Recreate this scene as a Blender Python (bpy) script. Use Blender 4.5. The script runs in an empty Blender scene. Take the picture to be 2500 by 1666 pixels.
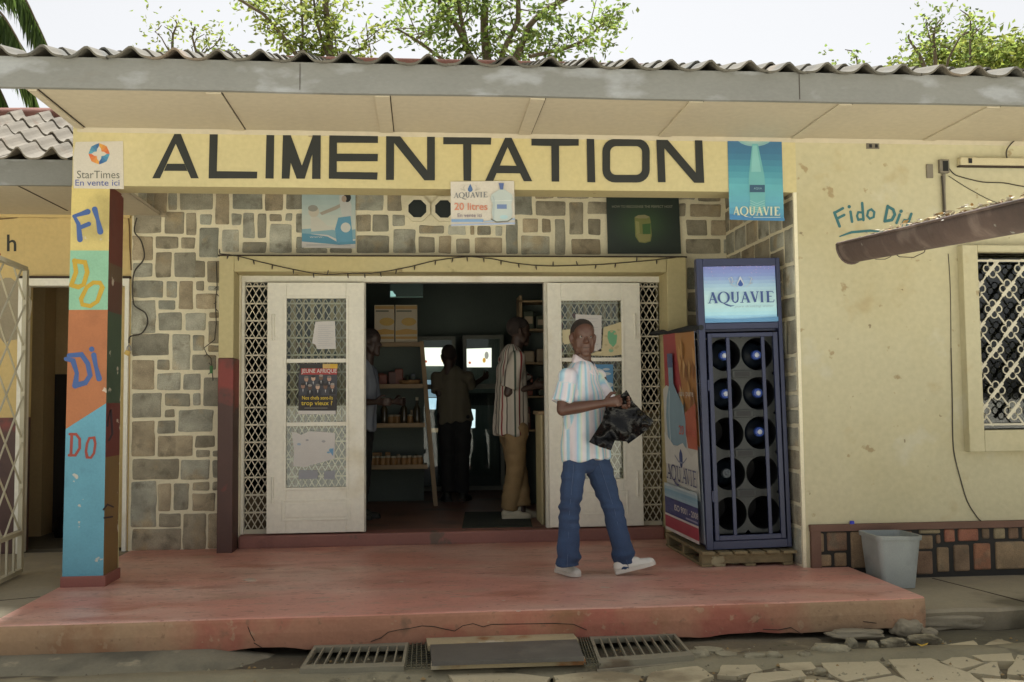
import bpy, bmesh, math, random
import numpy as np
from mathutils import Vector, Matrix, noise
rnd = random.Random(7)
scene = bpy.context.scene
COL = scene.collection

# ------------------------------------------------------------------ camera
F_PX, CX, CY = 2400.0, 1250.0, 833.0            # survey of the photograph (2500 x 1666)
dY = np.array([1030 - CX, 979 - CY, F_PX]); dY /= np.linalg.norm(dY)
up = np.array([850 - CX, -39000 - CY, F_PX]); up /= np.linalg.norm(up)
up -= dY * (up @ dY); up /= np.linalg.norm(up)
dX = np.cross(dY, -up); dX = dX if dX[0] > 0 else -dX
RM = np.stack([dX, dY, up], 1)                   # camera axes (right, down, forward) = RM @ world
CAM = np.array([0, 0, 1.21])
cam_d = bpy.data.cameras.new('camera'); cam = bpy.data.objects.new('camera', cam_d); COL.objects.link(cam)
r_, d_, f_ = RM[0], RM[1], RM[2]
cam.matrix_world = Matrix(((r_[0], -d_[0], -f_[0], CAM[0]), (r_[1], -d_[1], -f_[1], CAM[1]), (r_[2], -d_[2], -f_[2], CAM[2]), (0, 0, 0, 1)))
cam_d.sensor_width = 36; cam_d.lens = 36 * F_PX / 2500; cam_d.clip_end = 1000; cam_d.clip_start = 0.05
scene.camera = cam
scene.render.resolution_x, scene.render.resolution_y = 1024, 682

# ------------------------------------------------------------------ world, sun, exposure
SUN_EL, SUN_AZ = math.radians(69), math.radians(6)       # azimuth from +Y clockwise: hazy sun high behind the shop, the facade in open shade
w = bpy.data.worlds.new('World'); scene.world = w; w.use_nodes = True
nt = w.node_tree; nt.nodes.clear()
sky = nt.nodes.new('ShaderNodeTexSky'); sky.sky_type = 'NISHITA'; sky.sun_disc = False
sky.sun_elevation = SUN_EL; sky.sun_rotation = SUN_AZ; sky.air_density = 1.0; sky.dust_density = 2.5; sky.ozone_density = 1.0
hs = nt.nodes.new('ShaderNodeHueSaturation'); hs.inputs['Saturation'].default_value = 0.10
bg = nt.nodes.new('ShaderNodeBackground'); bg.inputs['Strength'].default_value = 0.085
wo = nt.nodes.new('ShaderNodeOutputWorld')
nt.links.new(sky.outputs[0], hs.inputs['Color']); nt.links.new(hs.outputs[0], bg.inputs[0]); nt.links.new(bg.outputs[0], wo.inputs[0])
sd = bpy.data.lights.new('sun', 'SUN'); sd.energy = 5.0; sd.angle = math.radians(6); sd.color = (1, .985, .95)
sun = bpy.data.objects.new('sun', sd); COL.objects.link(sun)
sdir = Vector((math.sin(SUN_AZ) * math.cos(SUN_EL), math.cos(SUN_AZ) * math.cos(SUN_EL), math.sin(SUN_EL)))
sun.rotation_euler = sdir.to_track_quat('Z', 'Y').to_euler(); sun.location = (0, -10, 20)
scene.view_settings.view_transform = 'Standard'; scene.view_settings.look = 'None'
scene.view_settings.exposure = 0.97; scene.view_settings.gamma = 1.0

# ------------------------------------------------------------------ survey helpers
def ray(px, py): return RM.T @ np.array([(px - CX) / F_PX, (py - CY) / F_PX, 1.0])
def at(px, py, Y):
    d = ray(px, py); t = (Y - CAM[1]) / d[1]; return Vector(CAM + t * d)
def atX(px, py, X):
    d = ray(px, py); t = (X - CAM[0]) / d[0]; return Vector(CAM + t * d)
def atZ(px, py, Z):
    d = ray(px, py); t = (Z - CAM[2]) / d[2]; return Vector(CAM + t * d)

# ------------------------------------------------------------------ materials
GAIN, SAT = .95, .92
def lin(c):
    if max(c) <= 1.0: return tuple(c)
    o = []
    for v in c:
        v = v / 255.0
        o.append(v / 12.92 if v < .04045 else ((v + .055) / 1.055) ** 2.4)
    l = .3 * o[0] + .55 * o[1] + .15 * o[2]
    return tuple(max(.004, min(.9, (l + (v - l) * SAT) * GAIN)) for v in o)
_mats = {}
def mat(name, col, rough=.8, var=.12, scale=3.0, bump=0.0, bscale=40.0, stains=(), attr=False, metal=0.0, spec=.5, stretch=(1, 1, 1), fine=.06, emit=0.0, alpha=None, trans=0.0):
    if name in _mats: return _mats[name]
    m = bpy.data.materials.new(name); m.use_nodes = True; t = m.node_tree; N = t.nodes; L = t.links
    b = N['Principled BSDF']; b.inputs['Roughness'].default_value = rough; b.inputs['Metallic'].default_value = metal
    b.inputs['Specular IOR Level'].default_value = spec
    c = lin(col)
    tc = N.new('ShaderNodeTexCoord'); mp = N.new('ShaderNodeMapping'); mp.inputs['Scale'].default_value = stretch
    L.new(tc.outputs['Object'], mp.inputs['Vector'])
    def noi(s, d=4, off=0.0):
        n = N.new('ShaderNodeTexNoise'); n.inputs['Scale'].default_value = s; n.inputs['Detail'].default_value = d
        if off:
            q = N.new('ShaderNodeVectorMath'); q.operation = 'ADD'; q.inputs[1].default_value = (off, off * 1.7, off * .6)
            L.new(mp.outputs[0], q.inputs[0]); L.new(q.outputs[0], n.inputs['Vector'])
        else: L.new(mp.outputs[0], n.inputs['Vector'])
        return n.outputs['Fac']
    if attr:
        a = N.new('ShaderNodeAttribute'); a.attribute_name = 'Col'; cur = a.outputs['Color']
    else:
        r = N.new('ShaderNodeRGB'); r.outputs[0].default_value = (*c, 1); cur = r.outputs[0]
    for i, st in enumerate(stains):
        sc, ss, thr, soft = st[:4]; amt = st[4] if len(st) > 4 else 1.0
        mr = N.new('ShaderNodeMapRange'); mr.inputs['From Min'].default_value = thr; mr.inputs['From Max'].default_value = thr + soft
        mr.inputs['To Max'].default_value = amt
        L.new(noi(ss, 6, 3.1 + i * 5.3), mr.inputs['Value'])
        mx = N.new('ShaderNodeMix'); mx.data_type = 'RGBA'; L.new(mr.outputs[0], mx.inputs[0]); L.new(cur, mx.inputs[6])
        mx.inputs[7].default_value = (*lin(sc), 1); cur = mx.outputs[2]
    if var or fine:
        h = N.new('ShaderNodeHueSaturation'); mr = N.new('ShaderNodeMapRange')
        mr.inputs['From Min'].default_value = .25; mr.inputs['From Max'].default_value = .75
        mr.inputs['To Min'].default_value = 1 - var; mr.inputs['To Max'].default_value = 1 + var
        L.new(noi(scale), mr.inputs['Value'])
        mf = N.new('ShaderNodeMapRange'); mf.inputs['From Min'].default_value = .25; mf.inputs['From Max'].default_value = .75
        mf.inputs['To Min'].default_value = 1 - fine; mf.inputs['To Max'].default_value = 1 + fine
        L.new(noi(scale * 23, 3, 1.3), mf.inputs['Value'])
        mu = N.new('ShaderNodeMath'); mu.operation = 'MULTIPLY'; L.new(mr.outputs[0], mu.inputs[0]); L.new(mf.outputs[0], mu.inputs[1])
        L.new(mu.outputs[0], h.inputs['Value']); L.new(cur, h.inputs['Color']); cur = h.outputs[0]
    L.new(cur, b.inputs['Base Color'])
    if bump:
        bp = N.new('ShaderNodeBump'); bp.inputs['Strength'].default_value = bump; bp.inputs['Distance'].default_value = .01
        L.new(noi(bscale, 6, 2.2), bp.inputs['Height']); L.new(bp.outputs[0], b.inputs['Normal'])
    if emit:
        L.new(cur, b.inputs['Emission Color']); b.inputs['Emission Strength'].default_value = emit
    if trans: b.inputs['Transmission Weight'].default_value = trans
    _mats[name] = m; return m
def glass_mat(name, tint=(1, 1, 1), refl=1.0):
    if name in _mats: return _mats[name]
    m = bpy.data.materials.new(name); m.use_nodes = True; t = m.node_tree; N = t.nodes; L = t.links; N.remove(N['Principled BSDF'])
    tr = N.new('ShaderNodeBsdfTransparent'); tr.inputs[0].default_value = (*tint, 1)
    gl = N.new('ShaderNodeBsdfGlossy'); gl.inputs['Roughness'].default_value = .03
    fr = N.new('ShaderNodeFresnel'); fr.inputs['IOR'].default_value = 1.6
    mu = N.new('ShaderNodeMath'); mu.operation = 'MULTIPLY'; mu.inputs[1].default_value = refl; mu.use_clamp = True; L.new(fr.outputs[0], mu.inputs[0])
    mx = N.new('ShaderNodeMixShader'); L.new(mu.outputs[0], mx.inputs[0]); L.new(tr.outputs[0], mx.inputs[1]); L.new(gl.outputs[0], mx.inputs[2])
    L.new(mx.outputs[0], N['Material Output'].inputs[0]); _mats[name] = m; return m
def flatm(col, rough=.55, emit=0.0, var=.05):
    return mat('print_%02x%02x%02x%s' % (*[int(v) for v in col], '_lit' if emit else ''), col, rough, var, 9, fine=.04, emit=emit)
def leaf_mat(name, col, tcol):
    m = bpy.data.materials.new(name); m.use_nodes = True; t = m.node_tree; N = t.nodes; L = t.links; N.remove(N['Principled BSDF'])
    df = N.new('ShaderNodeBsdfDiffuse'); tl = N.new('ShaderNodeBsdfTranslucent'); mx = N.new('ShaderNodeMixShader'); mx.inputs[0].default_value = .5
    a = N.new('ShaderNodeAttribute'); a.attribute_name = 'Col'
    for nd, c in ((df, col), (tl, tcol)):
        q = N.new('ShaderNodeMix'); q.data_type = 'RGBA'; q.blend_type = 'MULTIPLY'; q.inputs[0].default_value = 1
        q.inputs[7].default_value = (*c, 1); L.new(a.outputs['Color'], q.inputs[6]); L.new(q.outputs[2], nd.inputs[0])
    L.new(df.outputs[0], mx.inputs[1]); L.new(tl.outputs[0], mx.inputs[2]); L.new(mx.outputs[0], N['Material Output'].inputs[0]); return m

# ------------------------------------------------------------------ mesh builder
class MB:
    def __init__(s): s.v = []; s.f = []; s.m = []; s.mats = []; s.c = []; s.sm = []
    def mi(s, m):
        if m not in s.mats: s.mats.append(m)
        return s.mats.index(m)
    def add(s, vs, fs, m, col=None, smooth=False):
        o = len(s.v); s.v += [tuple(v) for v in vs]; k = s.mi(m)
        for f in fs: s.f.append(tuple(i + o for i in f)); s.m.append(k); s.sm.append(smooth); s.c.append(col or (1, 1, 1))
    def box(s, x0, x1, y0, y1, z0, z1, m, bev=0.0, col=None):
        if bev:
            b = min(bev, (x1 - x0) / 3, (y1 - y0) / 3, (z1 - z0) / 3); P = []
            bm = bmesh.new(); bmesh.ops.create_cube(bm, size=1)
            for v in bm.verts: v.co = Vector(((x0 + x1) / 2 + v.co.x * (x1 - x0), (y0 + y1) / 2 + v.co.y * (y1 - y0), (z0 + z1) / 2 + v.co.z * (z1 - z0)))
            bmesh.ops.bevel(bm, geom=bm.edges[:], offset=b, segments=2, affect='EDGES', profile=.5)
            s.bm(bm, m, col); return
        vs = [(x, y, z) for x in (x0, x1) for y in (y0, y1) for z in (z0, z1)]
        s.add(vs, [(0, 1, 3, 2), (4, 6, 7, 5), (0, 4, 5, 1), (2, 3, 7, 6), (0, 2, 6, 4), (1, 5, 7, 3)], m, col)
    def bm(s, bm, m, col=None, smooth=False):
        bm.verts.ensure_lookup_table(); bm.verts.index_update()
        s.add([v.co[:] for v in bm.verts], [[v.index for v in f.verts] for f in bm.faces], m, col, smooth); bm.free()
    def bar(s, p, q, wd, m, ht=None, upv=(0, 0, 1), col=None):
        p, q = Vector(p), Vector(q); d = (q - p)
        if d.length < 1e-6: return
        d.normalize(); u = Vector(upv); a = d.cross(u)
        if a.length < 1e-4: a = d.cross(Vector((1, 0, 0)))
        a.normalize(); b = a.cross(d); ht = ht or wd; a *= wd / 2; b *= ht / 2
        vs = [p - a - b, p + a - b, p + a + b, p - a + b, q - a - b, q + a - b, q + a + b, q - a + b]
        s.add(vs, [(0, 3, 2, 1), (4, 5, 6, 7), (0, 1, 5, 4), (1, 2, 6, 5), (2, 3, 7, 6), (3, 0, 4, 7)], m, col)
    def tube(s, pts, r, m, n=8, cap=True, col=None, smooth=True):
        pts = [Vector(p) for p in pts]; rr = r if isinstance(r, (list, tuple)) else [r] * len(pts); vs = []; fs = []
        ref = None
        for i, p in enumerate(pts):
            d = (pts[min(i + 1, len(pts) - 1)] - pts[max(i - 1, 0)]).normalized()
            if ref is None: ref = d.cross(Vector((0, 0, 1)) if abs(d.z) < .9 else Vector((1, 0, 0))).normalized()
            a = (ref - d * ref.dot(d)).normalized(); b = d.cross(a); ref = a
            for k in range(n):
                t = 2 * math.pi * k / n; vs.append(p + (a * math.cos(t) + b * math.sin(t)) * rr[i])
        for i in range(len(pts) - 1):
            for k in range(n): fs.append((i * n + k, i * n + (k + 1) % n, (i + 1) * n + (k + 1) % n, (i + 1) * n + k))
        s.add(vs, fs, m, col, smooth)
        if cap:
            o = (len(pts) - 1) * n
            s.add(vs[:n], [tuple(range(n))[::-1]], m, col); s.add(vs[o:o + n], [tuple(range(n))], m, col)
    def lathe(s, base, axis, prof, m, n=20, col=None, smooth=True):
        base = Vector(base); ax = Vector(axis).normalized(); a = ax.cross(Vector((0, 0, 1)) if abs(ax.z) < .9 else Vector((1, 0, 0))).normalized(); b = ax.cross(a)
        vs = []; fs = []
        for (h, r) in prof:
            for k in range(n):
                t = 2 * math.pi * k / n; vs.append(base + ax * h + (a * math.cos(t) + b * math.sin(t)) * r)
        for i in range(len(prof) - 1):
            for k in range(n): fs.append((i * n + k, i * n + (k + 1) % n, (i + 1) * n + (k + 1) % n, (i + 1) * n + k))
        s.add(vs, fs, m, col, smooth)
        for i in (0, len(prof) - 1):
            if prof[i][1] > 1e-4: s.add(vs[i * n:i * n + n], [tuple(range(n))], m, col)
    def prism(s, pts, off, m, col=None):      # closed outline extruded by the vector off
        pts = [Vector(p) for p in pts]; n = len(pts); off = Vector(off)
        s.add(pts + [p + off for p in pts], [tuple(range(n))[::-1], tuple(range(n, 2 * n))] + [(i, (i + 1) % n, n + (i + 1) % n, n + i) for i in range(n)], m, col)
def link(name, mb, parent=None, label=None):
    me = bpy.data.meshes.new(name); me.from_pydata(mb.v, [], mb.f)
    for m in mb.mats: me.materials.append(m)
    me.polygons.foreach_set('material_index', mb.m); me.polygons.foreach_set('use_smooth', mb.sm)
    if any(c != (1, 1, 1) for c in mb.c):
        ca = me.color_attributes.new('Col', 'FLOAT_COLOR', 'CORNER'); arr = []
        for p, c in zip(me.polygons, mb.c):
            arr += [c[0], c[1], c[2], 1.0] * p.loop_total
        ca.data.foreach_set('color', arr)
    me.update()
    bm = bmesh.new(); bm.from_mesh(me); bmesh.ops.recalc_face_normals(bm, faces=bm.faces); bm.to_mesh(me); bm.free()
    return linkme(name, me, parent, label)
def linkme(name, me, parent=None, label=None):
    o = bpy.data.objects.new(name, me); COL.objects.link(o)
    if parent is not None:
        o.parent = parent; o.matrix_parent_inverse = Matrix.Translation(-rootloc(parent)) if parent.parent is None else Matrix.Identity(4)
    if label: o['label'] = label
    return o
_loc = {}
def rootloc(o):
    while o.parent: o = o.parent
    return _loc.get(o.name, Vector((0, 0, 0)))
def tag(o, label, cat, group=None, kind=None):
    if label: o['label'] = label
    if cat: o['category'] = cat
    if group: o['group'] = group
    if kind: o['kind'] = kind
    return o
def thing(name, label, cat, loc, group=None):
    o = bpy.data.objects.new(name, None); COL.objects.link(o); o.location = loc; o.empty_display_size = .1
    _loc[o.name] = Vector(loc); return tag(o, label, cat, group)
def copy_thing(src, off, label, rot=None):
    r = src.copy(); COL.objects.link(r); r.location = src.location + Vector(off); r['label'] = label
    if rot is not None: r.rotation_euler = rot
    for ch in list(src.children):
        c = ch.copy(); COL.objects.link(c); c.parent = r
        for g in ch.children:
            d = g.copy(); COL.objects.link(d); d.parent = c
    return r

# ------------------------------------------------------------------ flat artwork (posters, painted lettering) drawn on a real plane
class Flat:
    def __init__(s, mp): s.mp = mp; s.mb = MB(); s.k = 0
    def nxt(s): s.k += 1; return s.k
    def poly(s, pts, m, k=None):
        k = s.nxt() if k is None else k; s.mb.add([s.mp(x, y, k) for x, y in pts], [tuple(range(len(pts)))], m)
    def rect(s, x0, y0, x1, y1, m): s.poly([(x0, y0), (x1, y0), (x1, y1), (x0, y1)], m)
    def ell(s, cx, cy, rx, ry, m, n=24, a0=0, a1=360):
        s.poly([(cx + rx * math.cos(math.radians(a0 + (a1 - a0) * i / n)), cy + ry * math.sin(math.radians(a0 + (a1 - a0) * i / n))) for i in range(n + (0 if a1 - a0 == 360 else 1))], m)
    def ring(s, outer, inner, m):
        k = s.nxt(); n = len(outer); s.mb.add([s.mp(x, y, k) for x, y in outer + inner], [(i, (i + 1) % n, n + (i + 1) % n, n + i) for i in range(n)], m)
    def stroke(s, pts, wd, m, closed=False, caps=True):
        k = s.nxt(); n = len(pts); ws = wd if isinstance(wd, (list, tuple)) else [wd] * n; vs = []; P = [Vector((x, y)) for x, y in pts]
        for i in range(n):
            a = P[(i - 1) % n] if (closed or i) else P[i]; b = P[(i + 1) % n] if (closed or i < n - 1) else P[i]
            d = (b - a).normalized(); nn = Vector((-d.y, d.x)); sc = 1.0
            if (closed or 0 < i < n - 1):
                d1 = (P[i] - a).normalized(); cs = max(.5, abs(Vector((-d1.y, d1.x)).dot(nn))); sc = 1 / cs
            vs += [P[i] + nn * ws[i] / 2 * sc, P[i] - nn * ws[i] / 2 * sc]
        V = [s.mp(v.x, v.y, k) for v in vs]; F = [(2 * i, 2 * i + 1, 2 * ((i + 1) % n) + 1, 2 * ((i + 1) % n)) for i in range(n if closed else n - 1)]
        s.mb.add(V, F, m)
        if caps and not closed:
            for e, o in ((0, 1), (n - 1, n - 2)):
                dd = (P[e] - P[o]).normalized(); a0 = math.atan2(dd.y, dd.x)
                s.mb.add([s.mp(P[e].x + ws[e] / 2 * math.cos(a0 + t), P[e].y + ws[e] / 2 * math.sin(a0 + t), k) for t in [(-.5 + j / 8) * math.pi for j in range(9)]], [tuple(range(9))], m)
    def text(s, body, x0, y0, x1, y1, m, bold=0.0, shear=0.0, fit=True):
        k = s.nxt(); cu = bpy.data.curves.new('t', 'FONT'); cu.body = body; cu.offset = bold; cu.shear = shear; cu.resolution_u = 3
        o = bpy.data.objects.new('t', cu); COL.objects.link(o); dg = bpy.context.evaluated_depsgraph_get(); dg.update()
        me = bpy.data.meshes.new_from_object(o.evaluated_get(dg)); vs = [v.co.copy() for v in me.vertices]; fs = [tuple(p.vertices) for p in me.polygons]
        bpy.data.objects.remove(o); bpy.data.curves.remove(cu); bpy.data.meshes.remove(me)
        if not vs: return
        ax, bx = min(v.x for v in vs), max(v.x for v in vs); ay, by = min(v.y for v in vs), max(v.y for v in vs)
        s.mb.add([s.mp(x0 + (v.x - ax) / (bx - ax) * (x1 - x0), y1 - (v.y - ay) / (by - ay) * (y1 - y0), k) for v in vs], fs, m)
    def grad(s, x0, y0, x1, y1, cols, n=12, emit=0.0, quad=None):
        for i in range(n):
            t0, t1 = i / n, (i + 1) / n; u = (i + .5) / n * (len(cols) - 1); j = min(int(u), len(cols) - 2); u -= j
            c = [cols[j][q] * (1 - u) + cols[j + 1][q] * u for q in range(3)]
            if quad:
                tl, tr, br, bl = quad; f = lambda A, B, t: (A[0] + (B[0] - A[0]) * t, A[1] + (B[1] - A[1]) * t)
                s.poly([f(tl, bl, t0), f(tr, br, t0), f(tr, br, t1), f(tl, bl, t1)], flatm(c, emit=emit), k=s.k if i else s.nxt())
            else: s.poly([(x0, y0 + (y1 - y0) * t0), (x1, y0 + (y1 - y0) * t0), (x1, y0 + (y1 - y0) * t1), (x0, y0 + (y1 - y0) * t1)], flatm(c, emit=emit), k=s.k if i else s.nxt())
    def back(s, pts, m, off=None):             # the sheet itself, with its thickness
        a = [s.mp(x, y, 0) for x, y in pts]; nrm = s.mp(pts[0][0], pts[0][1], -6) - a[0]
        s.mb.prism(a, nrm if off is None else off, m)
def onwall(Y, step=.00025): return lambda x, y, k: at(x, y, Y) + Vector((0, -step * k, 0))
def onside(X, step=.00025): return lambda x, y, k: atX(x, y, X) + Vector((-step * k, 0, 0))

def aquavie(fl, x0, y0, x1, y1, m, slope=0.0, tw=1.15):
    W, H = x1 - x0, y1 - y0; U = lambda u, v: (x0 + (u - 350) / 965 * W, y0 + (v - 795) / 155 * H + slope * (u - 350) / 965 * W)
    tk, th = 30 / 965 * W * tw, 12 / 965 * W * tw
    S = lambda pts, w_: fl.stroke([U(*p) for p in pts], w_, m, caps=False)
    for o in (0, 470):
        S([(378 + o, 945), (428 + o, 800)], th); S([(425 + o, 797), (478 + o, 945)], tk); S([(397 + o, 897), (455 + o, 897)], th)
        S([(352 + o, 946), (402 + o, 946)], th * .8); S([(446 + o, 946), (500 + o, 946)], th * .8)
    q = [(585 + 72 * math.cos(t), 872 + 76 * math.sin(t)) for t in [i * 2 * math.pi / 28 for i in range(28)]]
    wq = [(tk * .35 + tk * .65 * abs(math.cos(i * 2 * math.pi / 28)) ** 1.5) for i in range(28)]
    fl.stroke([U(*p) for p in q], wq, m, closed=True)
    fl.stroke([U(570, 945), U(620, 972), U(680, 992), U(735, 986)], [th * .6, tk * .8, tk * .7, th * .4], m, caps=False)
    S([(712, 797), (712, 900), (722, 932), (750, 945), (778, 932), (790, 900), (790, 797)], th * 1.6); S([(712, 797), (712, 905)], tk)
    S([(690, 800), (735, 800)], th * .8); S([(770, 800), (812, 800)], th * .8)
    S([(992, 800), (1040, 945)], tk); S([(1044, 940), (1078, 800)], th); S([(968, 800), (1020, 800)], th * .8); S([(1056, 800), (1098, 800)], th * .8)
    S([(1137, 800), (1137, 945)], tk); S([(1112, 800), (1162, 800)], th * .8); S([(1112, 946), (1162, 946)], th * .8)
    S([(1226, 800), (1226, 945)], tk); S([(1200, 800), (1300, 800), (1304, 825)], th); S([(1226, 868), (1280, 868)], th); S([(1200, 946), (1305, 946), (1314, 915)], th)
def drop(fl, cx, cy, r, h, m):
    fl.poly([(cx, cy - h)] + [(cx + r * math.cos(t), cy + r * math.sin(t)) for t in [(-25 + i * 230 / 16) * math.pi / 180 for i in range(17)]], m)

# ------------------------------------------------------------------ shared materials
YEL = (202, 176, 108)
m_yellow = mat('cream_paint', (196, 183, 132), .75, .06, 1.3, .12, 30, stains=(((196, 178, 116), .8, .5, .3), ((204, 190, 140), 2.2, .62, .08, .6), ((120, 96, 60), 5, .72, .03, .7)))
m_yellow2 = mat('cream_wall_paint', (190, 182, 146), .8, .07, 1.1, .2, 35, stains=(((184, 173, 130), .9, .48, .3), ((194, 190, 166), 1.9, .63, .05, .5), ((172, 150, 104), 3.5, .64, .10, .45), ((150, 126, 84), 6, .66, .03, .7), ((110, 92, 62), 12, .71, .02, .7)))
m_soffit = mat('soffit_board', (194, 182, 156), .85, .05, 1.0, .05, 20, stains=(((200, 184, 150), .7, .55, .2),))
m_fascia = mat('grey_fascia_paint', (128, 128, 122), .7, .08, 1.6, .08, 25, stains=(((154, 156, 156), 2.4, .55, .1), ((112, 102, 86), 1.2, .58, .15)), stretch=(1, 1, 2.2))
m_tile = mat('clay_roof_tile', (100, 95, 82), .9, .22, 4, .3, 60, stains=(((92, 92, 86), 3, .55, .15), ((118, 104, 86), 2, .6, .1)))
m_tile_sun = mat('pale_roof_tile', (120, 112, 97), .9, .2, 5, .3, 60, stains=(((112, 96, 78), 6, .6, .1),))
m_ridge = mat('red_ridge_tile', (128, 84, 70), .9, .2, 5, .3, 60)
m_stone = mat('wall_stone', (120, 112, 92), .9, .30, 7, .7, 26, attr=True, fine=.3, stains=(((176, 154, 112), 5, .56, .14, .6), ((104, 98, 80), 8, .56, .12, .6)))
m_mortar = mat('pale_mortar', (230, 221, 188), .85, .08, 3, .25, 45)
m_white = mat('cream_white_gloss', (232, 228, 210), .45, .04, 1.5, .03, 20, stains=(((208, 198, 166), 2, .6, .15),))
m_grille = mat('white_grille_paint', (208, 200, 174), .5, .08, 6)
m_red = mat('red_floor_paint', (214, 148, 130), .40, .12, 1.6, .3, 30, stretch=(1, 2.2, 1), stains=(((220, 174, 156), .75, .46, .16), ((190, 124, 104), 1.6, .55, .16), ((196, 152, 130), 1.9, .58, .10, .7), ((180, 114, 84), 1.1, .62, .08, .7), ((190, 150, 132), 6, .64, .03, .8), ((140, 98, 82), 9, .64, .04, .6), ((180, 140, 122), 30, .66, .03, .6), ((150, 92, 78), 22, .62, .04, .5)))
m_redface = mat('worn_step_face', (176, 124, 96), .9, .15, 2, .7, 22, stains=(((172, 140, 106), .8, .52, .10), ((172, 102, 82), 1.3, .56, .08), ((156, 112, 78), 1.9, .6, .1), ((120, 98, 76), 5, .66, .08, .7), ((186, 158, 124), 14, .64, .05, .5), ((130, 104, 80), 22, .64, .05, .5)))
m_conc = mat('grey_concrete', (150, 140, 116), .9, .14, 2, .5, 25, stains=(((110, 102, 80), 1.3, .55, .1), ((154, 144, 116), 3, .6, .1)))
m_dirt = mat('ground_dirt', (116, 106, 82), .95, .25, 1.6, 1.0, 30, stains=(((92, 84, 66), 1.5, .5, .15), ((150, 138, 106), 4, .6, .1), ((80, 82, 50), 6, .67, .05)))
m_flag = mat('flagstone', (190, 177, 142), .85, .1, 3, .35, 25, stains=(((140, 126, 96), 2, .55, .12),))
m_rock = mat('rough_rock', (156, 148, 120), .95, .3, 6, 1.0, 30, stains=(((96, 88, 68), 6, .52, .12), ((150, 142, 116), 11, .6, .06)))
m_maroon = mat('maroon_paint', (84, 56, 48), .55, .12, 3, .1, 25, stains=(((140, 56, 46), 1.6, .58, .05), ((70, 44, 40), 2.5, .6, .1)))
m_black = mat('black_paint', (44, 46, 40), .65, .1, 6)
m_cable = mat('dark_cable', (60, 54, 44), .6, 0, fine=0)
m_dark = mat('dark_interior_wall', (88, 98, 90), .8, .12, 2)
m_wood = mat('shelf_wood', (150, 124, 86), .6, .15, 5, .1, 30)
m_navy = mat('navy_rack_paint', (40, 48, 80), .4, .1, 4, stains=(((34, 42, 74), 2.5, .55, .1),))

# ================================================================== THE PLACE
YF, YS = 6.85, 8.45          # front plane (beam, pillar, right wall) and recessed stone wall
XR = 2.72                    # right return wall of the recess
# ------------------------------------------------------------------ ground
def jit(a): return rnd.uniform(-a, a)
g = MB(); n = 60
def gz(x, y): return -.235 + .03 * noise.noise((x * .7, y * .9, 1.3)) + .012 * noise.noise((x * 4, y * 5, 2)) if y < 5.9 else -.24
gx = [-400, -120, -40, -14] + [-6 + i * .12 for i in range(118)] + [14, 40, 120, 400]
gy = [-400, -120, -40, -12, -4, 0, 2] + [3.4 + i * .08 for i in range(32)] + [6.2, 7, 9, 14, 30, 90, 400]
vs = [(x, y, gz(x, y)) for y in gy for x in gx]; nx = len(gx)
g.add(vs, [(j * nx + i, j * nx + i + 1, (j + 1) * nx + i + 1, (j + 1) * nx + i) for j in range(len(gy) - 1) for i in range(nx - 1)], m_dirt, smooth=True)
tag(link('ground', g), None, None, kind='structure')
yd = MB(); m_bounce_yard = mat('pale_bounce_yard', (214, 210, 194), .95, .12, .6, .4, 10)
yx = [-200, -60, -20, -8, -3, 0, 3, 8, 20, 60, 200]; yy_ = [-300, -80, -20, -6, 0, 2.4, 4.45]
yd.add([(x, y, -.188 - (.02 if y > 4 else 0)) for y in yy_ for x in yx], [(j * 11 + i, j * 11 + i + 1, (j + 1) * 11 + i + 1, (j + 1) * 11 + i) for j in range(6) for i in range(10)], m_bounce_yard); tag(link('bounce_yard', yd), None, None, kind='structure')  # unseen pale ground added to bounce light up under the eaves

# paving of irregular flagstones (traced), low right
pv = MB()
def cz(pts, s, ox, oy, z): return [atZ(ox + x * s, oy + y * s, z) for x, y in pts]
FL = [[(680, 885), (1090, 840), (1250, 985), (880, 1050), (760, 985)], [(1210, 830), (1370, 790), (1900, 985), (2060, 1120), (1500, 1150)],
      [(1450, 800), (1930, 720), (2010, 800), (1580, 838)], [(2010, 765), (2140, 710), (2400, 775), (2353, 832)], [(1665, 900), (1800, 835), (2020, 905), (1830, 950)],
      [(1905, 835), (2250, 825), (2265, 885), (2020, 885)], [(1885, 980), (2130, 880), (2150, 1010)], [(2210, 990), (2310, 840), (2480, 860), (2480, 1030)],
      [(2020, 1030), (2420, 1055), (2480, 1200), (2100, 1200)], [(960, 1062), (1290, 1010), (1420, 1062), (1450, 1200), (980, 1200)], [(340, 900), (600, 895), (640, 950), (460, 968), (350, 935)],
      [(120, 990), (520, 965), (560, 1010), (250, 1060), (60, 1080)], [(560, 1040), (800, 1050), (900, 1100), (880, 1250), (500, 1250)], [(-120, 920), (120, 890), (200, 960), (0, 1010), (-160, 1000)],
      [(-700, 980), (-330, 930), (-200, 1010), (-420, 1090), (-760, 1080)], [(-330, 1060), (60, 1100), (440, 1080), (420, 1250), (-300, 1250)], [(-1500, 1010), (-1100, 960), (-800, 1010), (-860, 1120), (-1450, 1120)],
      [(-2350, 1000), (-1900, 985), (-1560, 1020), (-1600, 1130), (-2300, 1130)], [(2420, 700), (2750, 690), (2800, 800), (2480, 790)], [(2300, 1000), (2700, 1010), (2700, 1060), (2440, 1050)]]
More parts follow.
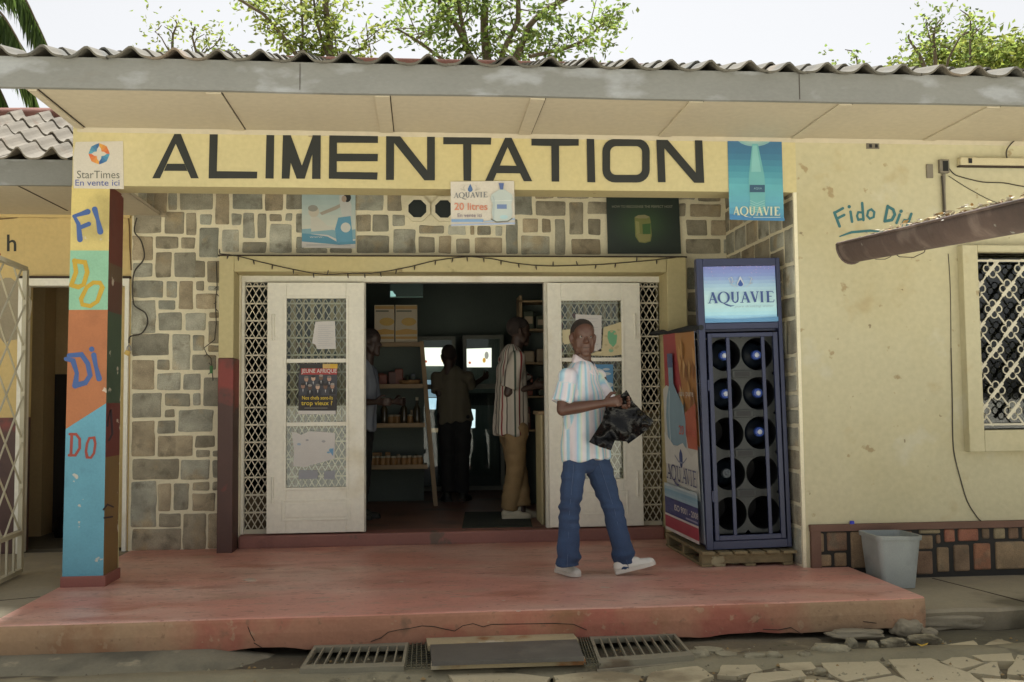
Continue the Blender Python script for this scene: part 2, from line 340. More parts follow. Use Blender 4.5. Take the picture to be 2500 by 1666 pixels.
for k, p in enumerate(FL):
    z = -.209 + .003 * (k % 3); P = cz(p, .2975, 1800, 1350, z); c = sum(P, Vector()) / len(P); Q = []
    for i in range(len(P)):
        a, b = P[i], P[(i + 1) % len(P)]
        for t in (0, .25, .5, .75):
            q = a.lerp(b, t); q += Vector((noise.noise(q * 9), noise.noise(q * 9 + Vector((7, 3, 1))), 0)) * .012; Q.append(c + (q - c) * 1.04)
    pv.prism(Q, (0, 0, -.05), m_flag); top = [c + (q - c) * .97 + Vector((0, 0, .004)) for q in Q]
tag(link('paving', pv), None, None, kind='structure')

def rock(name, label, c, sx, sy, sz, seed, rot=0, group=None, m=None, flat=.6):
    bm = bmesh.new(); bmesh.ops.create_icosphere(bm, subdivisions=4, radius=1)
    R = Matrix.Rotation(rot, 3, 'Z')
    for v in bm.verts:
        p = v.co.copy(); p = Vector([math.copysign(abs(q) ** flat, q) for q in p]); q = p * (1 + .26 * noise.noise(p * 1.3 + Vector((seed, 0, 0))) + .14 * noise.noise(p * 3.3 + Vector((seed, 3, 0))) + .05 * noise.noise(p * 9 + Vector((seed, 3, 0))))
        v.co = R @ Vector((q.x * sx, q.y * sy, q.z * sz)) + Vector(c)
    mb = MB(); mb.bm(bm, m or m_rock, smooth=True); return tag(link(name, mb), label, 'stone', group)
RK = [((1845, 1608), .10, .05, .05, 'small rounded pale stone at the gutter edge right of the right grate'), ((1888, 1607), .075, .05, .05, 'small rounded grey stone between two pale stones at the gutter edge'),
      ((1965, 1604), .06, .045, .045, 'egg shaped stone tucked against the left end of a square block'), ((2030, 1590), .16, .075, .06, 'square edged rough stone block standing on the gutter edge below the porch corner'),
      ((2078, 1572), .05, .04, .05, 'knobbly stone perched on the right end of the square stone block'), ((2130, 1580), .055, .05, .045, 'round brown stone in the dirt right of the square stone block'),
      ((2180, 1572), .11, .06, .045, 'flat pale stone behind the yellow leaf, left one of two'), ((2255, 1562), .13, .07, .04, 'long flat stone behind the yellow leaf, right one of two'),
      ((2002, 1640), .05, .04, .03, 'tiny pebble beside the big flagstone'), ((1705, 1602), .10, .07, .05, 'rounded stone butted against the right end of the right grate slab'),
      ((1730, 1590), .14, .08, .03, 'flat grey stone slab behind the right grate end, next to the gutter water'), ((1775, 1600), .10, .06, .025, 'thin slate piece lying in the gutter right of the grate')]
for i, (p, sx, sy, sz, lb) in enumerate(RK): rock('loose_stone', lb, atZ(*p, -.2), sx * .62, sy * .7, sz * .62, i * 3.7, jit(.4), 'loose stones along the gutter')
RB = [((2300, 1515), .36, .10, .075, 'long broken concrete lump lying under the pavement edge at right'), ((2425, 1495), .07, .06, .06, 'rounded knob of rubble under the pavement edge at right'),
      ((2215, 1535), .13, .09, .07, 'angular grey chunk under the right end of the porch'), ((2090, 1548), .22, .06, .035, 'low flat slab of broken concrete under the porch front, right part'),
      ((2490, 1500), .12, .1, .08, 'mossy broken lump at the far right under the pavement edge'), ((2270, 1545), .05, .05, .035, 'small pebble in front of the angular grey chunk')]
for i, (p, sx, sy, sz, lb) in enumerate(RB): rock('rubble_lump', lb, atZ(*p, -.18), sx * .72, sy * .8, sz * .75, 50 + i * 2.3, jit(.2), 'broken rubble under the pavement edge', m_conc, .75)
gv = MB()
for i in range(900):
    x, y = rnd.uniform(-3.2, 4.2), rnd.uniform(4.72, 5.34) if i % 3 else rnd.uniform(5.34, 5.62); r = rnd.uniform(.004, .013) * (1.5 if i % 17 == 0 else 1); z = -.206 if y < 5.34 else -.219; c = Vector((x, y, z)); k = rnd.random() * 6; n6 = [c + Vector((r * rnd.uniform(.7, 1.2) * math.cos(k + t), r * rnd.uniform(.7, 1.2) * math.sin(k + t), -r * .3)) for t in [j * math.pi / 3 for j in range(6)]] + [c + Vector((jit(.003), jit(.003), r * rnd.uniform(.4, .9)))]
    gv.add(n6, [(j, (j + 1) % 6, 6) for j in range(6)], m_rock if i % 4 else mat('dry_litter', (150, 124, 78), .9, .2, 9), smooth=True)
tag(link('gravel', gv), 'scattered grit and small pebbles along the paving in front of the porch', 'gravel', kind='stuff')
# wet gutter channel and its pale lip along the porch
gu = MB(); xs = [-6 + i * .1 for i in range(130)]
gu_m = mat('wet_gutter_bed', (86, 82, 66), .55, .2, 3, .5, 20)
gu.add([(x, y, z + .012 * noise.noise((x * 3, y * 7, 0))) for x in xs for y, z in ((5.36, -.212), (5.5, -.223), (5.66, -.222), (5.82, -.222))], [(i * 4 + j, i * 4 + j + 1, (i + 1) * 4 + j + 1, (i + 1) * 4 + j) for i in range(len(xs) - 1) for j in range(3)], gu_m, smooth=True)
tag(link('gutter_bed', gu), None, None, kind='structure')
lp = MB(); xs = [-6 + i * .05 for i in range(264)]
V = []
for x in xs:
    e = .02 * noise.noise((x * 2.2, 0, 5)) + .01 * noise.noise((x * 9, 0, 7)); h = .012 * noise.noise((x * 3, 4, 5))
    V += [(x, 5.40 + e, -.235), (x, 5.375 + e, -.192 + h), (x, 5.24 + .02 * noise.noise((x * 3, 8, 5)), -.190 + h), (x, 5.12 + e * 1.5, -.225)]
lp.add(V, [(i * 4 + j, i * 4 + j + 1, (i + 1) * 4 + j + 1, (i + 1) * 4 + j) for i in range(len(xs) - 1) for j in range(3)], mat('crumbling_kerb', (142, 134, 106), .9, .2, 3, .7, 22, stains=(((100, 94, 74), 4, .6, .08),)), smooth=True)
tag(link('gutter_kerb', lp), None, None, kind='structure')

ap = MB(); xs = [-6 + i * .07 for i in range(76)]; V = []
for x in xs:
    f_ = min(1, max(0, (-.75 - x) / .45)); e = .025 * noise.noise((x * 2.4, 0, 31)) + .012 * noise.noise((x * 9, 0, 33))
    V += [(x, 5.80, -.165 - .07 * (1 - f_)), (x, 5.70, -.168 + e * .4 - .068 * (1 - f_)), (x, 5.56 + e + .1 * (1 - f_), -.196 + e * .3 - .04 * (1 - f_)), (x, 5.45 + e * 1.5 + .2 * (1 - f_), -.226)]
ap.add(V, [(i * 4 + j, i * 4 + j + 1, (i + 1) * 4 + j + 1, (i + 1) * 4 + j) for i in range(len(xs) - 1) for j in range(3)], mat('apron_concrete', (132, 126, 104), .9, .2, 2.5, .6, 25, stains=(((100, 96, 80), 2, .52, .12), ((160, 150, 122), 5, .62, .06))), smooth=True)
tag(link('concrete_apron', ap), None, None, kind='structure')
# ------------------------------------------------------------------ porch slab and pavements
ps = MB(); xs = [-2.4 + i * .06 for i in range(91)] + [3.02]
def front(x, z): return 5.735 + .012 * noise.noise((x * 1.3, 0, 0)) + (.04 * max(0, (x - 2.75) / .3) ** 2 if x > 2.75 else 0)
V = []; ROW = 9
for x in xs:
    lo = -.185 + .030 * noise.noise((x * 1.7, 3, 0)) + .013 * noise.noise((x * 7, 3, 0)) + .008 * noise.noise((x * 25, 3, 0))
    yf = front(x, 0); b = .014 * noise.noise((x * 6, 1, 4))
    V += [(x, 8.6, 0), (x, 7.2, 0), (x, 6.3, -.001), (x, yf + .02, -.004), (x, yf + .005, -.010), (x, yf, -.025), (x, yf - .004 + b * .3, -.09), (x, yf + .006 + b * .4, lo), (x, yf + .09, lo - .01)]
for i in range(len(xs) - 1):
    for j in range(ROW - 1):
        if xs[i] > XR + .03 and j == 0: continue
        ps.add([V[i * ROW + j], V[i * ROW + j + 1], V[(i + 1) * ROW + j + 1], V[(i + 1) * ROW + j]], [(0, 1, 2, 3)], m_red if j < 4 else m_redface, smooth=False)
e = len(xs) - 1; k0 = V[e * ROW:(e + 1) * ROW]
ps.add([(x, min(y, 6.82), z) for x, y, z in k0] + [(3.02, 6.82, -.2)], [tuple(range(ROW + 1))], m_redface)
porch = thing('porch', 'long low concrete porch slab painted worn red in front of the shop door', 'porch', (0, 6.8, 0))
link('slab', ps, porch)
# crack lines on the step face and worn chip marks
m_crack_shade = mat('crack_dirt_and_shade', (62, 50, 40), .9, .1, 5)
def crack(pts, wd=.006):
    P = [at(x, y, 5.735) for x, y in pts]; P = [Vector((p.x, front(p.x, 0) - .004, p.z)) for p in P]
    ck = MB()
    for a, b in zip(P, P[1:]): ck.bar(a, b, wd * .8, m_crack_shade, .004)
    link('crack', ck, porch)
crack([(905, 1566), (930, 1557), (948, 1543), (975, 1537), (1000, 1534), (1030, 1528), (1060, 1530), (1085, 1536), (1110, 1541), (1130, 1528), (1155, 1523), (1180, 1531), (1200, 1525), (1260, 1524), (1350, 1522), (1400, 1524), (1432, 1538)])
crack([(620, 1570), (640, 1582)], .004); crack([(605, 1530), (612, 1548), (622, 1566)], .003)
crack([(1862, 1536), (1900, 1538), (1930, 1532), (1960, 1550)], .005); crack([(2108, 1518), (2140, 1522)], .005)

m_chip = mat('paint_chip', (206, 182, 166), .8, .1, 9)
for (cx_, cy_, w_, h_) in ((1475, 1434, 34, 3), (612, 1416, 40, 9), (1050, 1386, 16, 2), (860, 1475, 8, 2), (1265, 1492, 14, 3), (1230, 1466, 10, 2), (980, 1420, 12, 2), (1690, 1440, 12, 2), (430, 1440, 26, 3)):
    ch_ = MB(); P = [atZ(cx_ + w_ * .5 * math.cos(t) * rnd.uniform(.6, 1.1), cy_ + h_ * .5 * math.sin(t) * rnd.uniform(.6, 1.1), .0012) for t in [k * math.pi / 5 for k in range(10)]]; ch_.prism(P, (0, 0, -.001), m_chip); link('paint_chip', ch_, porch)
pm = MB()
V = []; xs = [3.03 + i * .12 for i in range(40)]
for x in xs:
    e = .05 * noise.noise((x * 1.1, 0, 9)) + .03 * noise.noise((x * 5, 0, 9))
    V += [(x, 6.86, -.09), (x, 6.3, -.092), (x, 5.86 + e, -.10), (x, 5.84 + e, -.118), (x, 5.88 + e, -.24)]
pm.add(V, [(i * 5 + j, i * 5 + j + 1, (i + 1) * 5 + j + 1, (i + 1) * 5 + j) for i in range(len(xs) - 1) for j in range(4)], m_conc)
pm.bar((3.62, 6.8, -.089), (3.80, 5.9, -.094), .012, m_crack_shade, .002)
V = []; xs = [-9 + i * .15 for i in range(44)] + [-2.402]
for x in xs: V += [(x, 8.5, -.004), (x, 6.5, -.004), (x, 5.78, -.008), (x, 5.75, -.03), (x, 5.76, -.24)]
pm.add(V, [(i * 5 + j, i * 5 + j + 1, (i + 1) * 5 + j + 1, (i + 1) * 5 + j) for i in range(len(xs) - 1) for j in range(4)], m_conc)
pm.bar((-3.3, 6.1, -.003), (-2.9, 6.35, -.003), .012, m_crack_shade, .002); pm.bar((-2.9, 6.35, -.003), (-2.41, 6.55, -.003), .010, m_crack_shade, .002)
tag(link('pavement', pm), None, None, kind='structure')

# ------------------------------------------------------------------ shop building
shop = thing('shop_building', 'cream and stone grocery shop with black painted lettering over its open double doors', 'building', (0, 8, 0))
mb = MB()                                               # beam over the recess
mb.box(-2.36, XR, YF, YF + .23, 2.695, 3.10, m_yellow)
link('front_beam', mb, shop)
# right wall with window opening (px 2372..2600 x 620..1050)
wx0, wx1, wz0, wz1 = 4.04, 5.35, .958, 2.255
mb = MB()
mb.box(XR, wx0, YF, YF + .25, .28, 3.10, m_yellow2); mb.box(wx0, wx1, YF, YF + .25, wz1, 3.10, m_yellow2); mb.box(wx0, wx1, YF, YF + .25, .28, wz0, m_yellow2); mb.box(wx1, 9, YF, YF + .25, .28, 3.10, m_yellow2)
mb.box(XR, XR + .23, YF + .25, 8.7, .28, 3.10, m_yellow2)
link('plaster_wall', mb, shop)
# plinth: cap and stone cladding
mb = MB(); m_cap = mat('brown_plinth_cap', (112, 82, 66), .8, .15, 4, .2, 30); m_grout = mat('black_grout', (40, 38, 34), .8, .1, 8)
mb.box(XR + .02, 9, YF - .035, YF + .2, .255, .302, m_cap); mb.box(XR + .025, XR + .095, YF - .034, YF + .1, -.06, .254, m_cap)
mb.box(XR + .096, 9, YF - .012, YF + .1, -.12, .254, m_grout); mb.box(XR, XR + .024, YF - .004, YF + .2, -.05, .279, m_yellow2)
PC = [[(245, 1180, 288, 1300), (305, 1175, 435, 1290), (455, 1170, 560, 1400), (245, 1318, 335, 1390), (352, 1305, 432, 1390)],
      [(868, 1195, 980, 1280), (1000, 1190, 1028, 1245), (1050, 1145, 1120, 1235), (1138, 1140, 1270, 1228), (1292, 1140, 1340, 1215), (1365, 1130, 1440, 1215), (1460, 1130, 1525, 1215), (1545, 1130, 1700, 1215),
       (868, 1295, 980, 1440), (1003, 1270, 1085, 1425), (1110, 1255, 1215, 1420), (1237, 1245, 1350, 1410), (1375, 1235, 1568, 1405), (1585, 1235, 1700, 1405), (890, 1155, 1025, 1180), (600, 1170, 850, 1290), (600, 1300, 850, 1420)]]
pcol = [(140, 118, 88), (146, 100, 72), (132, 110, 82), (124, 102, 78), (138, 124, 94), (120, 94, 72)]
for L in PC:
    for (x0, y0, x1, y1) in L:
        a, b = at(1900 + x0 * .3827, 850 + y0 * .3827, YF), at(1900 + x1 * .3827, 850 + y1 * .3827, YF)
        c = lin(pcol[rnd.randrange(6)] if not (1040 < x0 < 1280 and y0 < 1200) else (148, 94, 72)); mb.box(a.x, b.x, YF - .024, YF + .05, max(b.z, -.11), min(a.z, .25), m_stone, .012, c)
x = 4.9
while x < 8.8:
    for z0, z1 in ((-.1, .06), (.085, .245)):
        mb.box(x + jit(.03), x + .24 + jit(.04), YF - .024, YF + .05, z0, z1, m_stone, .012, lin(pcol[rnd.randrange(6)]))
    x += .30
link('stone_plinth', mb, shop)
# soffit, battens, fascia
mb = MB(); SZ = 3.09
mb.add([(-2.33, 5.99, SZ), (9, 5.99, SZ), (9, 8.6, SZ), (-2.33, 8.6, SZ)], [(0, 1, 2, 3)], m_soffit); mb.box(-2.35, 9, 5.99, 8.6, SZ + .004, SZ + .05, m_soffit)
for x in (-1.03 - .22, -.235, .73, 1.74, 2.72, 3.72, 4.7):
    mb.box(x - .045, x + .045, 5.995, YF - .035, SZ - .010, SZ - .001, m_soffit); mb.box(x + .046, x + .052, 5.995, YF - .035, SZ - .002, SZ - .0005, m_crack_shade)
mb.box(-2.33, -2.28, 5.995, YF - .03, SZ - .012, SZ - .001, m_soffit); mb.box(-2.279, -2.268, 5.995, YF - .03, SZ - .003, SZ - .0005, m_crack_shade)
mb.prism([(-2.33, YF - .03, SZ - .001), (-2.33, YF - .001, SZ - .001), (-2.33, YF - .001, SZ - .028)], (11.3, 0, 0), m_soffit)
link('soffit', mb, shop)
mb = MB(); xs = [-3.6 + .35 * i for i in range(36)]
V = []
for x in xs:
    t = .006 * noise.noise((x, 0, 0)); V += [(x, 5.955, 3.088 + t), (x, 5.985, 3.086 + t), (x, 5.985, 3.272 + t), (x, 5.955, 3.274 + t)]
mb.add(V, [(i * 4 + j, i * 4 + (j + 1) % 4, (i + 1) * 4 + (j + 1) % 4, (i + 1) * 4 + j) for i in range(len(xs) - 1) for j in range(4)] + [(0, 3, 2, 1)], m_fascia)
for x in (-.73, 2.4, 5.5): mb.box(x, x + .003, 5.951, 5.956, 3.10, 3.262, m_crack_shade)
link('fascia', mb, shop)
# tiled roof
def tiled(x0, x1, y0, z0, slope, courses, tw, m, cl=.33, amp=.062, seed=0, nper=14, phase=0.0, thick=.014, step=.022):
    mb = MB(); nT = int((x1 - x0) / tw)
    for cidx in range(courses):
        ya, yb = y0 + cidx * cl - (.02 if cidx else 0), y0 + (cidx + 1) * cl + .03
        for k in range(nT):
            dz = .010 * noise.noise((k * 1.7, cidx * 2.3, seed)) ; dy = .016 * noise.noise((k * 2.1, cidx * 1.3, seed + 5)); tilt = .015 * noise.noise((k * 1.1, cidx * 3.3, seed + 9)); P = []
            for u in range(nper + 1):
                t = u / nper; x = x0 + phase + (k + t) * tw + .004
                # shallow pan and a narrow rounded roll
                q_ = (t - .55) if t < .55 else (t - .55) * 1.25
                h = amp * math.exp(-(q_ / .20) ** 2) + .10 * amp * math.cos((t - .55) * 2 * math.pi)
                za = z0 + (ya - y0) * slope + step + h + dz; zb = z0 + (yb - y0) * slope + h + dz + tilt * 0
                P += [(x, ya + dy, za), (x, yb + dy, zb), (x, yb + dy, zb - thick), (x, ya + dy, za - thick)]
            mb.add(P, [(i * 4 + j, i * 4 + (j + 1) % 4, (i + 1) * 4 + (j + 1) % 4, (i + 1) * 4 + j) for i in range(nper) for j in range(4)], m, smooth=False)
    return mb
mb = tiled(-2.36, 8.9, 5.90, 3.250, .318, 12, .252, m_tile, amp=.052)
b2 = tiled(-4.124, -2.355, 5.90, 3.250, .318, 1, .252, m_tile, seed=3, amp=.052); mb.add(b2.v, b2.f, m_tile)
mb.box(-2.36, 8.8, 9.75, 9.95, 4.55, 4.66, m_ridge, .03)
link('tiled_roof', mb, shop, None)
mb = MB()                                               # roof back slope and gable filler
mb.add([(-2.36, 9.85, 4.56), (8.8, 9.85, 4.56), (8.8, 14, 3.2), (-2.36, 14, 3.2)], [(0, 1, 2, 3)], m_tile)
link('rear_roof', mb, shop)
# recessed stone wall -------------------------------------------------------
A = (300, 450, .3188); B = (300, 900, .3188); C = (900, 440, .17); D = (1450, 460, .2125); E_ = (1260, 470, .1084)
ST = [(A, [(125, 70, 183, 180), (187, 70, 240, 220), (244, 70, 335, 250), (355, 60, 410, 195), (440, 60, 685, 195), (715, 60, 810, 310), (845, 60, 1065, 190), (1095, 60, 1225, 200), (1255, 60, 1390, 190), (325, 215, 465, 375), (490, 225, 560, 390),
           (595, 235, 678, 310), (840, 230, 905, 315), (925, 225, 1005, 410), (1040, 230, 1095, 410), (1125, 230, 1215, 280), (1250, 228, 1295, 280), (1330, 230, 1390, 365), (90, 225, 288, 375), (590, 340, 730, 560), (765, 350, 885, 515), (1130, 310, 1290, 520),
           (920, 450, 1095, 522), (1335, 405, 1390, 490), (1330, 495, 1560, 525), (1590, 495, 1750, 525), (75, 400, 225, 580), (258, 405, 420, 490), (450, 410, 548, 490), (258, 525, 365, 712), (400, 525, 555, 712), (555, 590, 625, 712), (650, 590, 740, 750),
           (80, 610, 220, 710), (80, 745, 305, 865), (340, 750, 408, 865), (435, 745, 535, 955), (565, 745, 618, 812), (655, 782, 740, 810), (565, 842, 712, 950), (275, 895, 400, 958), (70, 895, 245, 1140), (275, 985, 448, 1115), (485, 990, 630, 1115),
           (665, 985, 740, 1020), (660, 1050, 740, 1215), (75, 1150, 348, 1310), (385, 1155, 510, 1420), (540, 1160, 620, 1275), (655, 1240, 740, 1280), (535, 1310, 712, 1420), (265, 1350, 350, 1420), (75, 1350, 235, 1571)]),
      (B, [(270, 40, 438, 160), (468, 45, 590, 160), (622, 75, 740, 285), (75, 195, 290, 370), (325, 195, 508, 285), (540, 195, 592, 280), (325, 315, 395, 370), (430, 320, 688, 480), (75, 405, 238, 668), (270, 405, 395, 495), (275, 520, 530, 668),
           (560, 520, 700, 600), (560, 632, 660, 672), (690, 632, 740, 672), (75, 700, 425, 845), (450, 705, 658, 845), (690, 705, 740, 835), (68, 870, 250, 1210), (275, 885, 362, 1085), (395, 885, 500, 1080), (535, 875, 660, 930), (690, 870, 740, 930),
           (535, 962, 700, 1085), (280, 1115, 438, 1210), (465, 1115, 630, 1395), (655, 1115, 740, 1395), (75, 1235, 440, 1395)]),
      (C, [(-180, 200, 205, 430), (275, 200, 465, 435), (-170, 500, 25, 735), (65, 505, 285, 735), (350, 505, 510, 650), (-170, 805, 285, 1040), (360, 715, 665, 1040), (735, 660, 1070, 765), (720, 820, 940, 1040), (1010, 810, 1180, 1050), (1150, 650, 1390, 780),
           (1270, 850, 1445, 1040), (1465, 670, 1510, 780), (1565, 670, 1745, 780), (1820, 670, 1910, 790), (1525, 830, 1910, 1050), (1980, 560, 2135, 1060), (1340, 200, 1720, 600), (1790, 200, 2060, 520)]),
      (E_, [(-120, 20, 345, 500), (435, 20, 850, 130), (940, 20, 1620, 135), (1720, 20, 2300, 130), (450, 215, 1105, 520), (1205, 230, 1505, 935), (1610, 225, 2150, 480), (150, 605, 485, 895), (590, 610, 765, 900), (875, 610, 1100, 1400), (1620, 600, 1890, 945),
            (130, 990, 750, 1395), (1250, 1060, 1890, 1400), (2080, 560, 3400, 1300)]),
      (D, [(970, 40, 1155, 128), (1200, 40, 1450, 148), (1105, 185, 1450, 325), (975, 180, 1050, 315), (1065, 370, 1295, 535), (1345, 375, 1675, 540), (1065, 590, 1450, 745), (1495, 590, 1675, 745), (1500, 40, 1675, 315)])]
scol = [(158, 148, 124), (164, 162, 144), (148, 140, 118), (176, 174, 156), (166, 152, 124), (156, 156, 140), (158, 150, 128), (146, 142, 124)]
mb = MB(); mm = MB()
mm.box(-2.42, 2.72, YS, YS + .16, 2.42, 3.088, m_mortar); mm.box(-2.42, -1.52, YS, YS + .16, -.02, 2.419, m_mortar); mm.box(2.28, 2.72, YS, YS + .16, -.02, 2.419, m_mortar)
def stone(mp, a, b, tcol=None, dep=.006):
    (x0, z0), (x1, z1) = a, b; w_, h_ = x1 - x0, z1 - z0
    x0 -= .004; x1 += .004; z0 -= .004; z1 += .004; w_ += .008; h_ += .008
    if w_ < .026 or h_ < .026: return
    r = min(.012, w_ / 4, h_ / 4); sd = rnd.random() * 99; P = []
    for (cx_, cz_, a0) in ((x1 - r, z1 - r, 0), (x0 + r, z1 - r, 90), (x0 + r, z0 + r, 180), (x1 - r, z0 + r, 270)):
        for t in (0, 45, 90):
            q = math.radians(a0 + t); P.append((cx_ + r * math.cos(q), cz_ + r * math.sin(q)))
    Q = []
    for i in range(len(P)):
        a_, b_ = P[i], P[(i + 1) % len(P)]; d = math.hypot(b_[0] - a_[0], b_[1] - a_[1]); k = max(1, int(d / .06))
        for j in range(k): Q.append((a_[0] + (b_[0] - a_[0]) * j / k, a_[1] + (b_[1] - a_[1]) * j / k))
    Q = [(x + .009 * noise.noise((x * 12, z * 12, sd)), z + .009 * noise.noise((x * 12, z * 12, sd + 9))) for x, z in Q]
    cx_, cz_ = (x0 + x1) / 2, (z0 + z1) / 2; n = len(Q); V = []
    for (s_, dd) in ((1.0, -.004), (1 - .002 / max(.02, w_), dep * .6), (1 - .014 / max(.06, w_), dep), (.5, dep + .002)):
        for x, z in Q:
            sh = max(.3, 1 - (1 - s_) * (w_ / max(w_, h_)) ) if s_ > .6 else s_
            px_, pz_ = cx_ + (x - cx_) * sh, cz_ + (z - cz_) * sh
            V.append(mp(px_, pz_, dd + (.004 * noise.noise((px_ * 11, pz_ * 11, sd)) if dd > 0 else 0)))
    V.append(mp(cx_, cz_, dep + .003)); F = [(k * n + i, k * n + (i + 1) % n, (k + 1) * n + (i + 1) % n, (k + 1) * n + i) for k in range(3) for i in range(n)] + [(3 * n + i, 3 * n + (i + 1) % n, 4 * n) for i in range(n)]
    c = lin(scol[rnd.randrange(8)]) if tcol is None else tcol; v = rnd.uniform(.82, 1.15); c = tuple(q * v for q in c)
    mb.add(V, F, m_stone, c, smooth=True)
mpS = lambda x, z, d: Vector((x, YS - d, z))
for (ox, oy, s_), L in ST:
    for (x0, y0, x1, y1) in L:
        a, b = at(ox + x0 * s_, oy + y0 * s_, YS), at(ox + x1 * s_, oy + y1 * s_, YS); z0 = max(b.z, .005)
        if 600 < ox + x0 * s_ and oy + y1 * s_ > 600: z0 = max(z0, 2.47)
        hid = .04 if oy + y0 * s_ < 482 else 0
        stone(mpS, (max(a.x, -2.41), z0), (min(b.x, 2.70), min(a.z + hid, 3.07)))
# column of stones right of the door surround and the return wall
z = .02
while z < 2.35:
    h = rnd.uniform(.14, .22); stone(mpS, (2.34, z), (2.68, min(z + h, 2.40))); z += h + .035
mm.box(XR - .025, XR, YF + .002, YS - .002, -.02, 3.086, m_mortar)
mpR = lambda y, z, d: Vector((XR - .025 - d, y, z))
z = .02; row = 0
while z < 3.05:
    h = rnd.choice((.13, .17, .2, .24)); y = YF + .03 - rnd.uniform(0, .12) * (row % 2)
    while y < YS - .03:
        wd = rnd.uniform(.14, .34)
        if h > .19 and rnd.random() < .35:
            stone(mpR, (max(y, YF + .02), z), (min(y + wd, YS - .02), z + h * .45)); stone(mpR, (max(y, YF + .02), z + h * .45 + .03), (min(y + wd, YS - .02), z + h))
        else: stone(mpR, (max(y, YF + .02), z), (min(y + wd, YS - .02), min(z + h, 3.07)))
        y += wd + .032
    z += h + .034; row += 1
link('stone_wall', mb, shop); link('mortar', mm, shop)
# octagonal vents
for vx, vy in ((1019, 511), (1084, 512)):
    c = at(vx, vy, YS); mb = MB(); ro, ri = .118, .083; O = [(c.x + ro * math.cos((i + .5) * math.pi / 4), c.z + ro * math.sin((i + .5) * math.pi / 4)) for i in range(8)]; I = [(c.x + ri * math.cos((i + .5) * math.pi / 4), c.z + ri * math.sin((i + .5) * math.pi / 4)) for i in range(8)]
    V = [(x, YS - .03, z) for x, z in O] + [(x, YS - .03, z) for x, z in I] + [(x, YS, z) for x, z in O] + [(x, YS - .018, z) for x, z in I]
    mb.add(V, [(i, (i + 1) % 8, 8 + (i + 1) % 8, 8 + i) for i in range(8)] + [(i, (i + 1) % 8, 16 + (i + 1) % 8, 16 + i) for i in range(8)] + [(8 + i, 8 + (i + 1) % 8, 24 + (i + 1) % 8, 24 + i) for i in range(8)], m_mortar)
    mb.add(V[24:], [tuple(range(8))], mat('vent_dark', (22, 34, 34), .6, .1, 5)); link('vent_ring', mb, shop)
# yellow door surround, lower part maroon
S0, S1 = at(535, 622, 8.2), at(1675, 632, 8.2); sx0, sx1, sz1 = S0.x, S1.x, (S0.z + S1.z) / 2
ix0, iz1 = at(571, 663, 8.2).x, at(900, 664, 8.2).z; ix1 = at(1628, 664, 8.2).x
mb = MB(); YD = 8.52
mb.box(sx0, ix0, 8.2, YS + .1, 1.575, sz1, m_yellow, .006); mb.box(ix0 + .001, ix1 - .001, 8.2, YS + .1, iz1, sz1, m_yellow, .006); mb.box(ix1, sx1, 8.2, YS + .1, .0, sz1, m_yellow, .006)
mb.box(sx0 - .002, ix0 + .002, 8.197, YS + .1, -.01, 1.574, m_maroon, .006)
mb.box(sx0 - .01, sx1 + .01, 8.205, YS, sz1 - .002, sz1 + .012, m_crack_shade)
link('door_surround', mb, shop)
mb = MB()                                               # threshold step
mb.box(ix0 + .01, ix1 - .01, 8.40, 8.64, -.01, .105, mat('threshold_paint', (146, 96, 84), .6, .15, 2, .3, 20, stains=(((110, 92, 78), 4, .62, .04), ((120, 76, 66), 2, .55, .1))), .015)
link('threshold', mb, shop)
# fixed frame round the opening
fz0, fz1 = .106, at(900, 690, YD).z
dx0, dx1 = at(893, 900, YD).x, at(1329, 900, YD).x
gx0, gx1 = at(598, 900, YD).x, at(1622, 900, YD).x
mb = MB()
mb.box(ix0 - .01, ix1 + .01, YD - .04, YD + .06, fz1, iz1 + .02, m_white); mb.box(gx0 - .04, gx0, YD - .03, YD + .04, fz0, fz1 - .001, m_white); mb.box(gx1, gx1 + .05, YD - .03, YD + .04, fz0, fz1 - .001, m_white)
mb.box(dx0 - .05, dx0, YD - .03, YD + .05, fz0, fz1 - .001, m_white, .004); mb.box(dx1, dx1 + .05, YD - .03, YD + .05, fz0, fz1 - .001, m_white, .004)
mb.box(ix0, gx0 - .041, YD - .02, YD + .1, fz0, fz1 - .001, m_yellow); mb.box(gx1 + .051, ix1, YD - .02, YD + .1, fz0, fz1 - .001, m_yellow)
link('door_frame', mb, shop)
def diamonds(x0, x1, z0, z1, y, cw, ch, wd, m, mb):
    s_ = ch / cw
    for sg in (1, -1):
        k = -int((z1 - z0) / ch) - 2
        while k < (x1 - x0) / cw + (z1 - z0) / ch + 2:
            # line z = z0 + sg*s*(x - xk)
            xk = x0 + k * cw; pts = []
            for x in (x0, x1):
                z_ = z0 + sg * s_ * (x - xk)
                if z0 <= z_ <= z1: pts.append((x, z_))
            for z_ in (z0, z1):
                x = xk + sg * (z_ - z0) / s_
                if x0 < x < x1: pts.append((x, z_))
            if len(pts) >= 2:
                a, b = pts[0], pts[1]; mb.bar((a[0], y + sg * .0012, a[1]), (b[0], y + sg * .0012, b[1]), wd, m, .004, (0, 1, 0))
            k += 1
for (a, b) in ((gx0, dx0 - .05), (dx1 + .05, gx1)):
    mb = MB(); z = fz0 + .03
    diamonds(a, b, fz0 + .03, fz1, YD + .02, .056, .098, .008, m_grille, mb)
    while z < fz1:
        mb.box(a, b, YD + .004, YD + .014, z - .007, z + .007, m_grille); z += .1475
    mb.box(a, b, YD + .003, YD + .02, fz0, fz0 + .025, m_grille)
    link('security_grille', mb, shop)
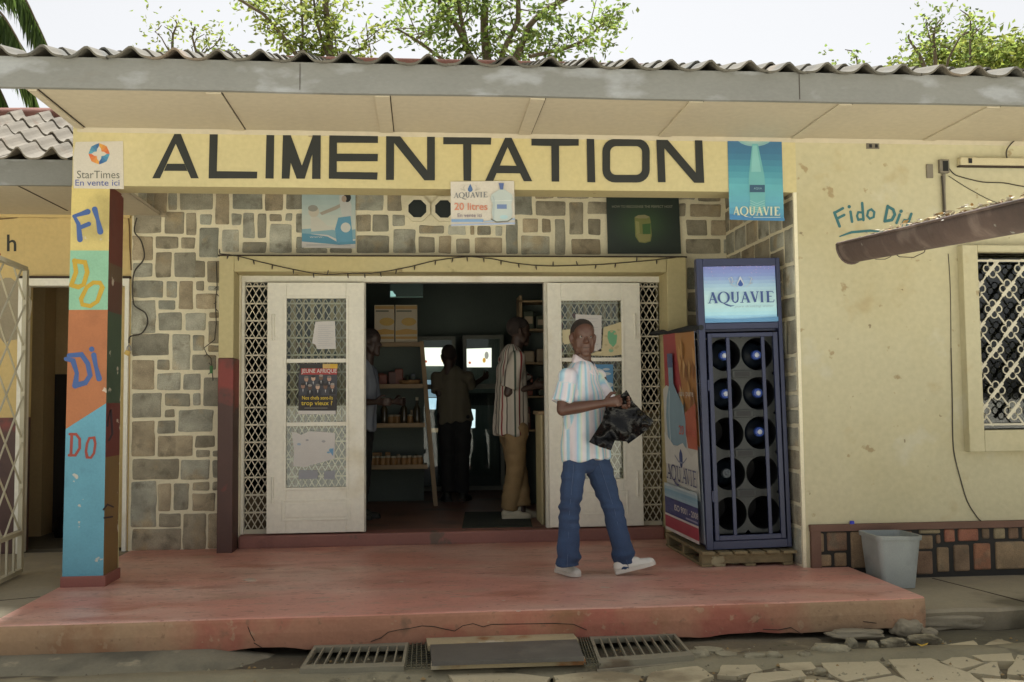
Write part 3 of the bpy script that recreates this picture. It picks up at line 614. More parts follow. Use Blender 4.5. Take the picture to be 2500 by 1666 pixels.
# pale slatted blind and dark glass behind the grilles
m_blind = mat('tan_blind', (176, 160, 116), .8, .15, 4)
for a, b in ((dx0 - .72, dx0 - .20), (dx1 + .22, dx1 + .7)):
    mb = MB(); x = a
    while x < b:
        mb.box(x, x + rnd.choice((.02, .03, .045)), YD + .10, YD + .112, fz0 + .9 + jit(.03), fz1 - .02, m_blind); x += rnd.choice((.05, .07, .1))
    link('slat_blind', mb, shop)
m_ply = mat('brown_board', (92, 78, 54), .8, .2, 4)
for a, b, z0_, z1_ in ((gx0, dx0 - .06, fz0, fz0 + .34), (dx1 + .06, gx1, fz0, fz0 + .2)): mb = MB(); mb.box(a, b, YD + .09, YD + .1, z0_, z1_, m_ply); link('low_board', mb, shop)

m_glass = glass_mat('door_glass', (.93, .95, .9), 1.0)
def door(px0, px1, gpx, label, latch_left):
    x0, x1 = at(px0, 1000, YS).x, at(px1, 1000, YS).x; z0, z1 = .118, 2.222; y0, y1 = YS - .035, YS + .01
    a0, a1 = at(gpx[0], 900, y0).x, at(gpx[1], 900, y0).x; b1, b0 = at(770, gpx[2], y0).z, at(770, gpx[3], y0).z
    mb = MB()
    mb.box(x0, a0, y0, y1, z0, z1, m_white, .004); mb.box(a1, x1, y0, y1, z0, z1, m_white, .004)
    mb.box(a0 + .0005, a1 - .0005, y0, y1, b1, z1, m_white, .003); mb.box(a0 + .0005, a1 - .0005, y0, y1, z0, b0, m_white, .003)
    for f in (.332, .668):
        z_ = b1 + (b0 - b1) * f; mb.box(a0, a1, y0 + .006, y1 - .01, z_ - .017, z_ + .017, m_white, .004)
    q = .022                                            # glazing bead and raised panel
    for (u0, u1, v0, v1) in ((a0 - q, a0, b0 - q, b1 + q), (a1, a1 + q, b0 - q, b1 + q), (a0, a1, b1, b1 + q), (a0, a1, b0 - q, b0)): mb.box(u0, u1, y0 - .008, y0 + .002, v0, v1, m_white, .003)
    c0, c1 = a0 - .035, a1 + .035; e0, e1 = z0 + .10, b0 - .10
    for (u0, u1, v0, v1) in ((c0, c0 + .014, e0, e1), (c1 - .014, c1, e0, e1), (c0 + .0145, c1 - .0145, e1 - .014, e1), (c0 + .0145, c1 - .0145, e0, e0 + .014)): mb.box(u0, u1, y0 - .007, y0 + .001, v0, v1, m_white, .003)
    mb.box(c0 + .03, c1 - .03, y0 - .006, y0 + .001, e0 + .03, e1 - .03, m_white, .005)
    d = link('door', mb, shop, label)
    gm = MB(); gm.box(a0 + .001, a1 - .001, (y0 + y1) / 2 - .002, (y0 + y1) / 2 + .002, b0 + .001, b1 - .001, m_glass); link('glass_pane', gm, d)
    hx = x0 + .05 if latch_left else x1 - .05
    for hz in (.48, 1.84):
        hm = MB(); hm.tube([(hx, y0 - .008, hz - .11), (hx, y0 - .008, hz + .11)], .011, m_white, 8); hm.box(hx - .006, hx + .03, y0 - .012, y0 - .001, hz - .10, hz - .07, m_white); link('hinge', hm, d)
    return d
door(653, 890, (699, 845, 729, 1190), 'left cream door leaf folded back, with a magazine cover on its glass', True)
door(1338, 1565, (1372, 1519, 735, 1182), 'right cream door leaf folded back, behind the standing man', False)

# pillar with painted bands
pl = MB(); px0, px1, py0, py1 = -2.362, -2.112, YF - .002, 7.16
def band(m_f, m_s, z0, z1, sl=0):
    t0, t1 = -.018 * (1 - z0 / 2.7), -.018 * (1 - z1 / 2.7)
    A_ = [(px0 + t0, py0, z0), (px1 + t0 * .2, py0, z0 + sl), (px1 + t1 * .2, py0, z1), (px0 + t1, py0, z1)]
    pl.add(A_, [(0, 1, 2, 3)], m_f)
PZ = lambda y: at(200, y, YF).z
pcols = {}
def pm_(n_, c): return mat(n_, c, .6, .10, 4, .1, 30, stains=(((206, 196, 176), 8, .655, .015, .85), (tuple(int(v * .8) for v in c), 2.5, .58, .15, .8)))
zs = [.0, .07, PZ(1160), PZ(757), PZ(612), 2.694]
fr = [('pillar_base_red', (166, 92, 76)), None, ('pillar_rust', (178, 112, 62)), ('pillar_mint', (134, 186, 152)), ('pillar_yellow', (200, 178, 98))]
m_pb, m_po = pm_('pillar_blue', (92, 162, 184)), pm_('pillar_rust', (176, 106, 56))
pl.box(px0 - .03, px1 + .012, py0 - .012, py1 + .01, -.005, .07, pm_('pillar_base_red', (150, 90, 78)), .006)
zl, zr = at(145, 1048, YF).z, at(253, 985, YF).z
q = lambda x, z: (x + (-.02 * (1 - z / 2.7) if x < -2.2 else -.006 * (1 - z / 2.7)), py0, z)
pl.add([q(px0, .07), q(px1, .07), q(px1, zr), q(px0, zl)], [(0, 1, 2, 3)], m_pb)
pl.add([q(px0, zl), q(px1, zr), q(px1, PZ(757)), q(px0, PZ(757))], [(0, 1, 2, 3)], m_po)
pl.add([q(px0, PZ(757)), q(px1, PZ(757)), q(px1, PZ(612)), q(px0, PZ(612))], [(0, 1, 2, 3)], pm_('pillar_mint', (134, 186, 152)))
pl.add([q(px0, PZ(612)), q(px1, PZ(612)), q(px1, 2.694), q(px0, 2.694)], [(0, 1, 2, 3)], pm_('pillar_yellow', (202, 182, 104)))
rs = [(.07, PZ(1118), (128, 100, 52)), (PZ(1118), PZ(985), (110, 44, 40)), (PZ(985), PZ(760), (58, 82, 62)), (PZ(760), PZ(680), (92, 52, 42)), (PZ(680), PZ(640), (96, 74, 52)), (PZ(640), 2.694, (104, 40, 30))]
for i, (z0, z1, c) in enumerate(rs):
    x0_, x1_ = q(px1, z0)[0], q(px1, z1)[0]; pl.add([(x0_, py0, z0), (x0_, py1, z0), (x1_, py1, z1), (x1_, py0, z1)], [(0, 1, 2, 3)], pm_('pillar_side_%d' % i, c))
pl.add([(px0 - .02, py0, .07), (px0 - .02, py1, .07), (px0, py1, 2.694), (px0, py0, 2.694)], [(0, 3, 2, 1)], m_yellow); pl.add([(px0 - .02, py1, .07), (px1, py1, .07), (px1, py1, 2.694), (px0, py1, 2.694)], [(0, 3, 2, 1)], m_yellow)
pil = link('pillar', pl, shop)
fl = Flat(onwall(py0 - .0012)); m_pblue, m_pyel, m_pred = (mat('letter_blue', (58, 92, 152), .6, .08, 9), mat('letter_yellow', (192, 156, 4), .6, .08, 9), mat('letter_red', (156, 62, 46), .6, .12, 9))
s_ = .319; P_ = lambda L: [(x * s_, 400 + y * s_) for x, y in L]
s2 = .3828; P2 = lambda L: [(x * s2, 850 + y * s2) for x, y in L]
fl = Flat(onwall(py0 - .0012))
fl.stroke(P_([(568, 405), (600, 460), (612, 580)]), [8, 10, 14], m_pblue); fl.stroke(P_([(565, 402), (620, 385), (672, 368)]), [8, 10, 14], m_pblue); fl.stroke(P_([(606, 492), (680, 462)]), [10, 11], m_pblue)
fl.stroke(P_([(725, 350), (748, 430), (768, 520)]), [14, 9, 15], m_pblue)
link('painted_letters', fl.mb, pil)
fl = Flat(onwall(py0 - .0012))
fl.stroke(P_([(570, 742), (582, 830), (545, 930)]), 11, m_pyel); fl.stroke(P_([(568, 745), (650, 755), (668, 830), (640, 925), (600, 945), (545, 930)]), 11, m_pyel)
fl.stroke(P_([(715, 910), (765, 912), (784, 945), (745, 1055), (690, 1090), (630, 1078), (620, 1035), (665, 945)]), 10, m_pyel, closed=True)
link('painted_letters', fl.mb, pil)
fl = Flat(onwall(py0 - .0012))
fl.stroke(P2([(420, 70), (465, 80), (490, 160), (480, 240)]), [10, 11, 10, 15], m_pblue); fl.stroke(P2([(440, 48), (520, 42), (560, 100), (575, 175), (545, 222), (478, 240)]), [11, 12, 12, 12, 12, 14], m_pblue)
fl.stroke(P2([(598, 45), (612, 120), (632, 195)]), [13, 10, 14], m_pblue); fl.ell(585 * s2, 850 + 8 * s2, 6.5, 6.5, m_pblue)
link('painted_letters', fl.mb, pil)
fl = Flat(onwall(py0 - .0012))
fl.stroke(P2([(458, 552), (452, 685)]), 7, m_pred); fl.stroke(P2([(445, 550), (485, 550), (508, 580), (508, 640), (480, 685), (440, 684)]), 6.5, m_pred)
fl.stroke(P2([(570, 575), (600, 572), (608, 610), (600, 670), (580, 700), (556, 698), (548, 660), (555, 610)]), 6, m_pred, closed=True)
link('painted_letters', fl.mb, pil)
fs = Flat(onside(px1 - .004, -.0008)); m_ps = mat('letter_side_dark', (58, 44, 56), .7, .1, 9)
for (pts, wd, m_) in (([(272, 570), (272, 625), (278, 600), (285, 620), (284, 560)], 4, m_ps), ([(266, 690), (266, 745)], 4, m_pred), ([(280, 685), (280, 740)], 4, m_pred), ([(262, 900), (270, 850), (276, 920), (268, 935)], 4, mat('letter_side_olive', (104, 98, 40), .7, .1, 9)), ([(262, 1040), (270, 1000), (274, 1060), (266, 1075)], 5, m_ps), ([(252, 1245), (262, 1232), (276, 1238)], 4, m_ps), ([(254, 1265), (274, 1262)], 4, m_ps)):
    fs = Flat(onside(px1 - .004, -.0008)); fs.stroke(pts, wd, m_); link('side_brush_mark', fs.mb, pil)

# ALIMENTATION, painted on the beam (traced outlines)
fl = Flat(onwall(YF - .0015, .0003)); m_let = mat('sign_black_paint', (32, 35, 31), .6, .08, 8)
def Z1(L): return [(x * .3189, y * .3189) for x, y in L]
def Z2(L): return [(600 + x * .3189, y * .3189) for x, y in L]
def Z3(L): return [(1200 + x * .3189, y * .3189) for x, y in L]
for L in ([(1165, 1367), (1225, 1367), (1380, 1027), (1335, 1027)], [(1462, 1367), (1522, 1367), (1385, 1027), (1335, 1027), (1333, 1075)], [(1255, 1310), (1435, 1310), (1412, 1255), (1280, 1255)], [(1605, 1030), (1668, 1030), (1660, 1312), (1970, 1316), (1968, 1368), (1597, 1368)], [(2040, 1035), (2100, 1037), (2095, 1370), (2032, 1368)]): fl.poly(Z1(L), m_let)
for L in ([(285, 1037), (345, 1037), (345, 1240), (335, 1370), (275, 1370)], [(285, 1037), (345, 1037), (430, 1270), (515, 1037), (520, 1150), (452, 1370), (390, 1370), (300, 1130)], [(512, 1037), (575, 1037), (572, 1372), (508, 1372), (510, 1160)],
          [(640, 1038), (1012, 1040), (1012, 1097), (698, 1095), (698, 1178), (1012, 1180), (1010, 1237), (697, 1237), (697, 1318), (1010, 1322), (1006, 1378), (636, 1370)],
          [(1075, 1042), (1180, 1042), (1388, 1305), (1388, 1046), (1448, 1046), (1448, 1383), (1368, 1383), (1136, 1097), (1134, 1380), (1074, 1380)],
          [(1512, 1052), (1880, 1055), (1877, 1110), (1727, 1108), (1725, 1387), (1667, 1385), (1664, 1107), (1512, 1107)],
          [(1832, 1387), (1895, 1387), (2035, 1057), (1985, 1057)], [(2128, 1390), (2193, 1390), (2035, 1057), (1990, 1057), (1990, 1100)], [(1915, 1328), (2110, 1330), (2088, 1272), (1945, 1270)]): fl.poly(Z2(L), m_let)
for L in ([(305, 1065), (667, 1067), (667, 1118), (517, 1120), (518, 1393), (460, 1393), (457, 1121), (305, 1117)], [(727, 1065), (785, 1067), (794, 1399), (733, 1397)],
          [(1260, 1066), (1342, 1067), (1563, 1325), (1555, 1068), (1612, 1068), (1628, 1403), (1550, 1402), (1322, 1138), (1332, 1398), (1273, 1398)]): fl.poly(Z3(L), m_let)
def rrect(x0, y0, x1, y1, r, n=6):
    P = []
    for (cx_, cy_, a0) in ((x1 - r, y1 - r, 0), (x0 + r, y1 - r, 90), (x0 + r, y0 + r, 180), (x1 - r, y0 + r, 270)):
        for i in range(n + 1): t = math.radians(a0 + 90 * i / n); P.append((cx_ + r * math.cos(t), cy_ + r * math.sin(t)))
    return P
fl.ring(Z3(rrect(848, 1066, 1210, 1400, 95)), Z3(rrect(907, 1122, 1152, 1342, 48)), m_let)
link('wall_lettering', fl.mb, shop)
# painted words on the right wall (the mural figure below them is left out)
fl = Flat(onwall(YF - .0015)); m_teal = mat('letter_teal', (44, 104, 108), .6, .1, 9); s3 = .3188; W = lambda L: [(1900 + x * s3, 400 + y * s3) for x, y in L]
fl.stroke(W([(430, 375), (470, 480)]), 7, m_teal); fl.stroke(W([(430, 378), (495, 342)]), 6.5, m_teal); fl.stroke(W([(452, 420), (505, 393)]), 6.5, m_teal)
fl.stroke(W([(553, 368), (565, 445)]), 6.5, m_teal); fl.ell(1900 + 543 * s3, 400 + 330 * s3, 4.2, 4.2, m_teal)
fl.stroke(W([(642, 302), (652, 432)]), 6.5, m_teal); fl.stroke(W([(645, 375), (612, 372), (603, 400), (612, 430), (650, 425)]), 5.5, m_teal)
fl.stroke(W([(712, 350), (735, 372), (730, 410), (700, 422), (680, 400), (688, 362)]), 5.5, m_teal, closed=True)
fl.stroke(W([(838, 325), (815, 440)]), 7, m_teal); fl.stroke(W([(838, 328), (880, 352), (892, 390), (870, 432), (815, 442)]), 7, m_teal)
fl.stroke(W([(930, 390), (905, 455)]), 6.5, m_teal); fl.ell(1900 + 940 * s3, 400 + 365 * s3, 4.2, 4.2, m_teal)
fl.stroke(W([(1018, 385), (985, 480)]), 6.5, m_teal); fl.stroke(W([(1000, 438), (965, 432), (945, 470), (950, 500), (985, 495)]), 5.5, m_teal)
fl.stroke(W([(470, 558), (560, 526), (700, 514), (820, 524)]), [3, 6, 6, 3], m_teal)
link('painted_words', fl.mb, shop)
# window on the right wall
mb = MB(); a = at(2315, 580, YF - .05)
mb.box(wx0 - .115, wx0, YF - .075, YF + .1, wz0 - .155, wz1 + .05, m_yellow2, .006); mb.box(wx0 + .0005, wx1, YF - .074, YF + .1, wz0 - .155, wz0, m_yellow2, .006); mb.box(wx0 + .0005, wx1, YF - .074, YF + .1, wz1, wz1 + .05, m_yellow2, .006); mb.box(wx1 + .0005, wx1 + .115, YF - .075, YF + .1, wz0 - .155, wz1 + .05, m_yellow2, .006)
win = link('window', mb, shop)
mb = MB(); mb.box(wx0 - .1, wx1 + .1, YF + .62, YF + .63, wz0 - .1, wz1 + .1, mat('dark_curtain', (48, 46, 38), .8, .2, 3, stretch=(9, 1, 1))); link('curtain', mb, win)
mb = MB(); mb.box(wx0, wx1, YF + .10, YF + .104, wz0, wz1, glass_mat('window_glass', (.6, .62, .6), 1)); link('window_pane', mb, win)
mb = MB(); mb.box(wx0, wx1, YF + .015, YF + .03, wz0 + .03, wz0 + .045, m_grille); mb.box(wx0, wx1, YF + .015, YF + .03, wz1 - .06, wz1 - .045, m_grille)
ox_, oz_ = at(2425, 655, YF).x, at(2425, 655, YF).z
for i in range(-3, 14):
    for j in range(-1, 14):
        if (i + j) % 2: continue
        cx_, cz_ = ox_ + i * .122, oz_ - j * .150
        if not (wx0 - .02 < cx_ < wx1 + .02 and wz0 + .04 < cz_ < wz1 - .03): continue
        mb.bar((cx_ - .048, YF + .018, cz_ - .055), (cx_ + .048, YF + .018, cz_ + .055), .024, m_grille, .006, (0, 1, 0))
        for k in range(4):
            t = math.radians(90 * k + (8 if k % 2 else 0)); L = .040; c_ = Vector((cx_ + L * math.cos(t), YF + .02, cz_ + L * math.sin(t)))
            mb.tube([c_ + Vector((.026 * math.cos(u), 0, .028 * math.sin(u))) for u in [q_ * math.pi / 6 for q_ in range(13)]], .0055, m_grille, 5, cap=False)
        for dx_, dz_ in ((1, 1), (1, -1)):
            ex, ez = cx_ + dx_ * .122, cz_ + dz_ * .150
            p0, p1 = Vector((cx_ + dx_ * .035, YF + .022, cz_ + dz_ * .04)), Vector((ex - dx_ * .035, YF + .022, ez - dz_ * .04))
            if wz0 < p1.z < wz1 - .03 and p1.x < wx1: mb.bar(p0, p1, .011, m_grille, .008, (0, 1, 0))
link('scroll_grille', mb, win)
# interior room of the shop
IX0, IX1, IY0, IY1, IZ0, IZ1 = -2.1, 2.9, 8.66, 12.9, .104, 2.95
mb = MB(); t = .06
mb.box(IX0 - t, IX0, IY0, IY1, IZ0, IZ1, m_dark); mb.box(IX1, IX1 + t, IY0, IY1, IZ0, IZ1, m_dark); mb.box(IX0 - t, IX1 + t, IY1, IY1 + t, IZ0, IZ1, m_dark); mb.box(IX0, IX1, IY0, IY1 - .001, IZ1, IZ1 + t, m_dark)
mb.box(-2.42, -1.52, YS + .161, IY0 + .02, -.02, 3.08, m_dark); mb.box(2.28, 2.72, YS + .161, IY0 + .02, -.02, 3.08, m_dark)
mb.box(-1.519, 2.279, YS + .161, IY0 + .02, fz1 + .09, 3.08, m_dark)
link('room_walls', mb, shop)
mb = MB(); mb.box(IX0, IX1, 8.641, IY1 - .001, -.02, IZ0, mat('shop_floor', (136, 98, 82), .5, .2, 2, .1, 20, stains=(((100, 82, 70), 2, .55, .1),))); link('room_floor', mb, shop)
mb = MB(); mb.box(XR + .24, 9, YF + 1.2, YF + 1.25, 0, 3.08, m_dark); link('back_room_wall', mb, shop)
mb = MB(); mb.box(8.9, 9.0, YF + .251, 14, 0, 3.08, m_yellow2); mb.box(-2.42, 9, 13.95, 14.05, 0, 3.15, m_yellow2); mb.box(-2.44, -2.36, 8.7, 13.94, 0, 3.08, m_yellow2); link('rear_wall', mb, shop)

# ================================================================== NEIGHBOUR
nb = thing('neighbour_building', 'low cream neighbouring building with pale clay roof and a dark open doorway', 'building', (-5, 9, 0))
nx0, nx1 = at(54, 900, YS).x, at(311, 900, YS).x; nz = at(150, 690, YS).z; ndz = at(20, 1020, YS).z
m_ny = mat('neighbour_cream', (206, 180, 116), .8, .07, 1.4, .12, 30, stains=(((186, 156, 92), 1.5, .55, .15), ((170, 150, 120), 3, .66, .04, .6)))
mb = MB()
mb.box(nx1, -2.421, YS + .002, YS + .2, 0, 2.795, m_ny); mb.box(nx0, nx1 - .0005, YS + .002, YS + .2, nz, 2.795, m_ny); mb.box(-9, nx0 - .0005, YS + .002, YS + .2, ndz, 2.795, m_ny); mb.box(-9, nx0 - .0005, YS, YS + .2, 0, ndz - .0005, m_maroon)
mb.box(-9, -8.9, YS + .201, 13, 0, 2.8, m_ny); mb.box(-8.9, -2.45, 12.9, 13, 0, 2.8, m_ny); mb.box(-2.62, -2.45, YS + .201, 12.89, 0, 2.8, m_ny)
link('wall', mb, nb)
mb = MB()
c0 = at(25, 755, YS); mb.prism([(c0.x + .17 * math.cos(t) * (1 + .25 * noise.noise((math.cos(t) * 2, math.sin(t) * 2, 4))), YS - .001, c0.z + .26 * math.sin(t) * (1 + .25 * noise.noise((math.cos(t) * 2, math.sin(t) * 2, 8)))) for t in [i * math.pi / 12 for i in range(24)]], (0, .004, 0), m_conc); link('bare_patch', mb, nb)
mb = MB(); mb.box(nx0 - .03, nx0 + .02, YS - .03, YS + .1, 0, nz + .03, m_white); mb.box(nx1 - .02, nx1 + .012, YS - .03, YS + .1, 0, nz + .03, m_white); mb.box(nx0 + .0205, nx1 - .0205, YS - .03, YS + .1, nz - .03, nz + .03, m_white); mb.box(nx0 - .04, nx1 + .02, YS - .034, YS - .0, nz + .0305, nz + .05, m_crack_shade); link('door_frame', mb, nb)
mb = MB(); mb.add([(-9, 7.31, 2.79), (-2.19, 7.31, 2.79), (-2.19, YS + .0, 2.79), (-9, YS + .0, 2.79)], [(0, 1, 2, 3)], m_soffit); mb.box(-9, -2.37, 7.31, YS - .001, 2.796, 2.83, m_soffit); mb.box(-2.369, -2.19, 7.31, YS - .03, 2.796, 2.82, m_soffit)
mb.bar(atZ(40, 452, 2.789), atZ(165, 515, 2.789), .014, m_crack_shade, .003); mb.box(-9, -2.43, YS - .025, YS - .001, 2.765, 2.7895, m_ny); link('soffit', mb, nb)
mb = MB(); mb.box(-9, -2.365, 7.27, 7.305, 2.785, 2.972, m_fascia); link('fascia', mb, nb)
mb = tiled(-9, -2.37, 7.20, 2.955, .44, 6, .24, m_tile_sun, seed=21, amp=.07); link('tiled_roof', mb, nb)
mb = MB(); x = -9
while x < -2.6: mb.tube([(x, 9.16, 3.80 + jit(.01)), (x + .38, 9.16, 3.815 + jit(.01))], [.10, .085], m_ridge, 12); x += .36
link('ridge_tiles', mb, nb)
mb = MB(); mb.add([(-9, 9.16, 3.80), (-2.37, 9.16, 3.80), (-2.37, 13.2, 2.7), (-9, 13.2, 2.7)], [(0, 1, 2, 3)], m_tile_sun); link('rear_roof', mb, nb)
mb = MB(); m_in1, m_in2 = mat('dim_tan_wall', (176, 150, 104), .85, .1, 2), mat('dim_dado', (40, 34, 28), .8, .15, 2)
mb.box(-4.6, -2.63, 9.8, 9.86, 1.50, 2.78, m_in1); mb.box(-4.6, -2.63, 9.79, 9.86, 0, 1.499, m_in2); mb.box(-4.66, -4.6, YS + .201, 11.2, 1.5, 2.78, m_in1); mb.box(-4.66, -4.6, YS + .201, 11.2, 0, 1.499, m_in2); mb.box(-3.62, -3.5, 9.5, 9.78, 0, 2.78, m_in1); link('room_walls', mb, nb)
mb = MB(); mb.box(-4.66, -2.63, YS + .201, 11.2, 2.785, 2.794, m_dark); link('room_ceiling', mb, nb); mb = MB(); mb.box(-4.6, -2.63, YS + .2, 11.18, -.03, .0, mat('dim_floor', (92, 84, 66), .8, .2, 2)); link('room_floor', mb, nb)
fl = Flat(onwall(YS + .0008)); fl.text('h', 17, 573, 40, 614, m_black, bold=.012); fl.text(',', -3, 618, 2, 628, m_pred); link('wall_letter', fl.mb, nb)
m_gate = mat('dull_gate_paint', (176, 168, 142), .6, .1, 6)
# lattice gate leaf, swung open
ga = atZ(49, 1396, .02); gb = atZ(0, 1421, .02); gd = (gb - ga).normalized(); gL = 1.0; gt = nz - .03
mb = MB(); G = lambda u, z: Vector((ga.x + gd.x * u, ga.y + gd.y * u, z))
gate = thing('lattice_gate', 'white metal lattice gate leaf swung open beside the dark doorway at far left', 'gate', ga)
for (p, q_) in ((G(0, .02), G(0, gt)), (G(gL, .02), G(gL, gt)), (G(.02, gt), G(gL, gt)), (G(.02, .03), G(gL, .03)), (G(.02, .30), G(gL, .30))): mb.bar(p, q_, .042, m_gate, .03)
link('gate_frame', mb, gate)
mb = MB(); cw, ch = .36, .33
for sg in (1, -1):
    for k in range(-12, 16):
        pts = []; uk = k * cw
        for u in (0, gL):
            z_ = .30 + sg * ch / cw * (u - uk)
            if .30 <= z_ <= gt: pts.append((u, z_))
        for z_ in (.30, gt):
            u = uk + sg * (z_ - .30) * cw / ch
            if 0 < u < gL: pts.append((u, z_))
        if len(pts) >= 2:
            o_ = Vector((gd.y, -gd.x, 0)) * .004 * sg; mb.bar(G(*pts[0]) + o_, G(*pts[1]) + o_, .012, m_gate, .006)
for i in range(1, 7): mb.bar(G(i * gL / 7, .03), G(i * gL / 7, .30), .014, m_gate)
link('lattice', mb, gate)
# padlock hanging at the right jamb
pk = thing('padlock', 'brass padlock hanging on the neighbour door jamb beside the stone wall', 'padlock', at(312, 862, YS - .06))
c = at(311, 862, YS - .06); mb = MB()
bmx = bmesh.new(); bmesh.ops.create_cube(bmx, size=1); bmesh.ops.scale(bmx, vec=(.045, .02, .04), verts=bmx.verts); bmesh.ops.bevel(bmx, geom=bmx.edges[:], offset=.005, segments=2, affect='EDGES'); bmesh.ops.rotate(bmx, cent=(0, 0, 0), matrix=Matrix.Rotation(.5, 3, 'Y'), verts=bmx.verts); bmesh.ops.translate(bmx, vec=c, verts=bmx.verts); mb.bm(bmx, mat('brass', (196, 164, 84), .35, .1, 9, metal=.7)); link('body', mb, pk)
mb = MB(); mb.tube([c + Vector((.012 + .016 * math.cos(t), 0, .03 + .03 * math.sin(t))) for t in [i * math.pi / 8 for i in range(-1, 10)]], .005, mat('steel', (150, 150, 150), .3, 0, metal=.9, fine=0), 6); link('shackle', mb, pk)
# dark bag on the floor inside the neighbour room
rock('dark_bag', 'dark lumpy bag on the floor inside the dim neighbour doorway', (-3.15, 9.5, .12), .22, .16, .15, 9, .3, None, mat('bag_black', (24, 22, 20), .6, .2, 4), .8)['category'] = 'bag'

# ================================================================== SIGNS AND POSTERS
m_paper = mat('sign_white', (200, 192, 176), .6, .04, 4); m_pap2 = mat('paper_white', (206, 202, 196), .8, .04, 6)
def C_(*c): return flatm(c)
fl = Flat(onwall(YF - .003)); fl.back([(185, 347), (300, 345), (302, 462), (180, 460), (179, 380)], m_paper)
lx, ly, R_ = 242, 376, 26
def petal(a0, c0_, c1_):
    for i in range(4):
        t0, t1 = a0 + i * 22.5 - 45, a0 + (i + 1) * 22.5 - 45; f = lambda t, r: (lx + r * math.cos(math.radians(t)), ly + r * math.sin(math.radians(t)))
        ri = lambda t: 8 + 11 * (abs(t - a0) / 45) ** 1.2
        u = (i + .5) / 4; fl.poly([f(t0, R_ - 1.5 * (i % 2)), f(t1, R_ - 1.5 * ((i + 1) % 2)), f(t1, ri(t1)), f(t0, ri(t0))], C_(*[c0_[k] * (1 - u) + c1_[k] * u for k in range(3)]), k=1)
petal(315, (212, 160, 40), (196, 84, 42)); petal(45, (70, 150, 176), (40, 84, 140)); petal(135, (214, 156, 44), (204, 88, 44)); petal(225, (84, 160, 176), (42, 88, 142)); fl.k = 2
fl.text('StarTimes', 188, 417, 292, 436, C_(96, 98, 86), bold=.0); fl.text('En vente ici', 184, 439, 292, 454, C_(84, 96, 150), bold=.008)
tag(link('tv_sign', fl.mb), 'square white sign with a four coloured star logo at the left end of the beam', 'sign')
# woman and child poster on the stone wall
fl = Flat(onwall(YS - .022)); fl.back([(737, 440), (868, 440), (868, 607), (737, 605)], m_pap2)
fl.grad(737, 440, 868, 562, [(150, 176, 180), (176, 196, 192), (206, 206, 190)], 10)
fl.poly([(737, 566), (760, 572), (800, 578), (825, 592), (868, 588), (868, 596), (828, 598), (737, 590)], C_(84, 146, 172)); fl.poly([(737, 560), (790, 556), (830, 566), (868, 560), (868, 584), (826, 586), (800, 574), (737, 570)], C_(132, 172, 184))
fl.ell(766, 517, 13, 14, C_(198, 190, 170)); fl.ell(764, 509, 12, 8, C_(150, 150, 140)); fl.poly([(758, 530), (776, 530), (800, 552), (830, 560), (760, 566)], C_(202, 200, 186))
fl.poly([(780, 520), (820, 503), (836, 495), (838, 502), (822, 512), (786, 526)], C_(170, 162, 146)); fl.poly([(828, 478), (846, 474), (858, 500), (858, 530), (836, 530), (830, 502)], C_(196, 198, 192)); fl.ell(848, 483, 9, 11, C_(40, 42, 42)); fl.ell(840, 486, 6, 8, C_(176, 156, 136))
fl.poly([(826, 532), (856, 528), (862, 590), (822, 592), (818, 560)], C_(92, 154, 182)); fl.ell(844, 556, 12, 12, C_(206, 206, 196)); fl.rect(748, 598, 856, 599.5, C_(150, 156, 160)); fl.text('www.', 756, 578, 790, 581, m_pap2)
tag(link('water_poster', fl.mb), 'blue and white poster of a reaching woman and a child on the stone wall', 'poster')
# 20 litres sign
fl = Flat(onwall(YF - .012)); fl.back([(1100, 444), (1255, 442), (1257, 549), (1101, 553)], m_paper)
drop(fl, 1148, 463, 6, 14, C_(70, 104, 150)); aquavie(fl, 1107, 471, 1190, 484, C_(120, 122, 122), -.02)
for sg in (-1, 1): fl.stroke([(1148 + sg * 13, 453), (1148 + sg * 17, 460), (1148 + sg * 12, 466), (1148 + sg * 24, 462)], 1.2, C_(176, 172, 160))
fl.text('20 litres', 1109, 496, 1190, 514, C_(204, 128, 98), bold=.012)
fl.text('En vente ici', 1117, 522, 1176, 531, C_(130, 116, 130), bold=.008); fl.poly([(1102, 536), (1150, 536), (1180, 536), (1180, 543), (1102, 543)], C_(122, 156, 192)); fl.poly([(1182, 541), (1257, 533), (1257, 538), (1182, 544)], C_(150, 170, 192)); fl.poly([(1101, 549), (1257, 544), (1257, 548), (1101, 552)], C_(156, 172, 200))
jc = C_(178, 188, 182); fl.poly([(1220, 462), (1230, 462), (1238, 468), (1250, 476), (1252, 486), (1248, 500), (1251, 520), (1247, 540), (1205, 542), (1200, 520), (1203, 500), (1197, 486), (1200, 476), (1212, 468)], jc)
fl.poly([(1217, 448), (1230, 448), (1228, 464), (1221, 464)], C_(82, 102, 152)); fl.rect(1213, 500, 1237, 511, C_(104, 126, 166)); fl.stroke([(1200, 492), (1250, 490)], 1.2, C_(206, 208, 200)); fl.ell(1230, 531, 10, 5, C_(160, 192, 196)); fl.stroke([(1203, 480), (1206, 488), (1205, 540)], 1.5, C_(148, 164, 168)); fl.stroke([(1199, 536), (1212, 543), (1240, 541), (1250, 534)], 2.5, C_(104, 106, 96))
tag(link('litres_sign', fl.mb), 'white sign advertising 20 litres water jugs hung on the beam over the doorway', 'sign')
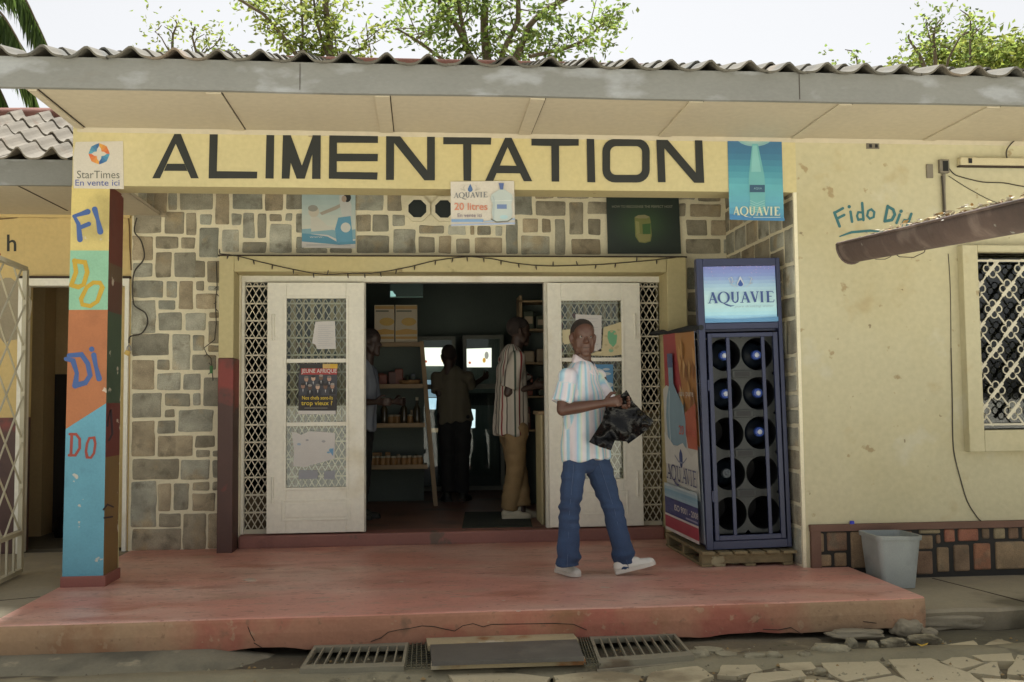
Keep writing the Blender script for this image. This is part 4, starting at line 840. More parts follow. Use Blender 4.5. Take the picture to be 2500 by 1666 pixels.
# dark green can poster
fl = Flat(onwall(YS - .03)); fl.back([(1479, 440), (1655, 440), (1663, 620), (1484, 620)], C_(38, 52, 44))
for i in range(14):
    t = 1 - i / 14; fl.ell(1570, 548, 84 * t, 70 * t + 18, C_(38 + 14 * (1 - t) * 1.6, 54 + 42 * (1 - t), 46 + 14 * (1 - t)), k=None) if False else fl.poly([(1570 + 82 * t * math.cos(a), 546 + (66 * t) * math.sin(a)) for a in [j * math.pi / 12 for j in range(24)]], C_(40 + 20 * (1 - t), 54 + 40 * (1 - t), 45 + 8 * (1 - t)))
fl.text('HOW TO RECOGNISE THE PERFECT HOST', 1494, 502, 1642, 508, C_(140, 142, 120), bold=.01)
fl.poly([(1549, 532), (1558, 526), (1574, 525), (1586, 530), (1588, 540), (1591, 575), (1588, 590), (1575, 594), (1560, 592), (1551, 578)], C_(126, 130, 66)); fl.poly([(1549, 531), (1558, 526), (1574, 525), (1586, 530), (1578, 534), (1558, 534)], C_(150, 144, 100)); fl.poly([(1568, 548), (1588, 546), (1588, 572), (1569, 572)], C_(64, 104, 50)); fl.poly([(1552, 570), (1572, 573), (1588, 572), (1586, 588), (1572, 592), (1560, 590)], C_(146, 142, 84)); fl.poly([(1551, 540), (1560, 542), (1562, 570), (1554, 572)], C_(150, 150, 88))
tag(link('drink_poster', fl.mb), 'dark green poster with a glowing drink can on the stone wall', 'poster')
# tall blue banner
fl = Flat(onwall(YF - .005)); q4 = [(1776, 331), (1908, 333), (1914, 540), (1781, 537)]; fl.back(q4, C_(52, 116, 150))
fl.grad(0, 0, 0, 0, [(54, 100, 138), (48, 108, 144), (58, 138, 160), (84, 166, 178), (84, 160, 180), (60, 130, 170)], 14, quad=q4)
for i in range(6):
    r = 1 - i / 6; fl.poly([(1842 + 46 * r * math.cos(a), 332 + 26 * r * math.sin(a)) for a in [j * math.pi / 12 for j in range(13)]], C_(120 + 16 * i, 166 + 6 * i, 166 + 2 * i))
fl.poly([(1836, 352), (1850, 352), (1866, 430), (1868, 455), (1868, 520), (1834, 520), (1828, 455), (1828, 430)], C_(96, 166, 168)); fl.poly([(1838, 356), (1847, 356), (1858, 420), (1834, 420)], C_(120, 182, 180)); fl.poly([(1830, 452), (1867, 452), (1867, 470), (1830, 470)], C_(44, 82, 108)); fl.text('AQUA', 1840, 458, 1860, 464, C_(130, 170, 180))
for i in range(5): fl.stroke([(1831 - i * .3, 490 + i * 6), (1848, 498 + i * 5), (1866 + i * .3, 490 + i * 6)], 1.2, C_(140, 190, 190))
aquavie(fl, 1788, 505, 1903, 526, C_(196, 200, 170), .01); fl.poly([(1781, 524), (1796, 526), (1830, 532), (1870, 530), (1914, 534), (1914, 540), (1781, 537)], C_(54, 122, 170)); fl.rect(1838, 531, 1904, 532.5, C_(180, 200, 190))
tag(link('bottle_banner', fl.mb), 'tall blue banner with a pale bottle hung at the right end of the beam', 'banner')
# things taped on the door glass
yp = YS - .024
def sheet(name, lb, pts, m, cat='paper', art=None):
    fl = Flat(onwall(yp, .0004)); fl.back(pts, m, Vector((0, .0006, 0)))
    if art: art(fl)
    return tag(link(name, fl.mb), lb, cat)
def lines(x0, x1, ys, c): return lambda fl: [fl.rect(x0, y, x1 - 6 * (i % 3), y + 1.2, c) for i, y in enumerate(ys)]
sheet('paper_notice', 'white typed notice with torn left edge taped at the top of the left door glass', [(770, 786), (818, 784), (820, 852), (775, 853), (770, 842), (762, 838), (766, 812)], m_pap2, 'notice', lines(776, 814, range(794, 846, 5), C_(186, 184, 184)))
def mag(fl):
    fl.rect(731, 892, 822, 914, C_(44, 42, 38)); fl.rect(788, 889, 806, 900, C_(206, 170, 90)); fl.rect(806, 889, 824, 900, C_(214, 170, 20)); fl.rect(735, 900, 823, 915, C_(172, 48, 42)); fl.text('JEUNE AFRIQUE', 736, 901, 822, 914, m_pap2, bold=.012)
    fl.rect(729, 915, 823, 966, C_(60, 62, 70)); fl.rect(729, 966, 822, 1002, C_(44, 38, 36))
    sk = [(176, 136, 112), (196, 160, 136), (120, 86, 66), (186, 142, 120), (150, 112, 92), (92, 66, 52), (200, 166, 142), (110, 80, 62), (170, 130, 106)]
    for i, (x, y) in enumerate([(748, 926), (765, 924), (784, 922), (804, 925), (740, 943), (757, 946), (776, 945), (795, 944), (812, 943)]):
        fl.poly([(x - 8, y + 20), (x - 7, y + 9), (x, y + 6), (x + 7, y + 9), (x + 8, y + 20)], C_(*[(40, 42, 52), (64, 66, 74), (36, 36, 40)][i % 3])); fl.poly([(x - 1.5, y + 8), (x + 1.5, y + 8), (x, y + 16)], C_(190, 190, 190)); fl.ell(x, y, 5, 6.5, C_(*sk[i])); fl.ell(x, y - 4.5, 5, 3, C_(*[(120, 112, 104), (46, 40, 36), (150, 144, 136)][i % 3]))
    fl.text('Nos chefs sont-ils', 738, 967, 813, 976, C_(214, 184, 20), bold=.012); fl.text('trop vieux ?', 736, 979, 812, 993, C_(214, 184, 20), bold=.015); fl.rect(744, 996, 800, 997.2, C_(150, 146, 140)); fl.rect(729, 1003, 820, 1012, m_pap2)
sheet('magazine_cover', 'magazine cover with red masthead and rows of faces taped mid left door glass', [(731, 888), (824, 888), (820, 1012), (728, 1012)], C_(50, 46, 44), 'magazine', mag)
def torn(fl):
    for (x, y, r, c) in ((730, 1085, 5, (150, 170, 190)), (802, 1105, 4, (110, 160, 190)), (750, 1075, 4, (150, 150, 150)), (790, 1078, 5, (160, 160, 160)), (808, 1098, 5, (120, 170, 196))): fl.ell(x, y, r, r * .6, C_(*c), 9)
    fl.poly([(803, 1100), (814, 1094), (813, 1114)], C_(96, 150, 190))
sheet('torn_poster', 'torn white poster remains taped low on the left door glass', [(712, 1055), (722, 1056), (735, 1062), (756, 1053), (790, 1055), (818, 1058), (817, 1120), (790, 1128), (770, 1133), (745, 1141), (716, 1138), (718, 1100)], m_pap2, 'poster', torn)
m_patch = C_(150, 152, 158)
sheet('tape_patch', 'wider of two grey paper patches at the bottom of the left door glass', [(729, 1148), (775, 1149), (777, 1160), (774, 1170), (729, 1170)], m_patch, 'paper')
sheet('tape_patch', 'smaller square grey paper patch at the bottom right of the left door glass', [(791, 1150), (818, 1150), (817, 1171), (791, 1171)], m_patch, 'paper')
sheet('paper_notice', 'white notice with printed lines on the right door glass behind the man', [(1405, 768), (1469, 770), (1468, 858), (1405, 858)], m_pap2, 'notice', lines(1412, 1460, range(778, 850, 7), C_(180, 178, 178)))
def crest(fl):
    fl.poly([(1484, 810), (1492, 806), (1502, 808), (1507, 820), (1505, 838), (1497, 848), (1487, 838), (1483, 824)], C_(110, 178, 130)); fl.ell(1492, 856, 6, 5, C_(140, 180, 140), 8)
    for i in range(8): fl.ell(1478 + rnd.random() * 38, 800 + rnd.random() * 60, 4, 3, C_(190, 176, 130), 7)
sheet('green_sticker', 'yellowed torn sheet with a green blotch on the right door glass', [(1473, 800), (1518, 786), (1520, 866), (1490, 870), (1440, 868), (1470, 850)], C_(206, 192, 146), 'sticker', crest)
sheet('yellowed_sheet', 'scrap of yellowed sheet on the left of the right door glass', [(1373, 806), (1398, 804), (1396, 838), (1378, 842), (1373, 834)], C_(206, 194, 150), 'sticker')
def sky_(fl):
    for (x, y, w_, h_) in ((1478, 913, 14, 4), (1486, 940, 12, 6), (1480, 902, 9, 3), (1488, 962, 10, 5), (1478, 950, 7, 3)): fl.ell(x, y, w_, h_, C_(178, 190, 196), 12)
sheet('blue_poster', 'blue poster with white cloud shapes on the right door glass behind the man', [(1452, 890), (1497, 890), (1497, 972), (1452, 972)], C_(76, 136, 178), 'poster', sky_)

# ================================================================== WATER BOTTLE RACK
RY = 6.98; rz0 = .118; tilt = math.radians(-1.0); RX0, RX1 = 2.035, 2.665
rtop = at(1712, 632, RY).z
rack = thing('bottle_rack', 'tall navy metal water bottle rack with a lit blue header on a pallet', 'rack', (RX0, RY, rz0)); rack.rotation_euler = (0, tilt, 0)
RT = Matrix.Translation((RX0, RY, rz0)) @ Matrix.Rotation(tilt, 4, 'Y') @ Matrix.Translation((-RX0, -RY, -rz0))
hz0, hz1 = at(1712, 790, RY).z, rtop
mb = MB(); pw = .05
mb.box(RX0, RX0 + pw, RY, RY + .05, rz0, rtop, m_navy, .004); mb.box(RX1 - pw * .6, RX1, RY, RY + .05, rz0, rtop, m_navy, .004)
mb.box(RX0 + pw + .0005, RX1 - pw * .6 - .0005, RY, RY + .05, rtop - .055, rtop, m_navy, .004); mb.box(RX0 + pw + .0005, RX1 - pw * .6 - .0005, RY, RY + .05, hz0 - .045, hz0, m_navy, .004); mb.box(RX0 + pw + .0005, RX1 - pw * .6 - .0005, RY, RY + .05, rz0, rz0 + .06, m_navy, .004)
RB = hz0 - .02
mb.box(RX0, RX0 + .04, RY + .88, RY + .92, rz0, RB, m_navy); mb.box(RX1 - .04, RX1, RY + .88, RY + .92, rz0, RB, m_navy)
mb.box(RX0 + .0005, RX1, RY + .051, RY + .92, RB - .04, RB - .001, m_navy); mb.box(RX0 + .03, RX1 - .001, RY + .90, RY + .91, rz0 + .05, RB - .05, m_navy); mb.box(RX1 - .02, RX1 - .004, RY + .051, RY + .88, rz0 + .03, RB - .05, m_navy); mb.box(RX0 + .01, RX1 - .01, RY + .051, RY + .09, hz0 + .001, rtop - .005, m_navy); mb.box(RX0 + .041, RX1 - .041, RY + .06, RY + .88, rz0, rz0 + .03, m_navy)
link('frame', mb, rack)
mb = MB(); dz1 = hz0 - .075; dx_a, dx_b = RX0 + .062, RX1 - .045                 # barred front gate
mb.box(dx_a, dx_a + .03, RY - .012, RY + .015, rz0 + .065, dz1, m_navy, .003); mb.box(dx_b - .035, dx_b, RY - .012, RY + .015, rz0 + .065, dz1, m_navy, .003); mb.box(dx_a + .0305, dx_b - .0355, RY - .012, RY + .015, dz1 - .03, dz1, m_navy, .003); mb.box(dx_a + .0305, dx_b - .0355, RY - .012, RY + .015, rz0 + .065, rz0 + .10, m_navy, .003)
for f in (.30, .80): x = dx_a + (dx_b - dx_a) * f - .02; mb.box(x, x + .026, RY - .008, RY + .010, rz0 + .1005, dz1 - .0305, m_navy, .003)
for hz in (.5, 1.3): mb.tube([(dx_a - .006, RY - .006, hz - .04), (dx_a - .006, RY - .006, hz + .04)], .008, m_navy, 8)
link('barred_gate', mb, rack)
# header light box
lt = lambda u, v, k: Vector((RX0 + pw + .004 + u * (RX1 - RX0 - pw * 1.6 - .008), RY + .012 - .00025 * k, hz1 - .058 - v * (hz1 - hz0 - .062)))
fl = Flat(lt); fl.back([(0, 0), (1, 0), (1, 1), (0, 1)], C_(110, 130, 170), Vector((0, .02, 0)))
fl.grad(0, 0, 1, 1, [(106, 112, 168), (112, 132, 178), (136, 168, 188), (158, 190, 192), (162, 196, 196), (150, 196, 204), (112, 164, 204)], 16, emit=.18)
for i in range(60): fl.ell(rnd.random(), rnd.random() ** 2 * .3, .008, .006, C_(150 + rnd.random() * 30, 150, 190), 6)
wv = C_(176, 184, 190); fl.stroke([(.36, .30), (.34, .22), (.38, .20), (.40, .27), (.37, .33), (.45, .38)], .008, wv); fl.stroke([(.62, .20), (.66, .22), (.63, .32), (.67, .30), (.57, .38)], .008, wv)
drop(fl, .50, .32, .048, .14, C_(186, 196, 206)); drop(fl, .50, .33, .036, .09, C_(46, 84, 158))
class Sq:
    def __init__(s, fl): s.fl = fl
aquavie(fl, .035, .46, .955, .66, C_(56, 82, 140)); fl.text('pure drinking water', .40, .70, .95, .755, C_(150, 176, 186), shear=.3); fl.poly([(0, .93), (.4, .955), (1, .92), (1, 1), (0, 1)], C_(90, 150, 196))
link('header_sign', fl.mb, rack)
# moulded crate with round openings
m_crate = mat('grey_crate', (46, 50, 48), .5, .15, 5, .1, 20); m_hole = mat('crate_hole', (12, 14, 16), .5, 0, fine=0)
cx0, cx1, cz0, cz1 = RX0 + .085, RX1 - .05, rz0 + .10, dz1 - .01; cw, chh = (cx1 - cx0) / 2, (cz1 - cz0) / 5; yc = RY + .075
mb = MB(); cells = []
for i in range(2):
    for j in range(5):
        x, z = cx0 + (i + .5) * cw, cz1 - (j + .5) * chh; cells.append((i, j, x, z)); nS = 32; rr_ = min(cw, chh) * .49; V = []
        for k in range(nS):
            t = 2 * math.pi * (k + .5) / nS; c_, s__ = math.cos(t), math.sin(t); q_ = max(abs(c_), abs(s__)); V.append((x + c_ / q_ * cw / 2, yc, z + s__ / q_ * chh / 2))
        for (r, dy) in ((rr_, 0), (rr_ * .97, .012), (rr_ * .95, .5)):
            for k in range(nS): t = 2 * math.pi * (k + .5) / nS; V.append((x + r * math.cos(t), yc + dy, z + r * math.sin(t)))
        for l in range(3):
            mb.add(V[l * nS:(l + 2) * nS], [(k, (k + 1) % nS, nS + (k + 1) % nS, nS + k) for k in range(nS)], m_crate if l < 2 else m_hole, smooth=l > 0)
        mb.add(V[3 * nS:], [tuple(range(nS))], m_hole)
for j in range(1, 5):
    z = cz1 - j * chh; mb.box(cx0 + cw - .075, cx0 + cw + .075, yc - .012, yc - .001, z - .028, z + .028, m_crate, .006); mb.box(cx0 + cw - .055, cx0 + cw + .055, yc - .0135, yc - .0125, z - .018, z + .018, m_hole)
link('bottle_crate', mb, rack)
# side banner on the rack
sp = Flat(onside(RX0 - .004, .0006)); b4 = [(1627, 818), (1703, 806), (1722, 1330), (1638, 1290)]; sp.back(b4, C_(150, 160, 170), Vector((.003, 0, 0)))
f4 = lambda u, v: ((b4[0][0] * (1 - u) + b4[1][0] * u) * (1 - v) + (b4[3][0] * (1 - u) + b4[2][0] * u) * v, (b4[0][1] * (1 - u) + b4[1][1] * u) * (1 - v) + (b4[3][1] * (1 - u) + b4[2][1] * u) * v)
mp0 = sp.mp; sp.mp = lambda u, v, k: mp0(*f4(u, v), k)
sp.rect(0, 0, 1, .30, C_(166, 52, 58)); sp.poly([(.38, 0), (1, 0), (1, .55), (.72, .5), (.55, .3), (.42, .12)], C_(176, 122, 62))
for i in range(26):
    a, u, v = rnd.uniform(-.5, .2), rnd.uniform(.45, .95), rnd.uniform(.02, .42); sp.poly([(u, v), (u + .06, v + .03), (u + .05 + a * .1, v + .10), (u - .01, v + .07)], C_(*[(200, 150, 84), (150, 96, 48), (214, 172, 110)][i % 3]))
sp.poly([(0, .28), (.1, .26), (.35, .28), (.6, .45), (1, .55), (1, .8), (0, .8)], C_(196, 196, 190)); sp.poly([(.6, .4), (1, .34), (1, .56), (.7, .56)], C_(186, 96, 70))
sp.poly([(.18, .13), (.34, .13), (.33, .25), (.42, .29), (.62, .36), (.66, .42), (.66, .56), (.10, .56), (.06, .42), (.10, .33), (.19, .26)], C_(126, 158, 176)); sp.rect(.17, .10, .34, .17, C_(74, 84, 126)); sp.stroke([(.2, .3), (.16, .4), (.17, .55)], .03, C_(170, 194, 204)); sp.poly([(0, .50), (.3, .57), (.55, .54), (.8, .60), (1, .56), (1, .66), (0, .66)], C_(206, 206, 200))
sp.text('20 litres', .45, .455, .98, .50, C_(200, 96, 84), bold=.008); sp.text('eau pure', .5, .29, .96, .32, C_(206, 196, 186), bold=.008); drop(sp, .48, .615, .05, .045, C_(50, 70, 130)); sp.stroke([(.3, .61), (.4, .635), (.48, .64), (.56, .635), (.66, .61)], .008, C_(130, 140, 160))
aquavie(sp, .02, .66, 1.0, .735, C_(70, 76, 124), tw=.55); sp.grad(0, .76, 1, .83, [(190, 200, 202), (120, 164, 190), (150, 180, 196)], 5); sp.rect(0, .83, 1, .915, C_(52, 58, 118)); sp.text('ISO 9001 - 2008', .28, .855, 1.0, .885, C_(196, 192, 186), bold=.01); sp.rect(.62, .897, .98, .905, C_(150, 150, 180)); sp.rect(0, .915, 1, .925, C_(206, 200, 196)); sp.rect(0, .925, 1, .985, C_(166, 50, 72)); sp.rect(0, .985, 1, 1, C_(206, 200, 196))
link('side_banner', sp.mb, rack)
# bottles lying in the crate
m_bot = mat('blue_bottle', (12, 22, 32), .32, .1, 6, spec=.8); m_capb = mat('blue_cap', (52, 84, 168), .4, 0, fine=0); m_capw = mat('cap_label', (206, 212, 226), .5, 0, fine=0)
full = {(0, 0): 'top left', (1, 0): 'top right', (0, 1): 'second row left', (1, 1): 'second row right', (1, 2): 'third row right', (0, 3): 'fourth row left'}
for (i, j, x, z) in cells:
    if (i, j) not in full: continue
    dim = (i, j) == (0, 3)
    yb = yc + (.12 if not dim else .2); r = min(cw, chh) * .44; p = RT @ Vector((x + jit(.012), yb + jit(.02), z + jit(.008)))
    b = thing('water_bottle', 'blue water bottle lying in the rack, %s opening%s' % (full[(i, j)], ', with a dull cap' if dim else ''), 'bottle', p, 'water bottles in the rack'); b.rotation_euler = (0, tilt, 0)
    mb = MB(); O = Vector(p)
    mb.lathe(O, (0, 1, 0), [(-.075, .024), (-.045, .026), (-.035, .032), (-.02, r * .62), (.0, r * .85), (.03, r * .98), (.07, r), (.12, r * .97), (.14, r), (.34, r), (.36, r * .9), (.36, .0)], m_bot, 28); link('body', mb, b)
    mb = MB(); cm, cwm = (m_capb, m_capw) if not dim else (mat('dull_cap', (96, 104, 110), .5, 0, fine=0),) * 2
    mb.lathe(O, (0, 1, 0), [(-.060, .036), (-.092, .035), (-.098, .030), (-.098, .018)], cm, 20); mb.lathe(O, (0, 1, 0), [(-.0985, .018), (-.1000, .018), (-.1000, .0)], cwm, 16); link('cap', mb, b)
# pallet
pal = thing('pallet', 'grey wooden pallet under the bottle rack', 'pallet', (2.35, 7.45, 0)); m_pal = mat('grey_pallet_wood', (130, 116, 82), .9, .2, 5, .3, 25, stretch=(4, 1, 4))
for k in range(6): mb = MB(); x = 1.985 + k * .118; mb.box(x, x + .095, 6.925 - .02 * (k % 2), 8.02, .093, .113, m_pal, .003); link('deck_board', mb, pal)
for y in (6.97, 7.45, 7.92): mb = MB(); mb.box(1.99, 2.665, y, y + .07, .022, .0925, m_pal, .004); link('stringer', mb, pal)
for x in (1.99, 2.31, 2.59): mb = MB(); mb.box(x, x + .075, 6.96, 8.01, .002, .0215, m_pal, .003); link('bottom_board', mb, pal)
c = atZ(1752, 1385, .0)
for i, (px_, lb, sx, m__) in enumerate(((1755, 'pale broken block wedged under the front left corner of the pallet', .058, mat('pale_block', (168, 158, 122), .9, .15, 6, .5, 25)), (1795, 'small brown brick piece beside the pale block under the pallet', .035, m_rock))):
    p = atZ(px_, 1384 - 6 * i, 0); r = rock('prop_stone', lb, (p.x, p.y + .04, .042), sx, .05, .044, 80 + i, .1, None, m__, .45)
# strap from grille to rack
mb = MB(); P = [at(1590, 815, 8.42), at(1620, 811, 8.1), at(1630, 813, 7.95), at(1680, 803, 7.2), at(1712, 800, 6.97)]; mb.tube(P, [.018, .02, .014, .024, .02], mat('dark_cloth', (34, 38, 40), .9, .2, 12), 8)
tag(link('tie_strap', mb), 'dark knotted strap tying the rack to the white grille', 'strap')

# ================================================================== THINGS ON THE RIGHT
# half round gutter with leaf litter, running towards the camera
p_end = at(2079, 610, 5.0); p_near = at(2500, 521, 3.35); gdir = (p_near - p_end).normalized(); gsd = gdir.cross(Vector((0, 0, 1))).normalized(); gup = gsd.cross(gdir).normalized(); gr = .076
GP = lambda t, a, b: p_end + gdir * t + gsd * a + gup * b
gut = thing('rain_gutter', 'brown half round metal rain gutter jutting into view at right', 'gutter', p_end)
m_gut = mat('brown_gutter', (82, 66, 58), .75, .18, 4, .4, 30, stains=(((112, 96, 86), 6, .55, .12, .8), ((54, 44, 38), 2.6, .5, .15), ((150, 150, 140), 12, .66, .03, .6)))
ts = [i * .12 for i in range(32)]; nA = 15; V = []
for t_ in ts:
    for k in range(nA): t = math.pi + math.pi * k / (nA - 1); V.append(GP(t_, gr * math.cos(t), .03 + gr * 1.32 * math.sin(t)))
    for k in range(nA): t = 2 * math.pi - math.pi * k / (nA - 1); V.append(GP(t_, (gr - .004) * math.cos(t), .031 + (gr * 1.32 - .004) * math.sin(t)))
m2 = 2 * nA; mb = MB(); mb.add(V, [(i * m2 + j, i * m2 + (j + 1) % m2, (i + 1) * m2 + (j + 1) % m2, (i + 1) * m2 + j) for i in range(len(ts) - 1) for j in range(m2)], m_gut, smooth=True); link('trough', mb, gut)
arc = [math.pi + math.pi * k / 14 for k in range(15)]
mb = MB(); mb.add([GP(.002, gr * math.cos(t), .03 + gr * 1.32 * math.sin(t)) for t in arc], [tuple(range(15))], m_gut); mb.tube([GP(-.002, (gr + .004) * math.cos(t), .03 + (gr * 1.32 + .004) * math.sin(t)) for t in arc], .006, m_gut, 6); link('end_cap', mb, gut)
for sgn in (-1, 1): mb = MB(); mb.tube([GP(t_, sgn * gr, .032) for t_ in ts], .007, m_gut, 6); link('rim', mb, gut)
mb = MB(); m_lit = [mat('dry_leaf_%d' % i, c, .85, .15, 9) for i, c in enumerate(((214, 208, 190), (150, 120, 80), (186, 150, 90), (190, 182, 160), (206, 200, 186)))]
for i in range(900):
    t_ = .2 + rnd.random() ** .8 * 3.4; hgt = .050 + .022 * noise.noise((t_ * 3, 0, 0)); a_ = rnd.uniform(-.07, .07); c = GP(t_, a_, .015 + hgt * rnd.random() * (1.15 - abs(a_) / .085) + .016); a = rnd.random() * 6.3; L, W_ = rnd.uniform(.010, .026), rnd.uniform(.005, .012); d = Vector((math.cos(a), math.sin(a), jit(.35))) * L; q_ = Vector((-math.sin(a), math.cos(a), jit(.4))) * W_
    mb.add([c - d, c + q_, c + d, c - q_], [(0, 1, 2, 3)], m_lit[rnd.randrange(5)])
tag(link('leaf_litter', mb), 'dry leaf litter lying along the top of the brown rain gutter', 'leaf litter', kind='stuff')
for (t0, t1, dz_, lb) in ((.22, .50, .016, 'thin dark twig hanging under the brown gutter near its end'), (.50, .86, .030, 'looped thin wire hanging under the middle of the brown gutter')):
    mb = MB(); mb.tube([GP(t0, -.01, -.052), GP(t0 + .05, -.02, -.06 - dz_ * .6), GP((t0 + t1) / 2, -.03, -.06 - dz_), GP(t1 - .05, -.02, -.062 - dz_ * .5), GP(t1, -.01, -.05)], .0020, m_cable, 5); tag(link('dangling_twig', mb), lb, 'twig', 'twigs under the gutter')
# grey plastic bin
bn = thing('waste_bin', 'dented grey plastic waste bin between the porch end and stone plinth', 'bin', (3.2, 6.55, -.1)); m_bin = mat('grey_bin_plastic', (150, 156, 152), .5, .12, 5, .1, 20, stains=(((122, 128, 124), 3, .55, .15), ((150, 154, 150), 5, .64, .06, .6)))
def loopr(cx_, cy_, z, hx, hy, r, n=5): return [(cx_ + sx * (hx - r) + r * math.cos(math.radians(a0 + 90 * k / n)), cy_ + sy * (hy - r) + r * math.sin(math.radians(a0 + 90 * k / n)), z) for sx, sy, a0 in ((1, 1, 0), (-1, 1, 90), (-1, -1, 180), (1, -1, 270)) for k in range(n + 1)]
bt = at(2170, 1302, 6.6).z; bcx, bcy = 3.215, 6.60
LL = [loopr(bcx, bcy, -.088, .118, .13, .03), loopr(bcx, bcy, bt - .03, .148, .16, .04), loopr(bcx, bcy, bt - .028, .158, .17, .045), loopr(bcx, bcy, bt, .160, .172, .045), loopr(bcx, bcy, bt, .146, .158, .04), loopr(bcx, bcy, -.075, .112, .124, .03)]
n_ = len(LL[0]); V = [Vector(p) + Vector((.006 * noise.noise((p[0] * 6, p[1] * 6, p[2] * 5)), .01 * noise.noise((p[0] * 6, p[1] * 6, 3 + p[2] * 5)), .008 * noise.noise((p[0] * 5, p[1] * 5, 8)) if p[2] > .1 else 0)) for L in LL for p in L]
mb = MB(); mb.add(V, [(l * n_ + k, l * n_ + (k + 1) % n_, (l + 1) * n_ + (k + 1) % n_, (l + 1) * n_ + k) for l in range(5) for k in range(n_)] , m_bin, smooth=False); mb.add(V[:n_], [tuple(range(n_))], m_bin); mb.add(V[-n_:], [tuple(range(n_))], m_bin); link('body', mb, bn)
mb = MB(); p = at(2082, 1278, YF - .03); mb.lathe((p.x, YF - .018, .3025), (0, 0, 1), [(0, .016), (.018, .016), (.021, .012), (.021, 0)], mat('cap_blue', (44, 58, 190), .4, 0, fine=0), 16); tag(link('blue_bottle_top', mb), 'tiny bright blue bottle top on the brown plinth ledge by the bin', 'bottle top')
# junction box, conduit, tube lamp, cables on the right wall
W_ = lambda x, y, d=.006: at(x, y, YF - d)
jb = thing('junction_box', 'open grey junction box with broken conduit below it on the cream wall', 'junction box', W_(2302, 408)); mb = MB(); a, b = W_(2290, 391), W_(2315, 424)
m_jb = mat('grey_box', (120, 112, 96), .7, .2, 9); mb.box(a.x, b.x, YF - .03, YF, b.z, a.z, m_jb, .004); mb.box(a.x + .022, b.x - .012, YF - .032, YF - .028, b.z + .012, a.z - .012, mat('box_black', (26, 26, 24), .8, 0, fine=0)); link('box', mb, jb)
mb = MB(); mb.tube([W_(2304, 425, .012), W_(2304, 470, .012), W_(2307, 540, .012)], .013, m_jb, 8); mb.tube([W_(2299, 430, .02), W_(2303, 470, .024), W_(2306, 525, .024)], .006, m_cable, 6); link('conduit', mb, jb)
mb = MB(); mb.box(W_(2260, 375).x, W_(2276, 375).x, YF - .012, YF - .001, W_(0, 410).z, W_(0, 373).z, m_jb, .003); tag(link('switch_plate', mb), 'small grey plate on the cream wall left of the junction box', 'plate')
ve = thing('wall_vent', 'small rectangular vent with two dark openings high on the cream wall', 'vent', W_(2130, 357)); a, b = W_(2115, 350), W_(2147, 364); mb = MB(); mb.box(a.x, b.x, YF - .008, YF, b.z, a.z, m_jb, .002); link('plate', mb, ve)
for u in (.2, .65): mb = MB(); mb.box(a.x + (b.x - a.x) * u, a.x + (b.x - a.x) * (u + .22), YF - .0095, YF - .0085, b.z + .008, a.z - .008, m_hole); link('opening', mb, ve)
tl = thing('tube_lamp', 'unlit fluorescent tube fitting high on the cream wall at far right', 'lamp', W_(2420, 395)); a, b = W_(2337, 388), W_(2337, 406); mb = MB(); mb.box(a.x, a.x + 1.25, YF - .05, YF - .002, b.z, a.z, mat('lamp_body', (196, 184, 146), .6, .08, 4), .004); link('body', mb, tl)
mb = MB(); mb.box(a.x + .06, a.x + .085, YF - .058, YF - .0505, b.z + .012, a.z - .008, m_hole); link('lamp_holder', mb, tl)
mb = MB(); mb.box(a.x - .004, a.x + 1.26, YF - .04, YF - .002, b.z - .010, b.z - .001, m_crack_shade); link('painted_shadow', mb, tl)  # dark strip painted as the shade below the lamp body
def cable(lb, pts, d=.008, r=.004, m=m_cable, Y=None):
    mb = MB(); P = [at(x, y, (Y or YF) - d) for x, y in pts]; Q = []
    for i in range(len(P) - 1):
        p0, p1, p2, p3 = P[max(i - 1, 0)], P[i], P[i + 1], P[min(i + 2, len(P) - 1)]
        for t in (0, .25, .5, .75): Q.append(.5 * ((2 * p1) + (p2 - p0) * t + (2 * p0 - 5 * p1 + 4 * p2 - p3) * t * t + (3 * p1 - p0 - 3 * p2 + p3) * t ** 3))
    mb.tube(Q + [P[-1]], r, m, 6); return tag(link('cable', mb), lb, 'cable')
cable('sagging cable running right from the junction box under the tube lamp', [(2316, 410), (2328, 424), (2345, 432), (2400, 445), (2450, 447), (2500, 456), (2560, 462)])
cable('thin cable slanting down from the junction box behind the gutter', [(2316, 430), (2360, 458), (2420, 490), (2470, 505)], .006, .0025)
cable('short black cable looping from the soffit to the tube lamp', [(2478, 342), (2460, 362), (2457, 380), (2462, 398)], .03, .005)
cable('long black cable hanging down the wall beside the window frame to the plinth', [(2322, 850), (2325, 980), (2326, 1060), (2330, 1110), (2345, 1170), (2362, 1225), (2385, 1262), (2395, 1272)], .006, .004)
cable('faint vertical cable at the corner of the cream wall left of the window', [(2315, 620), (2320, 700), (2322, 850)], .004, .0025)
cable('dark cable twisting down the left edge of the stone wall', [(334, 532), (328, 565), (345, 590), (352, 630), (330, 660), (324, 690), (325, 735), (332, 750), (355, 765), (360, 790), (345, 815), (318, 822), (315, 838)], .03, .006, Y=YS)
cable('thin brown cable stapled along the top of the neighbour wall', [(-40, 538), (30, 533), (60, 529), (120, 532), (200, 529), (300, 529), (314, 540), (317, 600), (320, 660)], .006, .005, mat('brown_cable', (110, 84, 50), .7, 0, fine=0), YS)
